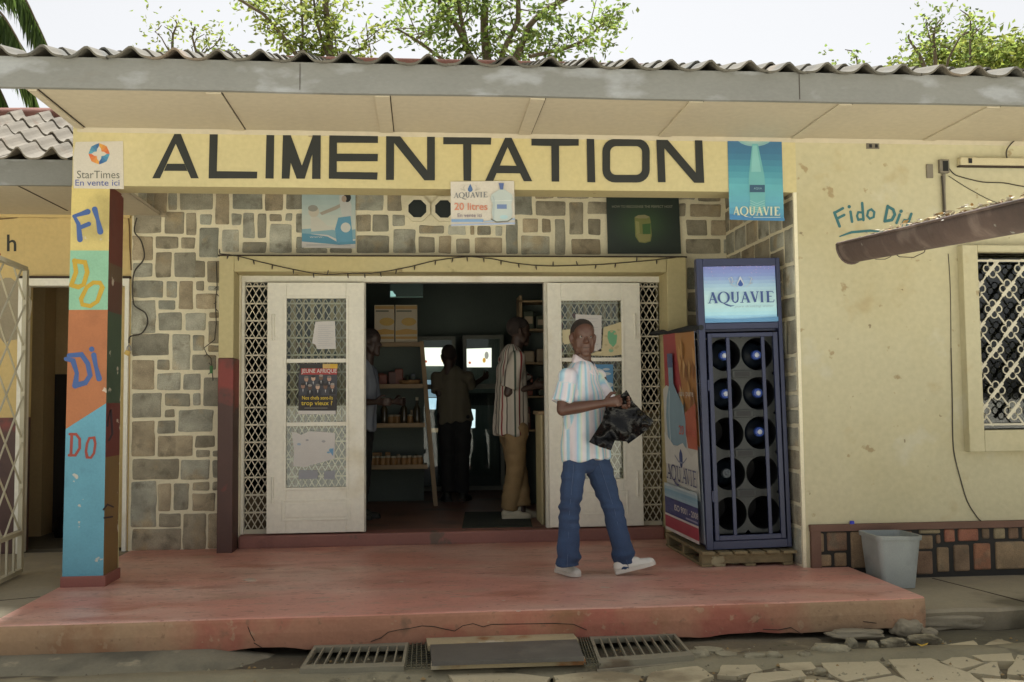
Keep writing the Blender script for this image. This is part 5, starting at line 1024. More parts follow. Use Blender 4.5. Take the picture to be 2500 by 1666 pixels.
# string of small lights over the doorway
sl_ = thing('string_lights', 'dark string of small fairy lights draped across the door lintel', 'string lights', at(1100, 630, 8.19)); P = [(536, 620), (560, 622), (590, 628), (640, 641), (700, 655), (760, 667), (800, 671), (860, 668), (905, 668), (950, 662), (1000, 652), (1060, 637), (1110, 630), (1150, 627), (1200, 632), (1250, 642), (1300, 648), (1350, 650), (1420, 648), (1470, 646), (1530, 641), (1590, 636), (1640, 630), (1660, 627)]
mb = MB(); Q = [at(x, y, 8.185) for x, y in P]; mb.tube(Q, .0045, m_cable, 5); link('wire', mb, sl_)
m_bulb = mat('tiny_bulb', (74, 64, 50), .4, 0, fine=0)
for i in range(26):
    u = .02 + i / 26 * .96 * (len(Q) - 1); k = int(u); p = Q[k].lerp(Q[k + 1], u - k) if k < len(Q) - 1 else Q[-1]; d = Vector((jit(.3), -.2, -1 if rnd.random() < .75 else .8)).normalized(); mb = MB(); mb.tube([p, p + d * .02, p + d * .04], [.005, .007, .003], m_bulb, 6); link('bulb', mb, sl_)
gl_ = thing('garland', 'thin dark garland with a green tag hanging down the stone wall beside the surround', 'garland', at(527, 800, 8.42)); mb = MB(); Q = [at(x, y, YS - .03) for x, y in ((528, 640), (530, 700), (526, 740), (528, 790), (524, 830), (498, 850), (505, 865), (515, 875), (518, 900), (520, 930))]; mb.tube(Q, .004, m_cable, 5); link('wire', mb, gl_)
mb = MB(); p = at(516, 902, YS - .035); mb.box(p.x - .012, p.x + .012, p.y - .004, p.y + .004, p.z - .035, p.z + .03, mat('green_tag', (60, 120, 60), .6, 0, fine=0)); link('tag', mb, gl_)
for i in range(7): p = Q[1].lerp(Q[4], i / 7) if i < 4 else Q[6].lerp(Q[9], (i - 4) / 3); mb = MB(); mb.tube([p, p + Vector((.02 * (1 if i % 2 else -1), -.004, -.02))], [.005, .003], m_bulb, 5); link('bulb', mb, gl_)

# ================================================================== DRAIN COVERS
m_iron = mat('grey_grate_paint', (140, 134, 112), .6, .12, 5, .15, 30, stains=(((110, 96, 74), 4, .6, .1),)); m_pit = mat('drain_dark', (30, 32, 26), .8, .2, 5)
def grate(px, lb, n, lean):
    P = [atZ(x, y, -.165) for x, y in px]; tl, tr, br, bl = P; L = lambda u, v: (tl * (1 - u) + tr * u) * (1 - v) + (bl * (1 - u) + br * u) * v
    g_ = thing('drain_grate', lb, 'drain grate', L(.5, .5), 'barred drain grates below the porch'); mb = MB()
    for (v0, v1) in ((0, .16), (.84, 1)): mb.prism([L(0, v0), L(1, v0), L(1, v1), L(0, v1)], (0, 0, -.03), m_iron)
    for (u0, u1) in ((0, .035), (.97, 1)): mb.prism([L(u0, .1605), L(u1, .1605), L(u1, .8395), L(u0, .8395)], (0, 0, -.03), m_iron)
    link('frame', mb, g_)
    for i in range(1, n): u = i / n * .97 + .01; mb = MB(); mb.prism([L(u, .1605), L(u + .014, .1605), L(u + .014, .8395), L(u, .8395)], (0, 0, -.02), m_iron); link('bar', mb, g_)
    mb = MB(); mb.prism([L(0, .06) + Vector((0, 0, -.075)), L(1, .06) + Vector((0, 0, -.075)), L(1, .94) + Vector((0, 0, -.075)), L(0, .94) + Vector((0, 0, -.075))], (0, 0, -.01), m_pit); link('pit', mb, g_)
    mb = MB(); mb.prism([L(-.02, .86) + Vector((0, 0, -.031)), L(1.01, .86) + Vector((0, 0, -.031)), L(1.01, 1.03) + Vector((0, 0, -.031)), L(-.02, 1.03) + Vector((0, 0, -.031))], (0, 0, -.06), m_conc); link('kerb_block', mb, g_)
grate([(770, 1572), (997, 1567), (987, 1627), (731, 1634)], 'barred drain grate below the porch, left of the peeling board', 10, 0)
grate([(1438, 1550), (1643, 1541), (1694, 1600), (1462, 1619)], 'barred drain grate below the porch, right of the peeling board', 10, 0)
def mesh_piece(px, lb):
    P = [atZ(x, y, -.17) for x, y in px]; tl, tr, br, bl = P; L = lambda u, v: (tl * (1 - u) + tr * u) * (1 - v) + (bl * (1 - u) + br * u) * v; mb = MB(); m_ = mat('dark_mesh', (92, 90, 70), .7, .2, 9)
    for i in range(6): mb.bar(L(i / 5, 0), L(i / 5, 1), .006, m_)
    for i in range(13): mb.bar(L(0, i / 12) + Vector((0, 0, -.004)), L(1, i / 12) + Vector((0, 0, -.004)), .005, m_)
    mb.prism([L(0, 0) + Vector((0, 0, -.05)), L(1, 0) + Vector((0, 0, -.05)), L(1, 1) + Vector((0, 0, -.05)), L(0, 1) + Vector((0, 0, -.05))], (0, 0, -.01), m_pit); tag(link('mesh_grating', mb), lb, 'grating', 'fine mesh gratings beside the peeling board')
mesh_piece([(998, 1570), (1048, 1560), (1056, 1630), (990, 1631)], 'fine dark mesh grating at the left end of the peeling board')
mesh_piece([(1408, 1550), (1436, 1548), (1466, 1622), (1428, 1624)], 'fine dark mesh grating at the right end of the peeling board')
bd = thing('drain_board', 'peeling white and grey board laid over the drain between two grates', 'board', atZ(1235, 1585, -.15)); z_ = -.145
def plank(px, z, th, m): P = [atZ(x, y, z) for x, y in px]; Q = []; mb = MB(); mb.prism(P, (0, 0, -th), m); return mb
m_peel = mat('peeling_white', (176, 160, 122), .85, .15, 4, .4, 25, stains=(((150, 104, 58), 3, .58, .08), ((196, 186, 160), 6, .6, .05), ((110, 96, 74), 5, .66, .05))); m_slate = mat('dark_sheet', (96, 92, 84), .6, .15, 3, .2, 20, stains=(((190, 180, 152), 3.5, .66, .04), ((120, 116, 104), 2, .5, .15)))
link('back_plank', plank([(1040, 1554), (1210, 1546), (1395, 1541), (1412, 1562), (1045, 1577)], z_, .03, m_peel), bd); link('grey_sheet', plank([(1050, 1574), (1408, 1561), (1426, 1605), (1054, 1617)], z_ + .012, .02, m_slate), bd); link('front_plank', plank([(1052, 1613), (1426, 1602), (1430, 1612), (1052, 1624)], z_ - .010, .025, m_peel), bd)
mb = MB(); P = [atZ(2108, 1570, -.185)]; c = atZ(2252, 1577, -.18); mb.add([c + Vector((-.03, .01, .012)), c + Vector((-.012, -.012, .0)), c + Vector((.02, -.014, .008)), c + Vector((.035, 0, .016)), c + Vector((0, .006, .004))], [(0, 1, 4), (1, 2, 4), (2, 3, 4)], mat('yellow_leaf', (206, 166, 30), .7, .1, 20)); tag(link('fallen_leaf', mb), 'single curled yellow leaf on the flagstone edge at lower right', 'leaf')

# ================================================================== PEOPLE
def cone(bm, p0, r0, p1, r1, sq=None, flat0=False, flat1=False, n=18):
    p0, p1 = Vector(p0), Vector(p1); d = p1 - p0; L = d.length; d = d / L if L > 1e-6 else Vector((0, 0, 1))
    a = d.cross(Vector((0, 0, 1)) if abs(d.z) < .9 else Vector((1, 0, 0))).normalized(); b = d.cross(a); rings = []
    if flat0: rings += [(p0, 0.0), (p0, r0)]
    else: rings += [(p0 - d * r0 * math.cos(t), r0 * math.sin(t)) for t in [i * math.pi / 12 for i in range(1, 7)]]
    k = max(1, int(L / .04)); rings += [(p0.lerp(p1, i / k), r0 + (r1 - r0) * i / k) for i in range(1, k)]
    if flat1: rings += [(p1, r1), (p1, 0.0)]
    else: rings += [(p1 + d * r1 * math.cos(t), r1 * math.sin(t)) for t in [math.pi / 2 - i * math.pi / 12 for i in range(0, 6)]]
    VV = []
    for c, r in rings:
        row = []
        for j in range(n):
            t = 2 * math.pi * j / n; o = (a * math.cos(t) + b * math.sin(t)) * max(r, .0004)
            if sq: ax, fct = sq; ax = Vector(ax).normalized(); o += ax * o.dot(ax) * (fct - 1)
            row.append(bm.verts.new(c + o))
        VV.append(row)
    for i in range(len(VV) - 1):
        for j in range(n): bm.faces.new((VV[i][j], VV[i][(j + 1) % n], VV[i + 1][(j + 1) % n], VV[i + 1][j]))
    bm.faces.new(VV[0][::-1]); bm.faces.new(VV[-1])
def blob(segs, voxel, smooth=4, mats=(), fn=None, name='blob'):
    bm = bmesh.new()
    for s_ in segs: cone(bm, *s_[:4], **(s_[4] if len(s_) > 4 else {}))
    bmesh.ops.recalc_face_normals(bm, faces=bm.faces); me = bpy.data.meshes.new(name); bm.to_mesh(me); bm.free()
    o = bpy.data.objects.new('tmp', me); COL.objects.link(o); md = o.modifiers.new('r', 'REMESH'); md.mode = 'VOXEL'; md.voxel_size = voxel; md.use_smooth_shade = True
    if smooth: sm = o.modifiers.new('s', 'SMOOTH'); sm.iterations = smooth; sm.factor = .5
    dg = bpy.context.evaluated_depsgraph_get(); dg.update(); r = bpy.data.meshes.new_from_object(o.evaluated_get(dg)); r.name = name
    bpy.data.objects.remove(o); bpy.data.meshes.remove(me)
    r.materials.clear()
    for m in mats: r.materials.append(m)
    if fn:
        nn = [v.normal.copy() for v in r.vertices]
        for v, q_ in zip(r.vertices, nn): v.co += fn(v.co, q_)
    r.polygons.foreach_set('use_smooth', [True] * len(r.polygons)); r.update(); return r
def stripes(me, ufn, name='stripe'):
    a = me.attributes.new(name, 'FLOAT', 'POINT'); a.data.foreach_set('value', [ufn(v.co) for v in me.vertices])
def stripe_mat(name, stops, rough=.85, interp='LINEAR'):
    m = bpy.data.materials.new(name); m.use_nodes = True; t = m.node_tree; N = t.nodes; L = t.links; b = N['Principled BSDF']; b.inputs['Roughness'].default_value = rough; b.inputs['Specular IOR Level'].default_value = .2
    a = N.new('ShaderNodeAttribute'); a.attribute_name = 'stripe'; fr = N.new('ShaderNodeMath'); fr.operation = 'FRACT'; L.new(a.outputs['Fac'], fr.inputs[0])
    cr = N.new('ShaderNodeValToRGB'); cr.color_ramp.interpolation = interp; e = cr.color_ramp.elements
    e[0].position = stops[0][0]; e[0].color = (*lin(stops[0][1]), 1); e[1].position = stops[-1][0]; e[1].color = (*lin(stops[-1][1]), 1)
    for p, c in stops[1:-1]: q_ = e.new(p); q_.color = (*lin(c), 1)
    L.new(fr.outputs[0], cr.inputs[0]); L.new(cr.outputs[0], b.inputs['Base Color'])
    tc = N.new('ShaderNodeTexCoord'); n = N.new('ShaderNodeTexNoise'); n.inputs['Scale'].default_value = 14; n.inputs['Detail'].default_value = 5; L.new(tc.outputs['Object'], n.inputs['Vector']); bp = N.new('ShaderNodeBump'); bp.inputs['Strength'].default_value = .35; bp.inputs['Distance'].default_value = .02; L.new(n.outputs['Fac'], bp.inputs['Height']); L.new(bp.outputs[0], b.inputs['Normal'])
    return m
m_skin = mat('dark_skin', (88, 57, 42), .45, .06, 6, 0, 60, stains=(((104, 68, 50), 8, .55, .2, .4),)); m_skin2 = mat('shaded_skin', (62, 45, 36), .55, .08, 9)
m_hair = mat('short_hair', (44, 34, 29), .9, .2, 60, .5, 300); m_eye = mat('eye_white', (150, 138, 126), .6, 0, fine=0); m_iris = mat('eye_dark', (20, 14, 12), .2, 0, fine=0)
def wrinkle(amp, sc, seed, an=(1, 1, 2.2)):
    return lambda p, n_: n_ * (amp * noise.noise(Vector((p.x * sc * an[0], p.y * sc * an[1], p.z * sc * an[2])) + Vector((seed, 0, 0))) + amp * .5 * noise.noise(Vector((p.x * sc * 2.3, p.y * sc * 2.3, p.z * sc * 3)) + Vector((0, seed, 0))))
def head_segs(H, fw, lf, up_, s=1.0):
    T = lambda x, y, z: H + (lf * x + fw * y + up_ * z) * s; x_ = dict(sq=(lf, .87))
    S = [(T(0, -.022, .042), .092 * s, T(0, .018, .044), .080 * s, x_), (T(0, .02, .0), .072 * s, T(0, .030, -.045), .060 * s, x_), (T(0, .03, -.05), .056 * s, T(0, .062, -.098), .030 * s, dict(sq=(lf, 1.05))),
         (T(0, .078, .016), .010 * s, T(0, .100, -.020), .0135 * s), (T(-.012, .090, -.024), .010 * s, T(.012, .090, -.024), .010 * s), (T(-.036, .066, .034), .013 * s, T(.036, .066, .034), .013 * s),
         (T(-.020, .078, -.053), .010 * s, T(.020, .078, -.053), .010 * s), (T(-.016, .077, -.067), .0105 * s, T(.016, .077, -.067), .0105 * s)]
    for g_ in (-1, 1):
        S += [(T(g_ * .036, .040, -.010), .030 * s, T(g_ * .032, .036, -.050), .031 * s), (T(g_ * .045, .0, -.03), .034 * s, T(g_ * .038, .025, -.07), .030 * s), (T(g_ * .078, -.018, .022), .013 * s, T(g_ * .076, -.012, -.026), .011 * s), (T(g_ * .086, -.022, .018), .010 * s, T(g_ * .082, -.014, -.018), .008 * s)]
    S += [(T(0, -.018, -.06), .054 * s, T(0, -.035, -.19), .060 * s)]
    return S, T
def hand_segs(W, d, nrm, sd, curl=1.0, s=1.0):
    d, nrm, sd = d.normalized(), nrm.normalized(), sd.normalized(); S = [(W, .024 * s, W + d * .03 * s, .026 * s, dict(sq=(nrm, .75))), (W + d * .03 * s, .030 * s, W + d * .075 * s, .036 * s, dict(sq=(nrm, .55)))]
    for i, (o, l) in enumerate(((-.030, .9), (-.010, 1.0), (.010, .95), (.029, .78))):
        k = W + d * .088 * s + sd * o * s; p = k; a = .5 * curl
        for j, sl_ in enumerate((.038, .026, .020)):
            q_ = p + (d * math.cos(a) - nrm * math.sin(a)) * sl_ * l * s; S.append((p, (.0098 - j * .0010) * s, q_, (.0090 - j * .0012) * s)); p = q_; a += .75 * curl
    t0 = W + d * .03 * s - sd * .032 * s; t1 = t0 + (d * .6 - sd * .55 - nrm * .35).normalized() * .042 * s; t2 = t1 + (d * .85 - nrm * .5 + sd * .1).normalized() * .032 * s
    S += [(W + d * .02 * s - sd * .012 * s, .020 * s, t0, .015 * s), (t0, .0135 * s, t1, .0115 * s), (t1, .0112 * s, t2, .0090 * s)]; return S
def shoe(root, heel, toe, lab_m, sole_m, w_=.046, s=1.0):
    d = (toe - heel); L = d.length; d.normalize(); sd = d.cross(Vector((0, 0, 1))).normalized(); upn = sd.cross(d).normalized(); z = lambda u, h: heel + d * (L * u) + upn * h * s
    me = blob([(z(.13, .045), .042 * s, z(.40, .040), .042 * s, dict(sq=(upn, 1.0))), (z(.40, .042), .040 * s, z(.86, .026), .038 * s, dict(sq=(upn, .78))), (z(.16, .06), .038 * s, z(.22, .095), .040 * s), (z(.22, .075), .036 * s, z(.55, .050), .034 * s)], .006, 3, (lab_m,), name='shoe')
    c = linkme('shoe', me, root); mb = MB(); P = []
    for u, h in ((0.0, .030), (.03, .041), (.2, .044), (.4, .043), (.7, .050), (.88, .042), (.97, .026), (1.0, .008)): P.append((u, h))
    out = [z(u, 0) + sd * h * s for u, h in P] + [z(u, 0) - sd * h * s for u, h in P[::-1]]
    mb.prism(out, upn * .026 * s, sole_m); link('sole', mb, c)
    mb = MB()
    for u in (.42, .50, .58): mb.tube([z(u, .078 - (u - .42) * .13) - sd * .022 * s, z(u + .01, .088 - (u - .42) * .13), z(u, .078 - (u - .42) * .13) + sd * .022 * s], .004 * s, sole_m, 6)
    link('laces', mb, c)

# ---- the man in front, walking right with a black bag
MY = 6.70; J = lambda x, y, d=0.0: at(x, y, MY + d)
man = thing('person', 'man in pastel striped short sleeved shirt and blue jeans walking with a black plastic bag', 'person', (1.15, 6.72, 0), 'people at the shop')
fwd, rgt = Vector((.80, -.60, 0)), Vector((-.60, -.80, 0)); up3 = Vector((0, 0, 1))
hf = Vector((.06, -.99, -.02)).normalized(); hl = Vector((.99, .06, 0)).normalized(); hu = hl.cross(hf).normalized(); hu = hu if hu.z > 0 else -hu
H = J(1424, 828, -.02); HS, HT = head_segs(H, hf, hl, hu, 1.03)
RS, LS = J(1382, 917, -.13), J(1460, 917, .13); RE, LE = J(1374, 1001, -.17), J(1493, 1000, .06); RW, LW = J(1474, 985, -.27), J(1505, 990, -.17)
RH, LH = J(1405, 1105, -.05), J(1449, 1105, .06); RK_, LK = J(1392, 1245, -.08), J(1496, 1245, .03); RA, LA = J(1387, 1372, -.02), J(1527, 1368, .08)
ch = (RS + LS) / 2; pv_ = (RH + LH) / 2
d1, d2 = (RW - RE).normalized(), (LW - LE).normalized()
body = HS + [(RS, .05, RE, .042), (RE, .040, RE.lerp(RW, .35), .042), (RE.lerp(RW, .35), .042, RW, .026), (LS, .05, LE, .042), (LE, .040, LE.lerp(LW, .35), .040), (LE.lerp(LW, .35), .040, LW, .026),
     (ch + up3 * .03, .06, ch - up3 * .1, .12, dict(sq=(fwd, .7))), (ch - up3 * .1, .12, pv_, .125, dict(sq=(fwd, .7))), (RS, .05, LS, .05), (RH, .07, RK_, .05), (RK_, .05, RA, .035), (LH, .07, LK, .05), (LK, .05, LA, .035)]
body += hand_segs(RW, d1, Vector((-.2, -.9, -.1)), Vector((.1, -.2, -1)), 1.25) + hand_segs(LW, (J(1530, 985, -.25) - LW), Vector((.1, .9, -.2)), Vector((.1, .1, -1)), 1.25)
linkme('body', blob(body, .0042, 7, (m_skin,), name='body'), man)
hair = blob([(HT(0, -.026, .046), .0945 * 1.03, HT(0, .012, .052), .0815 * 1.03, dict(sq=(hl, .87)))], .005, 2, (m_hair,), name='hair')
bm = bmesh.new(); bm.from_mesh(hair); bmesh.ops.bisect_plane(bm, geom=bm.verts[:] + bm.edges[:] + bm.faces[:], plane_co=HT(0, .045, .068), plane_no=(hu * .80 - hf * .75), clear_inner=True); bm.to_mesh(hair); bm.free(); linkme('hair', hair, man)
for g_ in (-1, 1):
    mb = MB(); e = HT(g_ * .032, .0745, .012); bm = bmesh.new(); bmesh.ops.create_uvsphere(bm, u_segments=14, v_segments=10, radius=.0105); bmesh.ops.translate(bm, vec=e, verts=bm.verts); mb.bm(bm, m_eye, smooth=True); bm = bmesh.new(); bmesh.ops.create_uvsphere(bm, u_segments=10, v_segments=8, radius=.0062); bmesh.ops.translate(bm, vec=e + hf * .0062 + hl * .001, verts=bm.verts); mb.bm(bm, m_iris, smooth=True); link('eye', mb, man)
    mb = MB(); mb.tube([HT(g_ * .050, .066, .037), HT(g_ * .032, .0795, .043), HT(g_ * .014, .084, .037)], [.002, .0045, .003], m_hair, 6); link('eyebrow', mb, man)
mb = MB(); mb.tube([HT(-.024, .0835, -.0595), HT(-.010, .0905, -.0605), HT(.010, .0905, -.0605), HT(.024, .0835, -.0595)], .0016, mat('lip_line', (44, 26, 24), .6, 0, fine=0), 6); link('mouth', mb, man)
# shirt
hemz = at(1427, 1121, MY).z; hem = Vector((pv_.x, pv_.y, hemz)) + fwd * .01
RSe, LSe = RS.lerp(RE, .80) + Vector((-.01, 0, 0)), LS.lerp(LE, .78)
sh = [(hem, .200, ch - up3 * .16, .178, dict(sq=(fwd, .74), flat0=True)), (ch - up3 * .17, .178, ch - up3 * .03, .150, dict(sq=(fwd, .68))), (RS - up3 * .004, .058, LS - up3 * .004, .058), (ch + up3 * .040 - fwd * .02, .064, ch - up3 * .01, .115, dict(sq=(fwd, .8)))]
slv = [(RS + Vector((.02, 0, -.012)), .062, RSe, .074, dict(flat1=True)), (LS + Vector((-.02, 0, -.012)), .058, LSe, .072, dict(flat1=True))]
bl_ = stripe_mat('pastel_stripe_cloth', [(0, (212, 202, 206)), (.14, (216, 208, 210)), (.20, (168, 202, 216)), (.32, (146, 188, 208)), (.38, (206, 210, 212)), (.50, (214, 206, 210)), (.58, (206, 208, 186)), (.64, (170, 206, 206)), (.74, (148, 190, 210)), (.80, (196, 196, 210)), (.92, (212, 206, 210)), (1, (212, 202, 206))])
def shirt_fn(p, n_):
    w_ = wrinkle(.011, 5, 3, (1.2, 1.2, .8))(p, n_); k = max(0, min(1, (ch.z - .12 - p.z) / .3)); return w_ + n_ * (.010 * k * math.sin(math.atan2((p - pv_).dot(rgt), (p - pv_).dot(fwd)) * 7 + 1.3 * noise.noise(p * 3)))
me = blob(sh + slv, .0065, 3, (bl_,), shirt_fn, 'shirt')
def su(p):
    for (a, b) in ((RS, RSe), (LS, LSe)):
        d = (b - a); t = (p - a).dot(d) / d.length_squared; o = (p - a) - d * t
        if t > .30 and o.length < .098 and (p - ch).dot(rgt if a is RS else -rgt) > .155 - .0 * t:
            aa = Vector((0, -1, 0)); return (math.atan2(o.dot(aa.cross(d).normalized()), o.dot(aa)) * .085 + 3) / .125
    o = p - Vector((pv_.x, pv_.y, p.z)); return (math.atan2(o.dot(rgt), o.dot(fwd)) * .165 + 3) / .125
stripes(me, su); shirt = linkme('shirt', me, man)
mb = MB(); nb_ = HT(0, -.03, -.132); mcol = mat('collar_cloth', (216, 202, 204), .85, .04, 9)
for g_ in (-1, 1):                                      # collar wings
    A_ = [nb_ + fwd * -.070 + up3 * .035, nb_ + rgt * g_ * .068 - fwd * .015 + up3 * .028, nb_ + rgt * g_ * .050 + fwd * .060 - up3 * .022, nb_ + rgt * g_ * .016 + fwd * .084 - up3 * .052]
    B_ = [nb_ + fwd * -.086 - up3 * .012, nb_ + rgt * g_ * .100 - fwd * .015 - up3 * .022, nb_ + rgt * g_ * .088 + fwd * .068 - up3 * .068, nb_ + rgt * g_ * .040 + fwd * .106 - up3 * .112]
    V = A_ + B_; V += [v + Vector((0, 0, -.005)) - fwd * .003 for v in V]; F = [(i, i + 1, i + 5, i + 4) for i in range(3)] + [(8 + i, 8 + i + 1, 8 + i + 5, 8 + i + 4) for i in range(3)] + [(0, 4, 12, 8), (3, 7, 15, 11)] + [(4 + i, 5 + i, 13 + i, 12 + i) for i in range(3)]
    mb.add(V, F, mcol)
link('collar', mb, shirt)
mb = MB(); po = ch - up3 * .10
def chest(u, z, o=.003):                                # point on the shirt front, u to his left
    t = math.asin(max(-.95, min(.95, -u / .175))); return Vector((pv_.x, pv_.y, 0)) + fwd * (.74 * .182 * math.cos(t) + o) + rgt * (.182 * math.sin(t)) + up3 * z
for i, zz in enumerate((1.24, 1.14, 1.04, .94)): mb.lathe(chest(0, zz, .010), fwd, [(0, .006), (.003, .006), (.003, 0)], mat('shirt_button', (214, 210, 204), .4, 0, fine=0), 10)
link('buttons', mb, shirt)
# jeans
jm = mat('blue_denim', (44, 66, 100), .85, .16, 5, .25, 120, stains=(((72, 96, 130), 3.0, .54, .2, .7), ((34, 50, 82), 4, .58, .15, .7)), fine=.10)
def jw(p, n_):
    k = math.exp(-((p.z - RK_.z) / .09) ** 2) + 1.2 * math.exp(-((p.z - .10) / .07) ** 2) + .5 * math.exp(-((p.z - .72) / .08) ** 2)
    return n_ * ((.018 * k + .004) * noise.noise(Vector((p.x * 6 + p.z * 5, p.y * 6, p.z * 24))) + .008 * noise.noise(Vector((p.x * 9, p.y * 9, p.z * 4))))
RF, LF = J(1386, 1379, -.02), J(1529, 1384, .08)
jn = [(RH, .080, LH, .084, dict(sq=(fwd, .95))), (pv_ + up3 * .03, .140, pv_, .145, dict(sq=(fwd, .78))), (RH, .088, RK_, .072), (RK_, .072, RK_.lerp(RF, .45), .070), (RK_.lerp(RF, .45), .070, RF, .084, dict(flat1=True)), (LH, .094, LK, .072), (LK, .072, LK.lerp(LF, .45), .070), (LK.lerp(LF, .45), .070, LF, .086, dict(flat1=True))]
jeans = linkme('jeans', blob(jn, .0065, 3, (jm,), jw, 'jeans'), man)
mb = MB()
for (a, b, c_, o) in ((RH, RK_, RF, Vector((-.02, -.1, 0))), (LH, LK, LF, Vector((.0, -.1, 0)))):
    P = [a + o * .98, a.lerp(b, .5) + o * .84, b + o * .69, b.lerp(c_, .5) + o * .66, c_ + o * .8]
    mb.tube(P, .0022, mat('seam_thread', (70, 88, 120), .8, .1, 9), 5)
link('seams', mb, jeans)
m_shoe, m_sole = mat('white_shoe', (214, 210, 200), .5, .05, 9, .1, 50), mat('shoe_sole', (206, 200, 188), .6, .08, 9)
h1, t1 = atZ(1364, 1396, .004), atZ(1420, 1411, .004); shoe(man, h1, h1 + (t1 - h1).normalized() * .25, m_shoe, m_sole)
h2 = J(1503, 1402, .06); h2.z = .006; t2 = J(1604, 1377, .0); shoe(man, h2, h2 + (t2 - h2).normalized() * .285, m_shoe, m_sole)
# black plastic bag held in both hands
m_bag = mat('black_plastic', (10, 11, 12), .26, .2, 5, .5, 40, spec=.30); BG = [(1530, 953), (1546, 982), (1566, 1002), (1596, 1028), (1583, 1048), (1534, 1084), (1519, 1062), (1510, 1052), (1492, 1100), (1465, 1092), (1438, 1080), (1470, 1030), (1477, 1004), (1500, 978)]
def inside(x, y):
    r = False; j = len(BG) - 1
    for i in range(len(BG)):
        if (BG[i][1] > y) != (BG[j][1] > y) and x < (BG[j][0] - BG[i][0]) * (y - BG[i][1]) / (BG[j][1] - BG[i][1]) + BG[i][0]: r = not r
        j = i
    return r
bmg = bmesh.new(); bd_ = [bmg.verts.new((x, y, 0)) for x, y in [tuple(Vector(BG[i]).lerp(Vector(BG[(i + 1) % len(BG)]), t)) for i in range(len(BG)) for t in (0, .25, .5, .75)]]
bmg.faces.new(bd_); bmesh.ops.triangulate(bmg, faces=bmg.faces[:]); 
for _ in range(3): bmesh.ops.subdivide_edges(bmg, edges=[e for e in bmg.edges if e.calc_length() > 7], cuts=1); bmesh.ops.triangulate(bmg, faces=bmg.faces[:])
bmesh.ops.beautify_fill(bmg, faces=bmg.faces[:], edges=bmg.edges[:])
bmg.verts.ensure_lookup_table(); bmg.verts.index_update(); bidx = {v.index for v in bmg.verts if v.is_boundary}; mb = MB(); n0 = len(bmg.verts)
def fold(x, y, s_): a = noise.noise((x * .022, y * .016, s_)); b = noise.noise((x * .05 + a, y * .045, s_ + 4)); return (abs(a) * 1.6 - .35) * .085 + (abs(b) - .2) * .042
Vf = [J(v.co.x, v.co.y, -.24 - fold(v.co.x, v.co.y, 1) - .02) for v in bmg.verts]; Vb = [Vf[v.index] + Vector((0, .006, 0)) if v.index in bidx else J(v.co.x, v.co.y, -.20 + fold(v.co.x, v.co.y, 9)) for v in bmg.verts]
fs_ = [[v.index for v in f.verts] for f in bmg.faces]; mb.add(Vf, fs_, m_bag, smooth=True); mb.add(Vb, [f[::-1] for f in fs_], m_bag, smooth=True); bmg.free()
bag_o = tag(link('plastic_bag', mb), 'crumpled black plastic bag held by the man in striped shirt', 'bag')

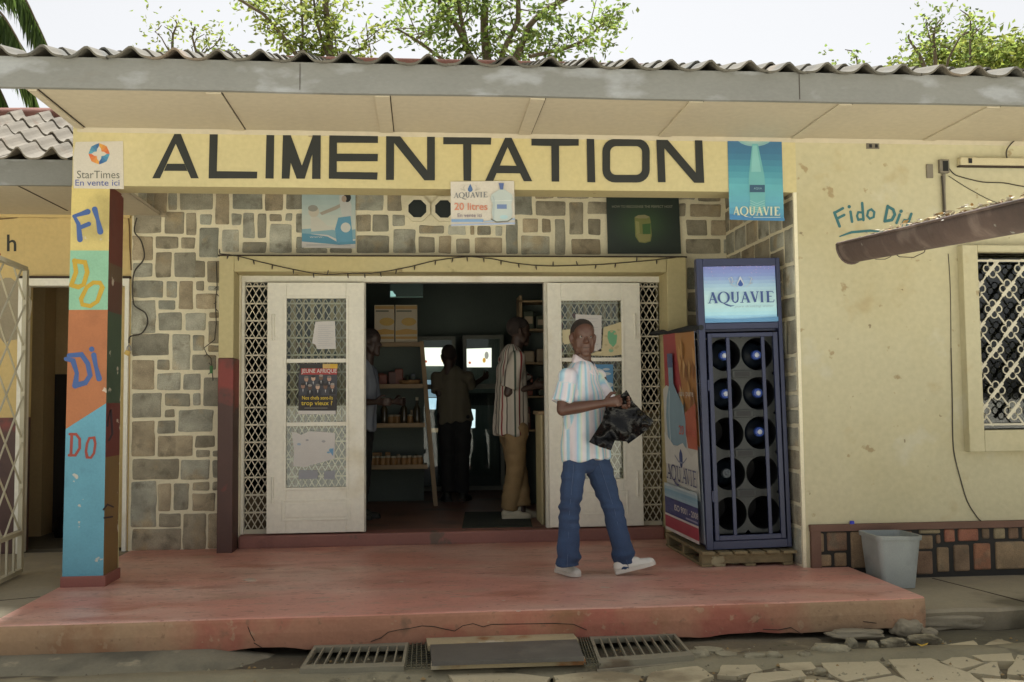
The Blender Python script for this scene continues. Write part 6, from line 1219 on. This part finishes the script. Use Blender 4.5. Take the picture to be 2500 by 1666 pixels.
# ---- people inside the shop
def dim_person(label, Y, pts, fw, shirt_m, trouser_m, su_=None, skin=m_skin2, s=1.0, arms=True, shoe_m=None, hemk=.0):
    P = {k: at(v[0], v[1], Y + (v[2] if len(v) > 2 else 0)) for k, v in pts.items()}; fw = Vector(fw).normalized(); lf = fw.cross(up3) * -1
    r = thing('person', label, 'person', (P['hip'].x, P['hip'].y, .105), 'people at the shop'); hs_, T = head_segs(P['head'], fw, lf, up3, s)
    rt = -lf; rs, ls, c = P['neck'] + rt * .18 * s - up3 * .07 * s, P['neck'] - rt * .18 * s - up3 * .07 * s, P['neck'] - up3 * .08 * s; hp = P['hip']; hem_ = P['hem']
    re_, le_ = P.get('re', rs - up3 * .28 + rt * .03), P.get('le', ls - up3 * .28 - rt * .03); rw, lw = P.get('rw', re_ + fw * .22), P.get('lw', le_ + fw * .22)
    rf, lf_ = P['rf'], P['lf']; rh, lh = hp + rt * .09 * s, hp - rt * .09 * s; rk, lk = rh.lerp(rf, .5) + fw * .02, lh.lerp(lf_, .5) + fw * .02
    B_ = hs_ + [(rs, .05, re_, .04), (re_, .038, rw, .026), (ls, .05, le_, .04), (le_, .038, lw, .026), (c, .11, hp, .12, dict(sq=(fw, .7))), (rs, .05, ls, .05), (rh, .07, rk, .05), (rk, .05, rf, .035), (lh, .07, lk, .05), (lk, .05, lf_, .035)]
    B_ += hand_segs(rw, rw - re_, rt, fw.cross(rt), .7) + hand_segs(lw, lw - le_, -rt, fw.cross(rt), .7)
    linkme('body', blob(B_, .007, 2, (skin,), name='body'), r)
    hm = blob([(T(0, -.028, .050), .095 * s, T(0, .006, .058), .082 * s, dict(sq=(lf, .9)))], .008, 2, (m_hair,), name='hair'); linkme('hair', hm, r)
    S_ = [(hem_, .205 * s, c - up3 * .12, .18 * s, dict(sq=(fw, .75), flat0=True)), (c - up3 * .12, .18 * s, c - up3 * .0, .15 * s, dict(sq=(fw, .7))), (rs, .066 * s, ls, .066 * s), (P['neck'] - up3 * .02, .066 * s, c, .10 * s), (rs, .068 * s, rs.lerp(re_, .85), .088 * s, dict(flat1=True)), (ls, .068 * s, ls.lerp(le_, .85), .088 * s, dict(flat1=True))]
    me = blob(S_, .009, 3, (shirt_m,), lambda p, n_: wrinkle(.008, 5, 2)(p, n_) + n_ * .012 * math.sin(math.atan2((p - hp).dot(rt), (p - hp).dot(fw)) * 8) * max(0, min(1, (c.z - .15 - p.z) / .35)), 'shirt')
    stripes(me, lambda p: (math.atan2((p - hp).dot(rt), (p - hp).dot(fw)) * .18 + 3) / .16); linkme('shirt', me, r)
    Tr = [(rh, .105 * s, lh, .105 * s), (hp + up3 * .08, .15 * s, hp, .155 * s, dict(sq=(fw, .8))), (rh, .11 * s, rk, .085 * s), (rk, .085 * s, rf + up3 * .05, .08 * s, dict(flat1=True)), (lh, .11 * s, lk, .085 * s), (lk, .085 * s, lf_ + up3 * .05, .08 * s, dict(flat1=True))]
    linkme('trousers', blob(Tr, .009, 3, (trouser_m,), wrinkle(.012, 6, 7, (1, 1, 2.5)), 'trousers'), r)
    for f_, g_ in ((rf, 1), (lf_, -1)): hl_ = Vector((f_.x, f_.y, .108)) - fw * .08; shoe(r, hl_, hl_ + (fw + rt * .25 * g_).normalized() * .28, shoe_m or m_black, shoe_m or m_black)
    return r
m_gs = stripe_mat('grey_stripe_cloth', [(0, (172, 164, 150)), (.16, (178, 170, 156)), (.19, (70, 66, 62)), (.24, (72, 68, 64)), (.27, (184, 176, 162)), (.44, (176, 166, 152)), (.47, (124, 44, 44)), (.53, (124, 44, 44)), (.56, (186, 178, 164)), (.70, (178, 170, 156)), (.73, (66, 78, 68)), (.79, (60, 74, 64)), (.82, (180, 172, 158)), (1, (172, 164, 150))])
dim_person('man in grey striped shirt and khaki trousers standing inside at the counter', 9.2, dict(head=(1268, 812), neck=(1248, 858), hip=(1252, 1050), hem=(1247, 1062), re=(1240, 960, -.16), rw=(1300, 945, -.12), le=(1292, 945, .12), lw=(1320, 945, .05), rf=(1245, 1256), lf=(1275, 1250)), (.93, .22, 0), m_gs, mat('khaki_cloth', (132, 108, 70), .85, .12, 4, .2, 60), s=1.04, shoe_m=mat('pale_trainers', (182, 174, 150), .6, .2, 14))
m_ol = stripe_mat('dark_olive_cloth', [(0, (92, 86, 70)), (.5, (98, 92, 76)), (1, (92, 86, 70))])
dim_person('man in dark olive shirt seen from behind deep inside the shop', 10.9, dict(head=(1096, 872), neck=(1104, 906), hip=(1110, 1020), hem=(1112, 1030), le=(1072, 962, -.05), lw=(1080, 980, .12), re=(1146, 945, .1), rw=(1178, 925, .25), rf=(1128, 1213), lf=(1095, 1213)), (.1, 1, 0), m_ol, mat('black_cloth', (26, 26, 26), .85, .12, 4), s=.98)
m_bs = stripe_mat('blue_pinstripe_cloth', [(0, (120, 126, 136)), (.3, (128, 134, 142)), (.5, (86, 92, 106)), (.7, (128, 134, 142)), (1, (120, 126, 136))])
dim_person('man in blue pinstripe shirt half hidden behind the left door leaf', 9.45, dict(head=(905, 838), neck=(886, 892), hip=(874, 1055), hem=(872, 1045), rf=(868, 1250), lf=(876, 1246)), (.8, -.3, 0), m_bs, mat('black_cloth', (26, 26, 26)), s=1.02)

# ================================================================== INSIDE THE SHOP
SY = lambda z: 10.42 + (z - .1) * .16                   # the shelf front leans back as it rises
shf = thing('display_shelf', 'wooden display shelf with sloping sides stocked with goods inside the shop', 'shelf', (-.6, 10.6, .105)); zt = at(1000, 838, 10.65).z; sxl = -1.35
zsh = [at(1000, y, 10.5).z for y in (1137, 1036, 940)] + [zt]
for k, z in enumerate(zsh):
    yy = SY(z); xr = at(1043 - k * 5, 1000, yy).x; mb = MB(); mb.box(sxl, xr, yy, yy + .42 - k * .03, z - .022, z, m_wood, .003); mb.box(sxl, xr, yy - .012, yy - .0005, z - .035, z + .012, m_wood, .003); link('shelf_board', mb, shf)
for xa, xb in ((.14, .0), (sxl, sxl)):
    mb = MB(); mb.bar((xa, SY(.1) + .02, .105), (xb, SY(zt) + .02, zt + .02), .045, m_wood, .03, (0, 1, 0)); mb.bar((xa, SY(.1) + .42, .105), (xb, SY(zt) + .34, zt + .02), .045, m_wood, .03, (0, 1, 0)); link('side_frame', mb, shf)
mb = MB(); mb.box(sxl, .02, 10.99, 11.0, .11, zt, m_dark); link('back_panel', mb, shf)
def carton(px, lb, c):
    a, b = at(px[0], 745, 10.74), at(px[1], 830, 10.74); t = thing('carton', lb, 'carton', ((a.x + b.x) / 2, 10.85, zt + .001), 'cartons on top of the display shelf'); mb = MB(); mb.box(a.x, b.x, 10.74, 11.0, zt + .001, a.z, mat('carton_white', (206, 192, 164), .8, .06, 5), .004); link('box', mb, t)
    f = Flat(onwall(10.739)); f.rect(px[0] + 1, 747, px[1] - 1, 755, C_(190, 150, 80)); f.rect(px[0] + 3, 758, px[1] - 14, 762, C_(120, 120, 100)); f.ell((px[0] + px[1]) / 2 + 6, 786, 18, 10, C_(206, 166, 70)); f.poly([(px[0] + 1, 808), ((px[0] + px[1]) / 2, 803), (px[1] - 1, 807), (px[1] - 1, 816), (px[0] + 1, 818)], C_(206, 160, 70)); f.rect(px[0] + 1, 822, px[1] - 1, 828, C_(196, 150, 66)); link('printed_panel', f.mb, t)
carton((914, 963), 'white and yellow printed carton on the shelf top, nearer the door leaf', 0); carton((965, 1019), 'white and yellow printed carton on the shelf top, right of its twin', 1)
gcol = [mat('goods_%d' % i, c, .5, .15, 9) for i, c in enumerate(((120, 60, 40), (150, 110, 60), (60, 70, 50), (160, 140, 110), (90, 50, 40), (70, 80, 90)))]
names = ['squat jar', 'tall bottle', 'small tin', 'paper packet']
jar0 = []
for k, kind in enumerate(('jar', 'bottle')):
    t = thing('goods_' + kind, '%s on the display shelf' % kind, kind, (0, 0, 0)); mb = MB(); pr = [(0, .034), (.005, .036), (.07, .036), (.08, .028)] if kind == 'jar' else [(0, .036), (.005, .038), (.16, .038), (.20, .016), (.25, .014)]
    mb.lathe((0, 0, 0), (0, 0, 1), pr, gcol[1] if kind == 'jar' else mat('bottle_glass', (60, 52, 36), .2, .1, 5), 14); link('body', mb, t); mb = MB(); h = pr[-1][0]; mb.lathe((0, 0, h), (0, 0, 1), [(0, .030 if kind == 'jar' else .016), (.018 if kind == 'jar' else .035, .030 if kind == 'jar' else .016), (.018 if kind == 'jar' else .035, 0)], mat('pale_lid', (176, 166, 140), .5, .1, 5), 12); link('lid', mb, t); jar0.append(t)
def put(kind, px, zi, label, grp, dy=.1):
    src = jar0[kind]; z = zsh[zi] + .0005; y = SY(z) + dy; p = at(px, 1000, y); pos = Vector((p.x, y, z))
    if not src.get('used'): src['used'] = 1; src.location = pos; src['label'] = label; src['group'] = grp; return src
    c = copy_thing(src, pos - src.location, label); c['group'] = grp; return c
for i, px in enumerate((908, 921, 934, 947, 960, 973, 986, 999, 1012, 1024)): put(0, px, 0, 'squat jar with pale lid in the row on the lowest visible shelf', 'jars on the lowest shelf', .08 + .05 * (i % 2))
for i, px in enumerate((938, 986, 1018)): put(1, px, 1, ('dark bottle with dull cap on the middle shelf, left of the two pale capped ones', 'pale capped bottle near the middle of the middle shelf', 'pale capped bottle at the right end of the middle shelf')[i], 'bottles on the middle shelf', .12)
for i, px in enumerate((955, 970, 1002)): put(0, px, 1, 'squat jar standing among the bottles on the middle shelf', 'jars on the middle shelf', .2)
for t in jar0:
    if 'used' in t: del t['used']
mb = MB(); p = at(1000, 930, SY(zsh[2]) + .15); mb.lathe((p.x, p.y, zsh[2] + .001), (0, 0, 1), [(0, .09), (.02, .11), (.05, .125), (.055, .12), (.03, .10), (.012, .08)], mat('basket', (150, 112, 64), .8, .2, 20), 20); tag(link('basket', mb), 'low tan basket on the upper shelf of the display shelf', 'basket')
for i, (px, c) in enumerate(((935, 0), (958, 4), (974, 0))): mb = MB(); p = at(px, 930, SY(zsh[2]) + .12); mb.box(p.x - .045, p.x + .045, p.y, p.y + .06, zsh[2] + .001, zsh[2] + .12 + .03 * i, gcol[c], .01); tag(link('packet', mb), ('dark red packet at the left of the upper shelf', 'brownish packet between two red packets on the upper shelf', 'tall dark red packet beside the tan basket on the upper shelf')[i], 'packet', 'packets on the upper shelf')
for i in range(18):
    zi = (3, 2, 2, 1, 0)[i % 5] if i % 5 else 2; zi = (2, 2, 1, 0)[i % 4]; px = 905 + (i * 37) % 122; mb = MB(); yk = SY(zsh[zi]) + (.26 if zi < 2 else .22); p = at(px, 930, yk); h = rnd.uniform(.07, .19); w2 = rnd.uniform(.025, .05)
    if i % 3: mb.box(p.x - w2, p.x + w2, yk, yk + .05, zsh[zi] + .001, zsh[zi] + h, gcol[rnd.randrange(6)], .008); mb.box(p.x - w2 * .8, p.x + w2 * .8, yk - .0015, yk - .0005, zsh[zi] + h * .3, zsh[zi] + h * .75, gcol[rnd.randrange(6)])
    else: mb.lathe((p.x, yk, zsh[zi] + .001), (0, 0, 1), [(0, w2 * .9), (h * .6, w2 * .9), (h * .75, w2 * .5), (h, w2 * .45)], gcol[rnd.randrange(6)], 12)
    tag(link('shelf_goods', mb), 'assorted dim goods at the back of the display shelf boards', 'goods', 'goods at the back of the display shelf')
# hanging sign
mb = MB(); a, b = at(952, 690, 10.2), at(1033, 727, 10.2); hsg = thing('hanging_sign', 'dim teal hanging sign with one bright corner above the cartons', 'sign', (a + b) / 2); mb.box(a.x, b.x, 10.2, 10.23, b.z, a.z, flatm((58, 84, 80))); mb.box(a.x, b.x, 10.195, 10.1995, b.z, b.z + .010, flatm((110, 150, 144))); link('panel', mb, hsg)
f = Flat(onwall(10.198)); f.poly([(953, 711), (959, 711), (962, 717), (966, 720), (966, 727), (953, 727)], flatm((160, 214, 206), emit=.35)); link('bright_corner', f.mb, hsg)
for px in (960, 1025): mb = MB(); p = at(px, 690, 10.215); mb.tube([p, (p.x, p.y, IZ1)], .004, m_cable, 5); link('hanger', mb, hsg)
# fridges at the back; an emissive panel fills the bright band in the glass
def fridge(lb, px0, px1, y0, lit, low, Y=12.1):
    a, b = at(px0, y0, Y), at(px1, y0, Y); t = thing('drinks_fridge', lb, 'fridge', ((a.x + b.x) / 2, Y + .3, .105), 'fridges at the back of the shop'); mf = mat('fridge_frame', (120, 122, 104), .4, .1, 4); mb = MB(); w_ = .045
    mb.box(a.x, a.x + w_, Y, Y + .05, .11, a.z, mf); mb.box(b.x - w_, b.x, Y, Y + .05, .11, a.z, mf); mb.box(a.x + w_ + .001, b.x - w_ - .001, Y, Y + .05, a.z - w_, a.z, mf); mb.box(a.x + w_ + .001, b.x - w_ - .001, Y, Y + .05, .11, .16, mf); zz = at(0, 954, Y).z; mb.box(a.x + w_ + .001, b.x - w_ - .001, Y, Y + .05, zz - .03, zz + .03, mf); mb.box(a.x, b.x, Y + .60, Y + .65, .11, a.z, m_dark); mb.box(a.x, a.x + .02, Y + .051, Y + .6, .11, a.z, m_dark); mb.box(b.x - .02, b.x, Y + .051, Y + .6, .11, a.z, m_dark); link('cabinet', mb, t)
    f = Flat(onwall(Y + .06)); f.back(lit, flatm((236, 232, 212), emit=1.0), Vector((0, .02, 0))); f.ell(lit[1][0] - 12, lit[1][1] + 18, 5, 9, flatm((180, 170, 160), emit=.5)); f.ell(lit[1][0] - 18, lit[1][1] + 30, 4, 6, flatm((220, 160, 60), emit=.6)); f.ell(lit[0][0] + 10, lit[0][1] + 34, 3, 3, flatm((200, 90, 60), emit=.6)); link('glow_panel', f.mb, t)
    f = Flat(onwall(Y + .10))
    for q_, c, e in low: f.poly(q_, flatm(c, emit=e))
    link('glow_shapes', f.mb, t); mb = MB(); mb.box(a.x + w_, b.x - w_, Y + .02, Y + .024, .17, a.z - w_, glass_mat('fridge_glass', (.85, .9, .9), .6)); link('glass_door', mb, t)  # glowing flat shapes, put in for a reflection in the glass, not goods
fridge('drinks fridge at the back with glowing panel left of the man seen from behind', 1020, 1112, 822, [(1030, 849), (1100, 849), (1100, 894), (1030, 894)], [([(1030, 896), (1100, 896), (1100, 926), (1030, 926)], (84, 96, 84), .15), ([(1036, 928), (1070, 928), (1070, 970), (1036, 970)], (136, 162, 176), .5), ([(1040, 972), (1066, 972), (1064, 1000), (1042, 1000)], (176, 206, 220), .8), ([(1046, 1046), (1078, 1046), (1078, 1056), (1046, 1056)], (150, 130, 100), .4)])
fridge('drinks fridge with pale frame and glowing panel right of the man seen from behind', 1130, 1229, 819, [(1137, 852), (1200, 850), (1200, 897), (1140, 897)], [([(1143, 998), (1161, 1000), (1160, 1045), (1146, 1046)], (210, 224, 226), .9), ([(1140, 960), (1215, 960), (1215, 990), (1150, 990)], (40, 44, 40), .0)])
# counter, mat, shelf with goods at right
ctr = thing('counter', 'shop counter with pale corrugated front beside the right door leaf', 'counter', (1.5, 9.0, .105)); mb = MB(); zc = at(1310, 1012, 8.95).z; xc = at(1322, 1100, 8.72).x - .005; mb.box(xc + .02, 2.4, 8.72, 9.12, .105, zc, mat('counter_body', (150, 138, 104), .7, .1, 4)); mb.box(xc - .02, 2.42, 8.70, 9.14, zc + .0005, zc + .03, m_wood); link('body', mb, ctr)
mb = MB(); y = 8.72
while y < 9.12: mb.tube([(xc + .012, y, .108), (xc + .012, y, zc - .002)], .014, mat('corrugated_cream', (170, 156, 114), .6, .08, 5), 8); y += .034
link('corrugated_side', mb, ctr)
mb = MB(); mm_ = cz([(0, 0)], 1, 0, 0, .112); P = [atZ(x, y, .113) for x, y in ((1135, 1250), (1290, 1248), (1300, 1285), (1128, 1288))]; mb.prism(P, (0, 0, -.008), mat('green_mat', (50, 56, 44), .95, .2, 9, .6, 90)); tag(link('door_mat', mb), 'dark green door mat on the shop floor under the striped shirt man', 'mat')
ws = thing('wall_shelf', 'dim wall shelf with packed goods behind the counter at right', 'shelf', (1.6, 10.2, .105)); mb = MB()
for z in (.9, 1.25, 1.6, 1.95, 2.25): mb.box(1.02, 2.2, 10.2, 10.5, z - .02, z, m_wood)
mb.box(1.02, 1.05, 10.2, 10.5, .105, 2.3, m_wood); mb.box(1.051, 2.2, 10.5, 10.52, .105, 2.3, m_dark); link('boards', mb, ws)
for i in range(16):
    x, z = 1.10 + (i % 4) * .17 + jit(.03), (.9, 1.25, 1.6, 1.95)[i // 4] + .001; mb = MB(); h = rnd.uniform(.10, .24); mb.box(x - .06, x + .055, 10.24, 10.38, z, z + h, gcol[rnd.randrange(6)], .012); mb.box(x - .045, x + .04, 10.238, 10.2395, z + h * .3, z + h * .7, gcol[3]); tag(link('grocery_packet', mb), 'dim packet among the goods on the wall shelf behind the counter', 'packet', 'packets on the wall shelf')

# ================================================================== TREES
m_bark = mat('tree_bark', (98, 86, 64), .95, .2, 5, .5, 20); lm_a = leaf_mat('leaf_green', (.12, .17, .06), (.30, .40, .13)); lm_b = leaf_mat('leaf_yellow_green', (.16, .20, .06), (.36, .44, .13)); lm_p = leaf_mat('palm_green', (.08, .12, .05), (.16, .24, .06))
def leaf(mb, c, L, w_, m, col, droop=.3):
    d = Vector((rnd.gauss(0, 1), rnd.gauss(0, 1), rnd.gauss(-droop, .7))).normalized(); s_ = d.cross(Vector((rnd.gauss(0, 1), rnd.gauss(0, 1), rnd.gauss(0, 1)))).normalized() * w_; k = d.cross(s_).normalized() * L * .12
    mb.add([c, c + d * L * .5 + s_ + k, c + d * L, c + d * L * .5 - s_ + k], [(0, 1, 2), (0, 2, 3)], m, col)
def clump(mb, c, R, n, L, m):
    v0 = rnd.uniform(.6, 1.15)
    for _ in range(n):
        o = Vector((rnd.gauss(0, .5), rnd.gauss(0, .5), rnd.gauss(0, .42))) * R; v = v0 * rnd.uniform(.6, 1.3); leaf(mb, c + o, L * rnd.uniform(.7, 1.3), L * rnd.uniform(.2, .32), m, (v * rnd.uniform(.9, 1.15), v, v * rnd.uniform(.6, 1.1)))
def tree(name, label, Y, limbs, m, ntw, L, dens, base, twl=(30, 110), up_bias=-.5, extra=()):
    t = thing(name, label, 'tree', base, 'trees behind the shop roof'); tr = MB(); cr = MB(); ends = []
    for (pts, r0, r1, dy) in limbs:
        P = [at(x, y, Y + dy * (i / max(1, len(pts) - 1))) for i, (x, y) in enumerate(pts)]; Q = []
        for i in range(len(P) - 1):
            for t_ in (0, .25, .5, .75): q_ = P[i].lerp(P[i + 1], t_); Q.append(q_ + Vector((noise.noise(q_ * 1.3), noise.noise(q_ * 1.3 + Vector((5, 0, 0))), 0)) * .10)
        Q.append(P[-1]); nQ = len(Q); tr.tube(Q, [r0 + (r1 - r0) * i / (nQ - 1) for i in range(nQ)], m_bark, 7)
        for _ in range(ntw):
            k = rnd.randrange(1, nQ); p = Q[k]
            a = Vector((rnd.gauss(0, 1), rnd.gauss(0, .8), rnd.gauss(.45, .7))).normalized(); l = rnd.uniform(*twl) * Y / F_PX; m1 = p + a * l * .5 + Vector((0, 0, .05 * l)); e = p + a * l + Vector((jit(.1), jit(.1), .12 * l)); tr.tube([p, m1, e], [max(.006, r1 * .4), .010, .005], m_bark, 5)
            for q_ in (m1, e, e + Vector((jit(.2), jit(.2), jit(.15)))):
                if rnd.random() < dens: clump(cr, q_, rnd.uniform(.14, .30), rnd.randrange(8, 20), L, m)
    for (x, y, R, n) in extra: clump(cr, at(x, y, Y + jit(.4)), R, n, L, m)
    link('trunk', tr, t); link('crown', cr, t); return t
tree('tree', 'broad leafy tree with several grey limbs fanning above the middle of the roof', 17, [([(1195, 520), (1196, 200), (1190, 110), (1182, 40), (1176, -60)], .10, .06, .3), ([(1192, 300), (1160, 150), (1120, 75), (1075, 5), (1050, -70)], .065, .035, -.6), ([(1196, 300), (1262, 140), (1285, 70), (1340, 15), (1420, -30)], .075, .04, .6), ([(1196, 280), (1232, 130), (1258, 50), (1268, -60)], .06, .04, .2), ([(1150, 150), (1128, 60), (1118, -40)], .05, .03, -.3), ([(1290, 140), (1380, 120), (1440, 90), (1475, 60)], .04, .02, .8), ([(1150, 190), (1060, 130), (1000, 90), (960, 70)], .04, .015, -.8)], lm_a, 12, .12, .8, (1.1, 17, 0), extra=[(1440 + jit(50), 100 + jit(40), .3, 14) for _ in range(7)] + [(1360 + jit(60), 130 + jit(25), .3, 14) for _ in range(6)] + [(1010 + jit(60), 60 + jit(50), .28, 15) for _ in range(7)] + [(1100 + jit(70), 20 + jit(30), .32, 16) for _ in range(9)] + [(1480 + jit(15), 40 + jit(25), .16, 14) for _ in range(4)])
tree('tree', 'slender tree with thin yellowish leaves left of the broad tree above the roof', 16, [([(806, 520), (808, 160), (802, 80), (794, 20), (788, -60)], .075, .04, .3), ([(728, 400), (730, 140), (690, 90), (640, 35), (560, -10)], .045, .02, -.3), ([(806, 150), (775, 60), (760, -30)], .03, .015, .3), ([(730, 200), (738, 100), (735, -20)], .03, .015, .1), ([(808, 180), (850, 130), (890, 110), (905, 130)], .025, .01, .2)], lm_b, 10, .11, .8, (-.4, 16, 0), (25, 80), extra=[(800 + jit(22), 40 + jit(45), .2, 14) for _ in range(6)] + [(640 + jit(20), 30 + jit(25), .15, 12) for _ in range(4)])
tree('tree', 'sparse young tree with scattered light leaves above the left of the roof', 15, [([(422, 500), (424, 130), (420, 85), (428, 50)], .03, .010, .1), ([(480, 480), (484, 130), (470, 90), (476, 65)], .025, .01, -.2), ([(424, 140), (395, 95), (378, 78)], .012, .006, .1), ([(484, 140), (520, 110), (540, 80)], .012, .006, .2), ([(490, 300), (560, 140), (580, 125)], .012, .006, -.1)], lm_b, 4, .08, .4, (-3.1, 15, 0), (10, 34))
tree('tree', 'dense bright yellow green tree rising above the right end of the roof', 15, [([(2400, 520), (2395, 200), (2380, 130), (2400, 90)], .12, .04, .3), ([(2395, 220), (2300, 160), (2290, 110)], .05, .02, 0), ([(2395, 220), (2470, 150), (2520, 110)], .05, .02, .3)], lm_b, 10, .12, 1.0, (9, 15, 0), (20, 70), extra=[(2300 + rnd.random() * 240, 108 + abs(jit(1)) * 70, .34, 34) for _ in range(52)] + [(2230 + jit(50), 165 + jit(14), .2, 16) for _ in range(8)])
tree('bare_tree', 'thin nearly bare tree with dark upright twigs in front of the bright tree', 12.5, [([(2246, 480), (2248, 170), (2236, 130), (2218, 85)], .04, .012, 0), ([(2276, 480), (2278, 150), (2283, 100), (2294, 50)], .035, .010, .1), ([(2278, 140), (2272, 90), (2262, 45)], .012, .006, 0), ([(2276, 300), (2310, 150), (2335, 110), (2350, 85)], .02, .010, .1), ([(2350, 400), (2362, 150), (2368, 80), (2366, 40)], .02, .008, 0), ([(2085, 420), (2090, 160), (2080, 130)], .02, .008, 0)], lm_a, 5, .07, .42, (5.5, 12.5, 0), (8, 34), extra=[(2368, 50, .12, 16), (2386, 52, .10, 12), (2218, 88, .10, 14), (2086, 138, .17, 26), (2012, 126, .06, 8), (2040, 160, .08, 10), (2095, 150, .12, 14)])
# palm at the far left, trunk outside the frame
pt = thing('palm_tree', 'palm with drooping fronds at the far left above the neighbour roof', 'tree', (-6.1, 12, 0)); tb = at(-160, 60, 12); mb = MB(); mb.tube([(tb.x - .1, 12, -.2), (tb.x, 12, 3), (tb.x, 12, tb.z)], [.22, .17, .15], m_bark, 12); link('trunk', mb, pt)
for pts, dy in (([(-160, 60), (-60, -80), (40, -30), (92, 60), (128, 140)], -.3), ([(-160, 60), (-80, 20), (10, 110), (70, 200), (108, 300)], .4), ([(-160, 60), (-90, -20), (-10, 20), (40, 90), (70, 160)], -.6), ([(-160, 60), (-110, 60), (-40, 150), (10, 240), (40, 320)], .2), ([(-160, 60), (-120, 120), (-100, 220), (-90, 330)], -.3), ([(-160, 60), (-240, -60), (-330, 20), (-380, 160)], .2), ([(-160, 60), (-150, -120), (-60, -190), (60, -180)], .5)):
    P = [at(x, y, 12 + dy * i / 4) for i, (x, y) in enumerate(pts)]; mb = MB(); Q = []
    for i in range(len(P) - 1):
        p0, p1, p2, p3 = P[max(i - 1, 0)], P[i], P[i + 1], P[min(i + 2, len(P) - 1)]
        for k in range(10): t = k / 10; Q.append(.5 * ((2 * p1) + (p2 - p0) * t + (2 * p0 - 5 * p1 + 4 * p2 - p3) * t * t + (3 * p1 - p0 - 3 * p2 + p3) * t ** 3))
    nQ = len(Q); mb.tube(Q, [.022 * (1 - i / nQ) + .004 for i in range(nQ)], m_bark, 5)
    for i in range(4, nQ - 1):
        d = (Q[i + 1] - Q[i]).normalized(); sd = d.cross(up3).normalized(); u = i / nQ; L = .55 * math.sin(math.pi * (.15 + .8 * u)) + .1
        for g_ in (-1, 1):
            for h in (0, .5):
                b_ = Q[i].lerp(Q[i + 1], h); o = (d * .55 + sd * g_ * .45 * rnd.uniform(.5, 1.2) + Vector((0, 0, -.75 * rnd.uniform(.7, 1.2)))).normalized(); w_ = o.cross(Vector((jit(1), jit(1), .3))).normalized() * .022; v = rnd.uniform(.6, 1.3); m_ = b_ + o * L * .55; e = m_ + (o + Vector((0, 0, -.5))).normalized() * L * .45
                mb.add([b_, m_ + w_, e, m_ - w_], [(0, 1, 2), (0, 2, 3)], lm_p, (v, v, v))
    link('frond', mb, pt)
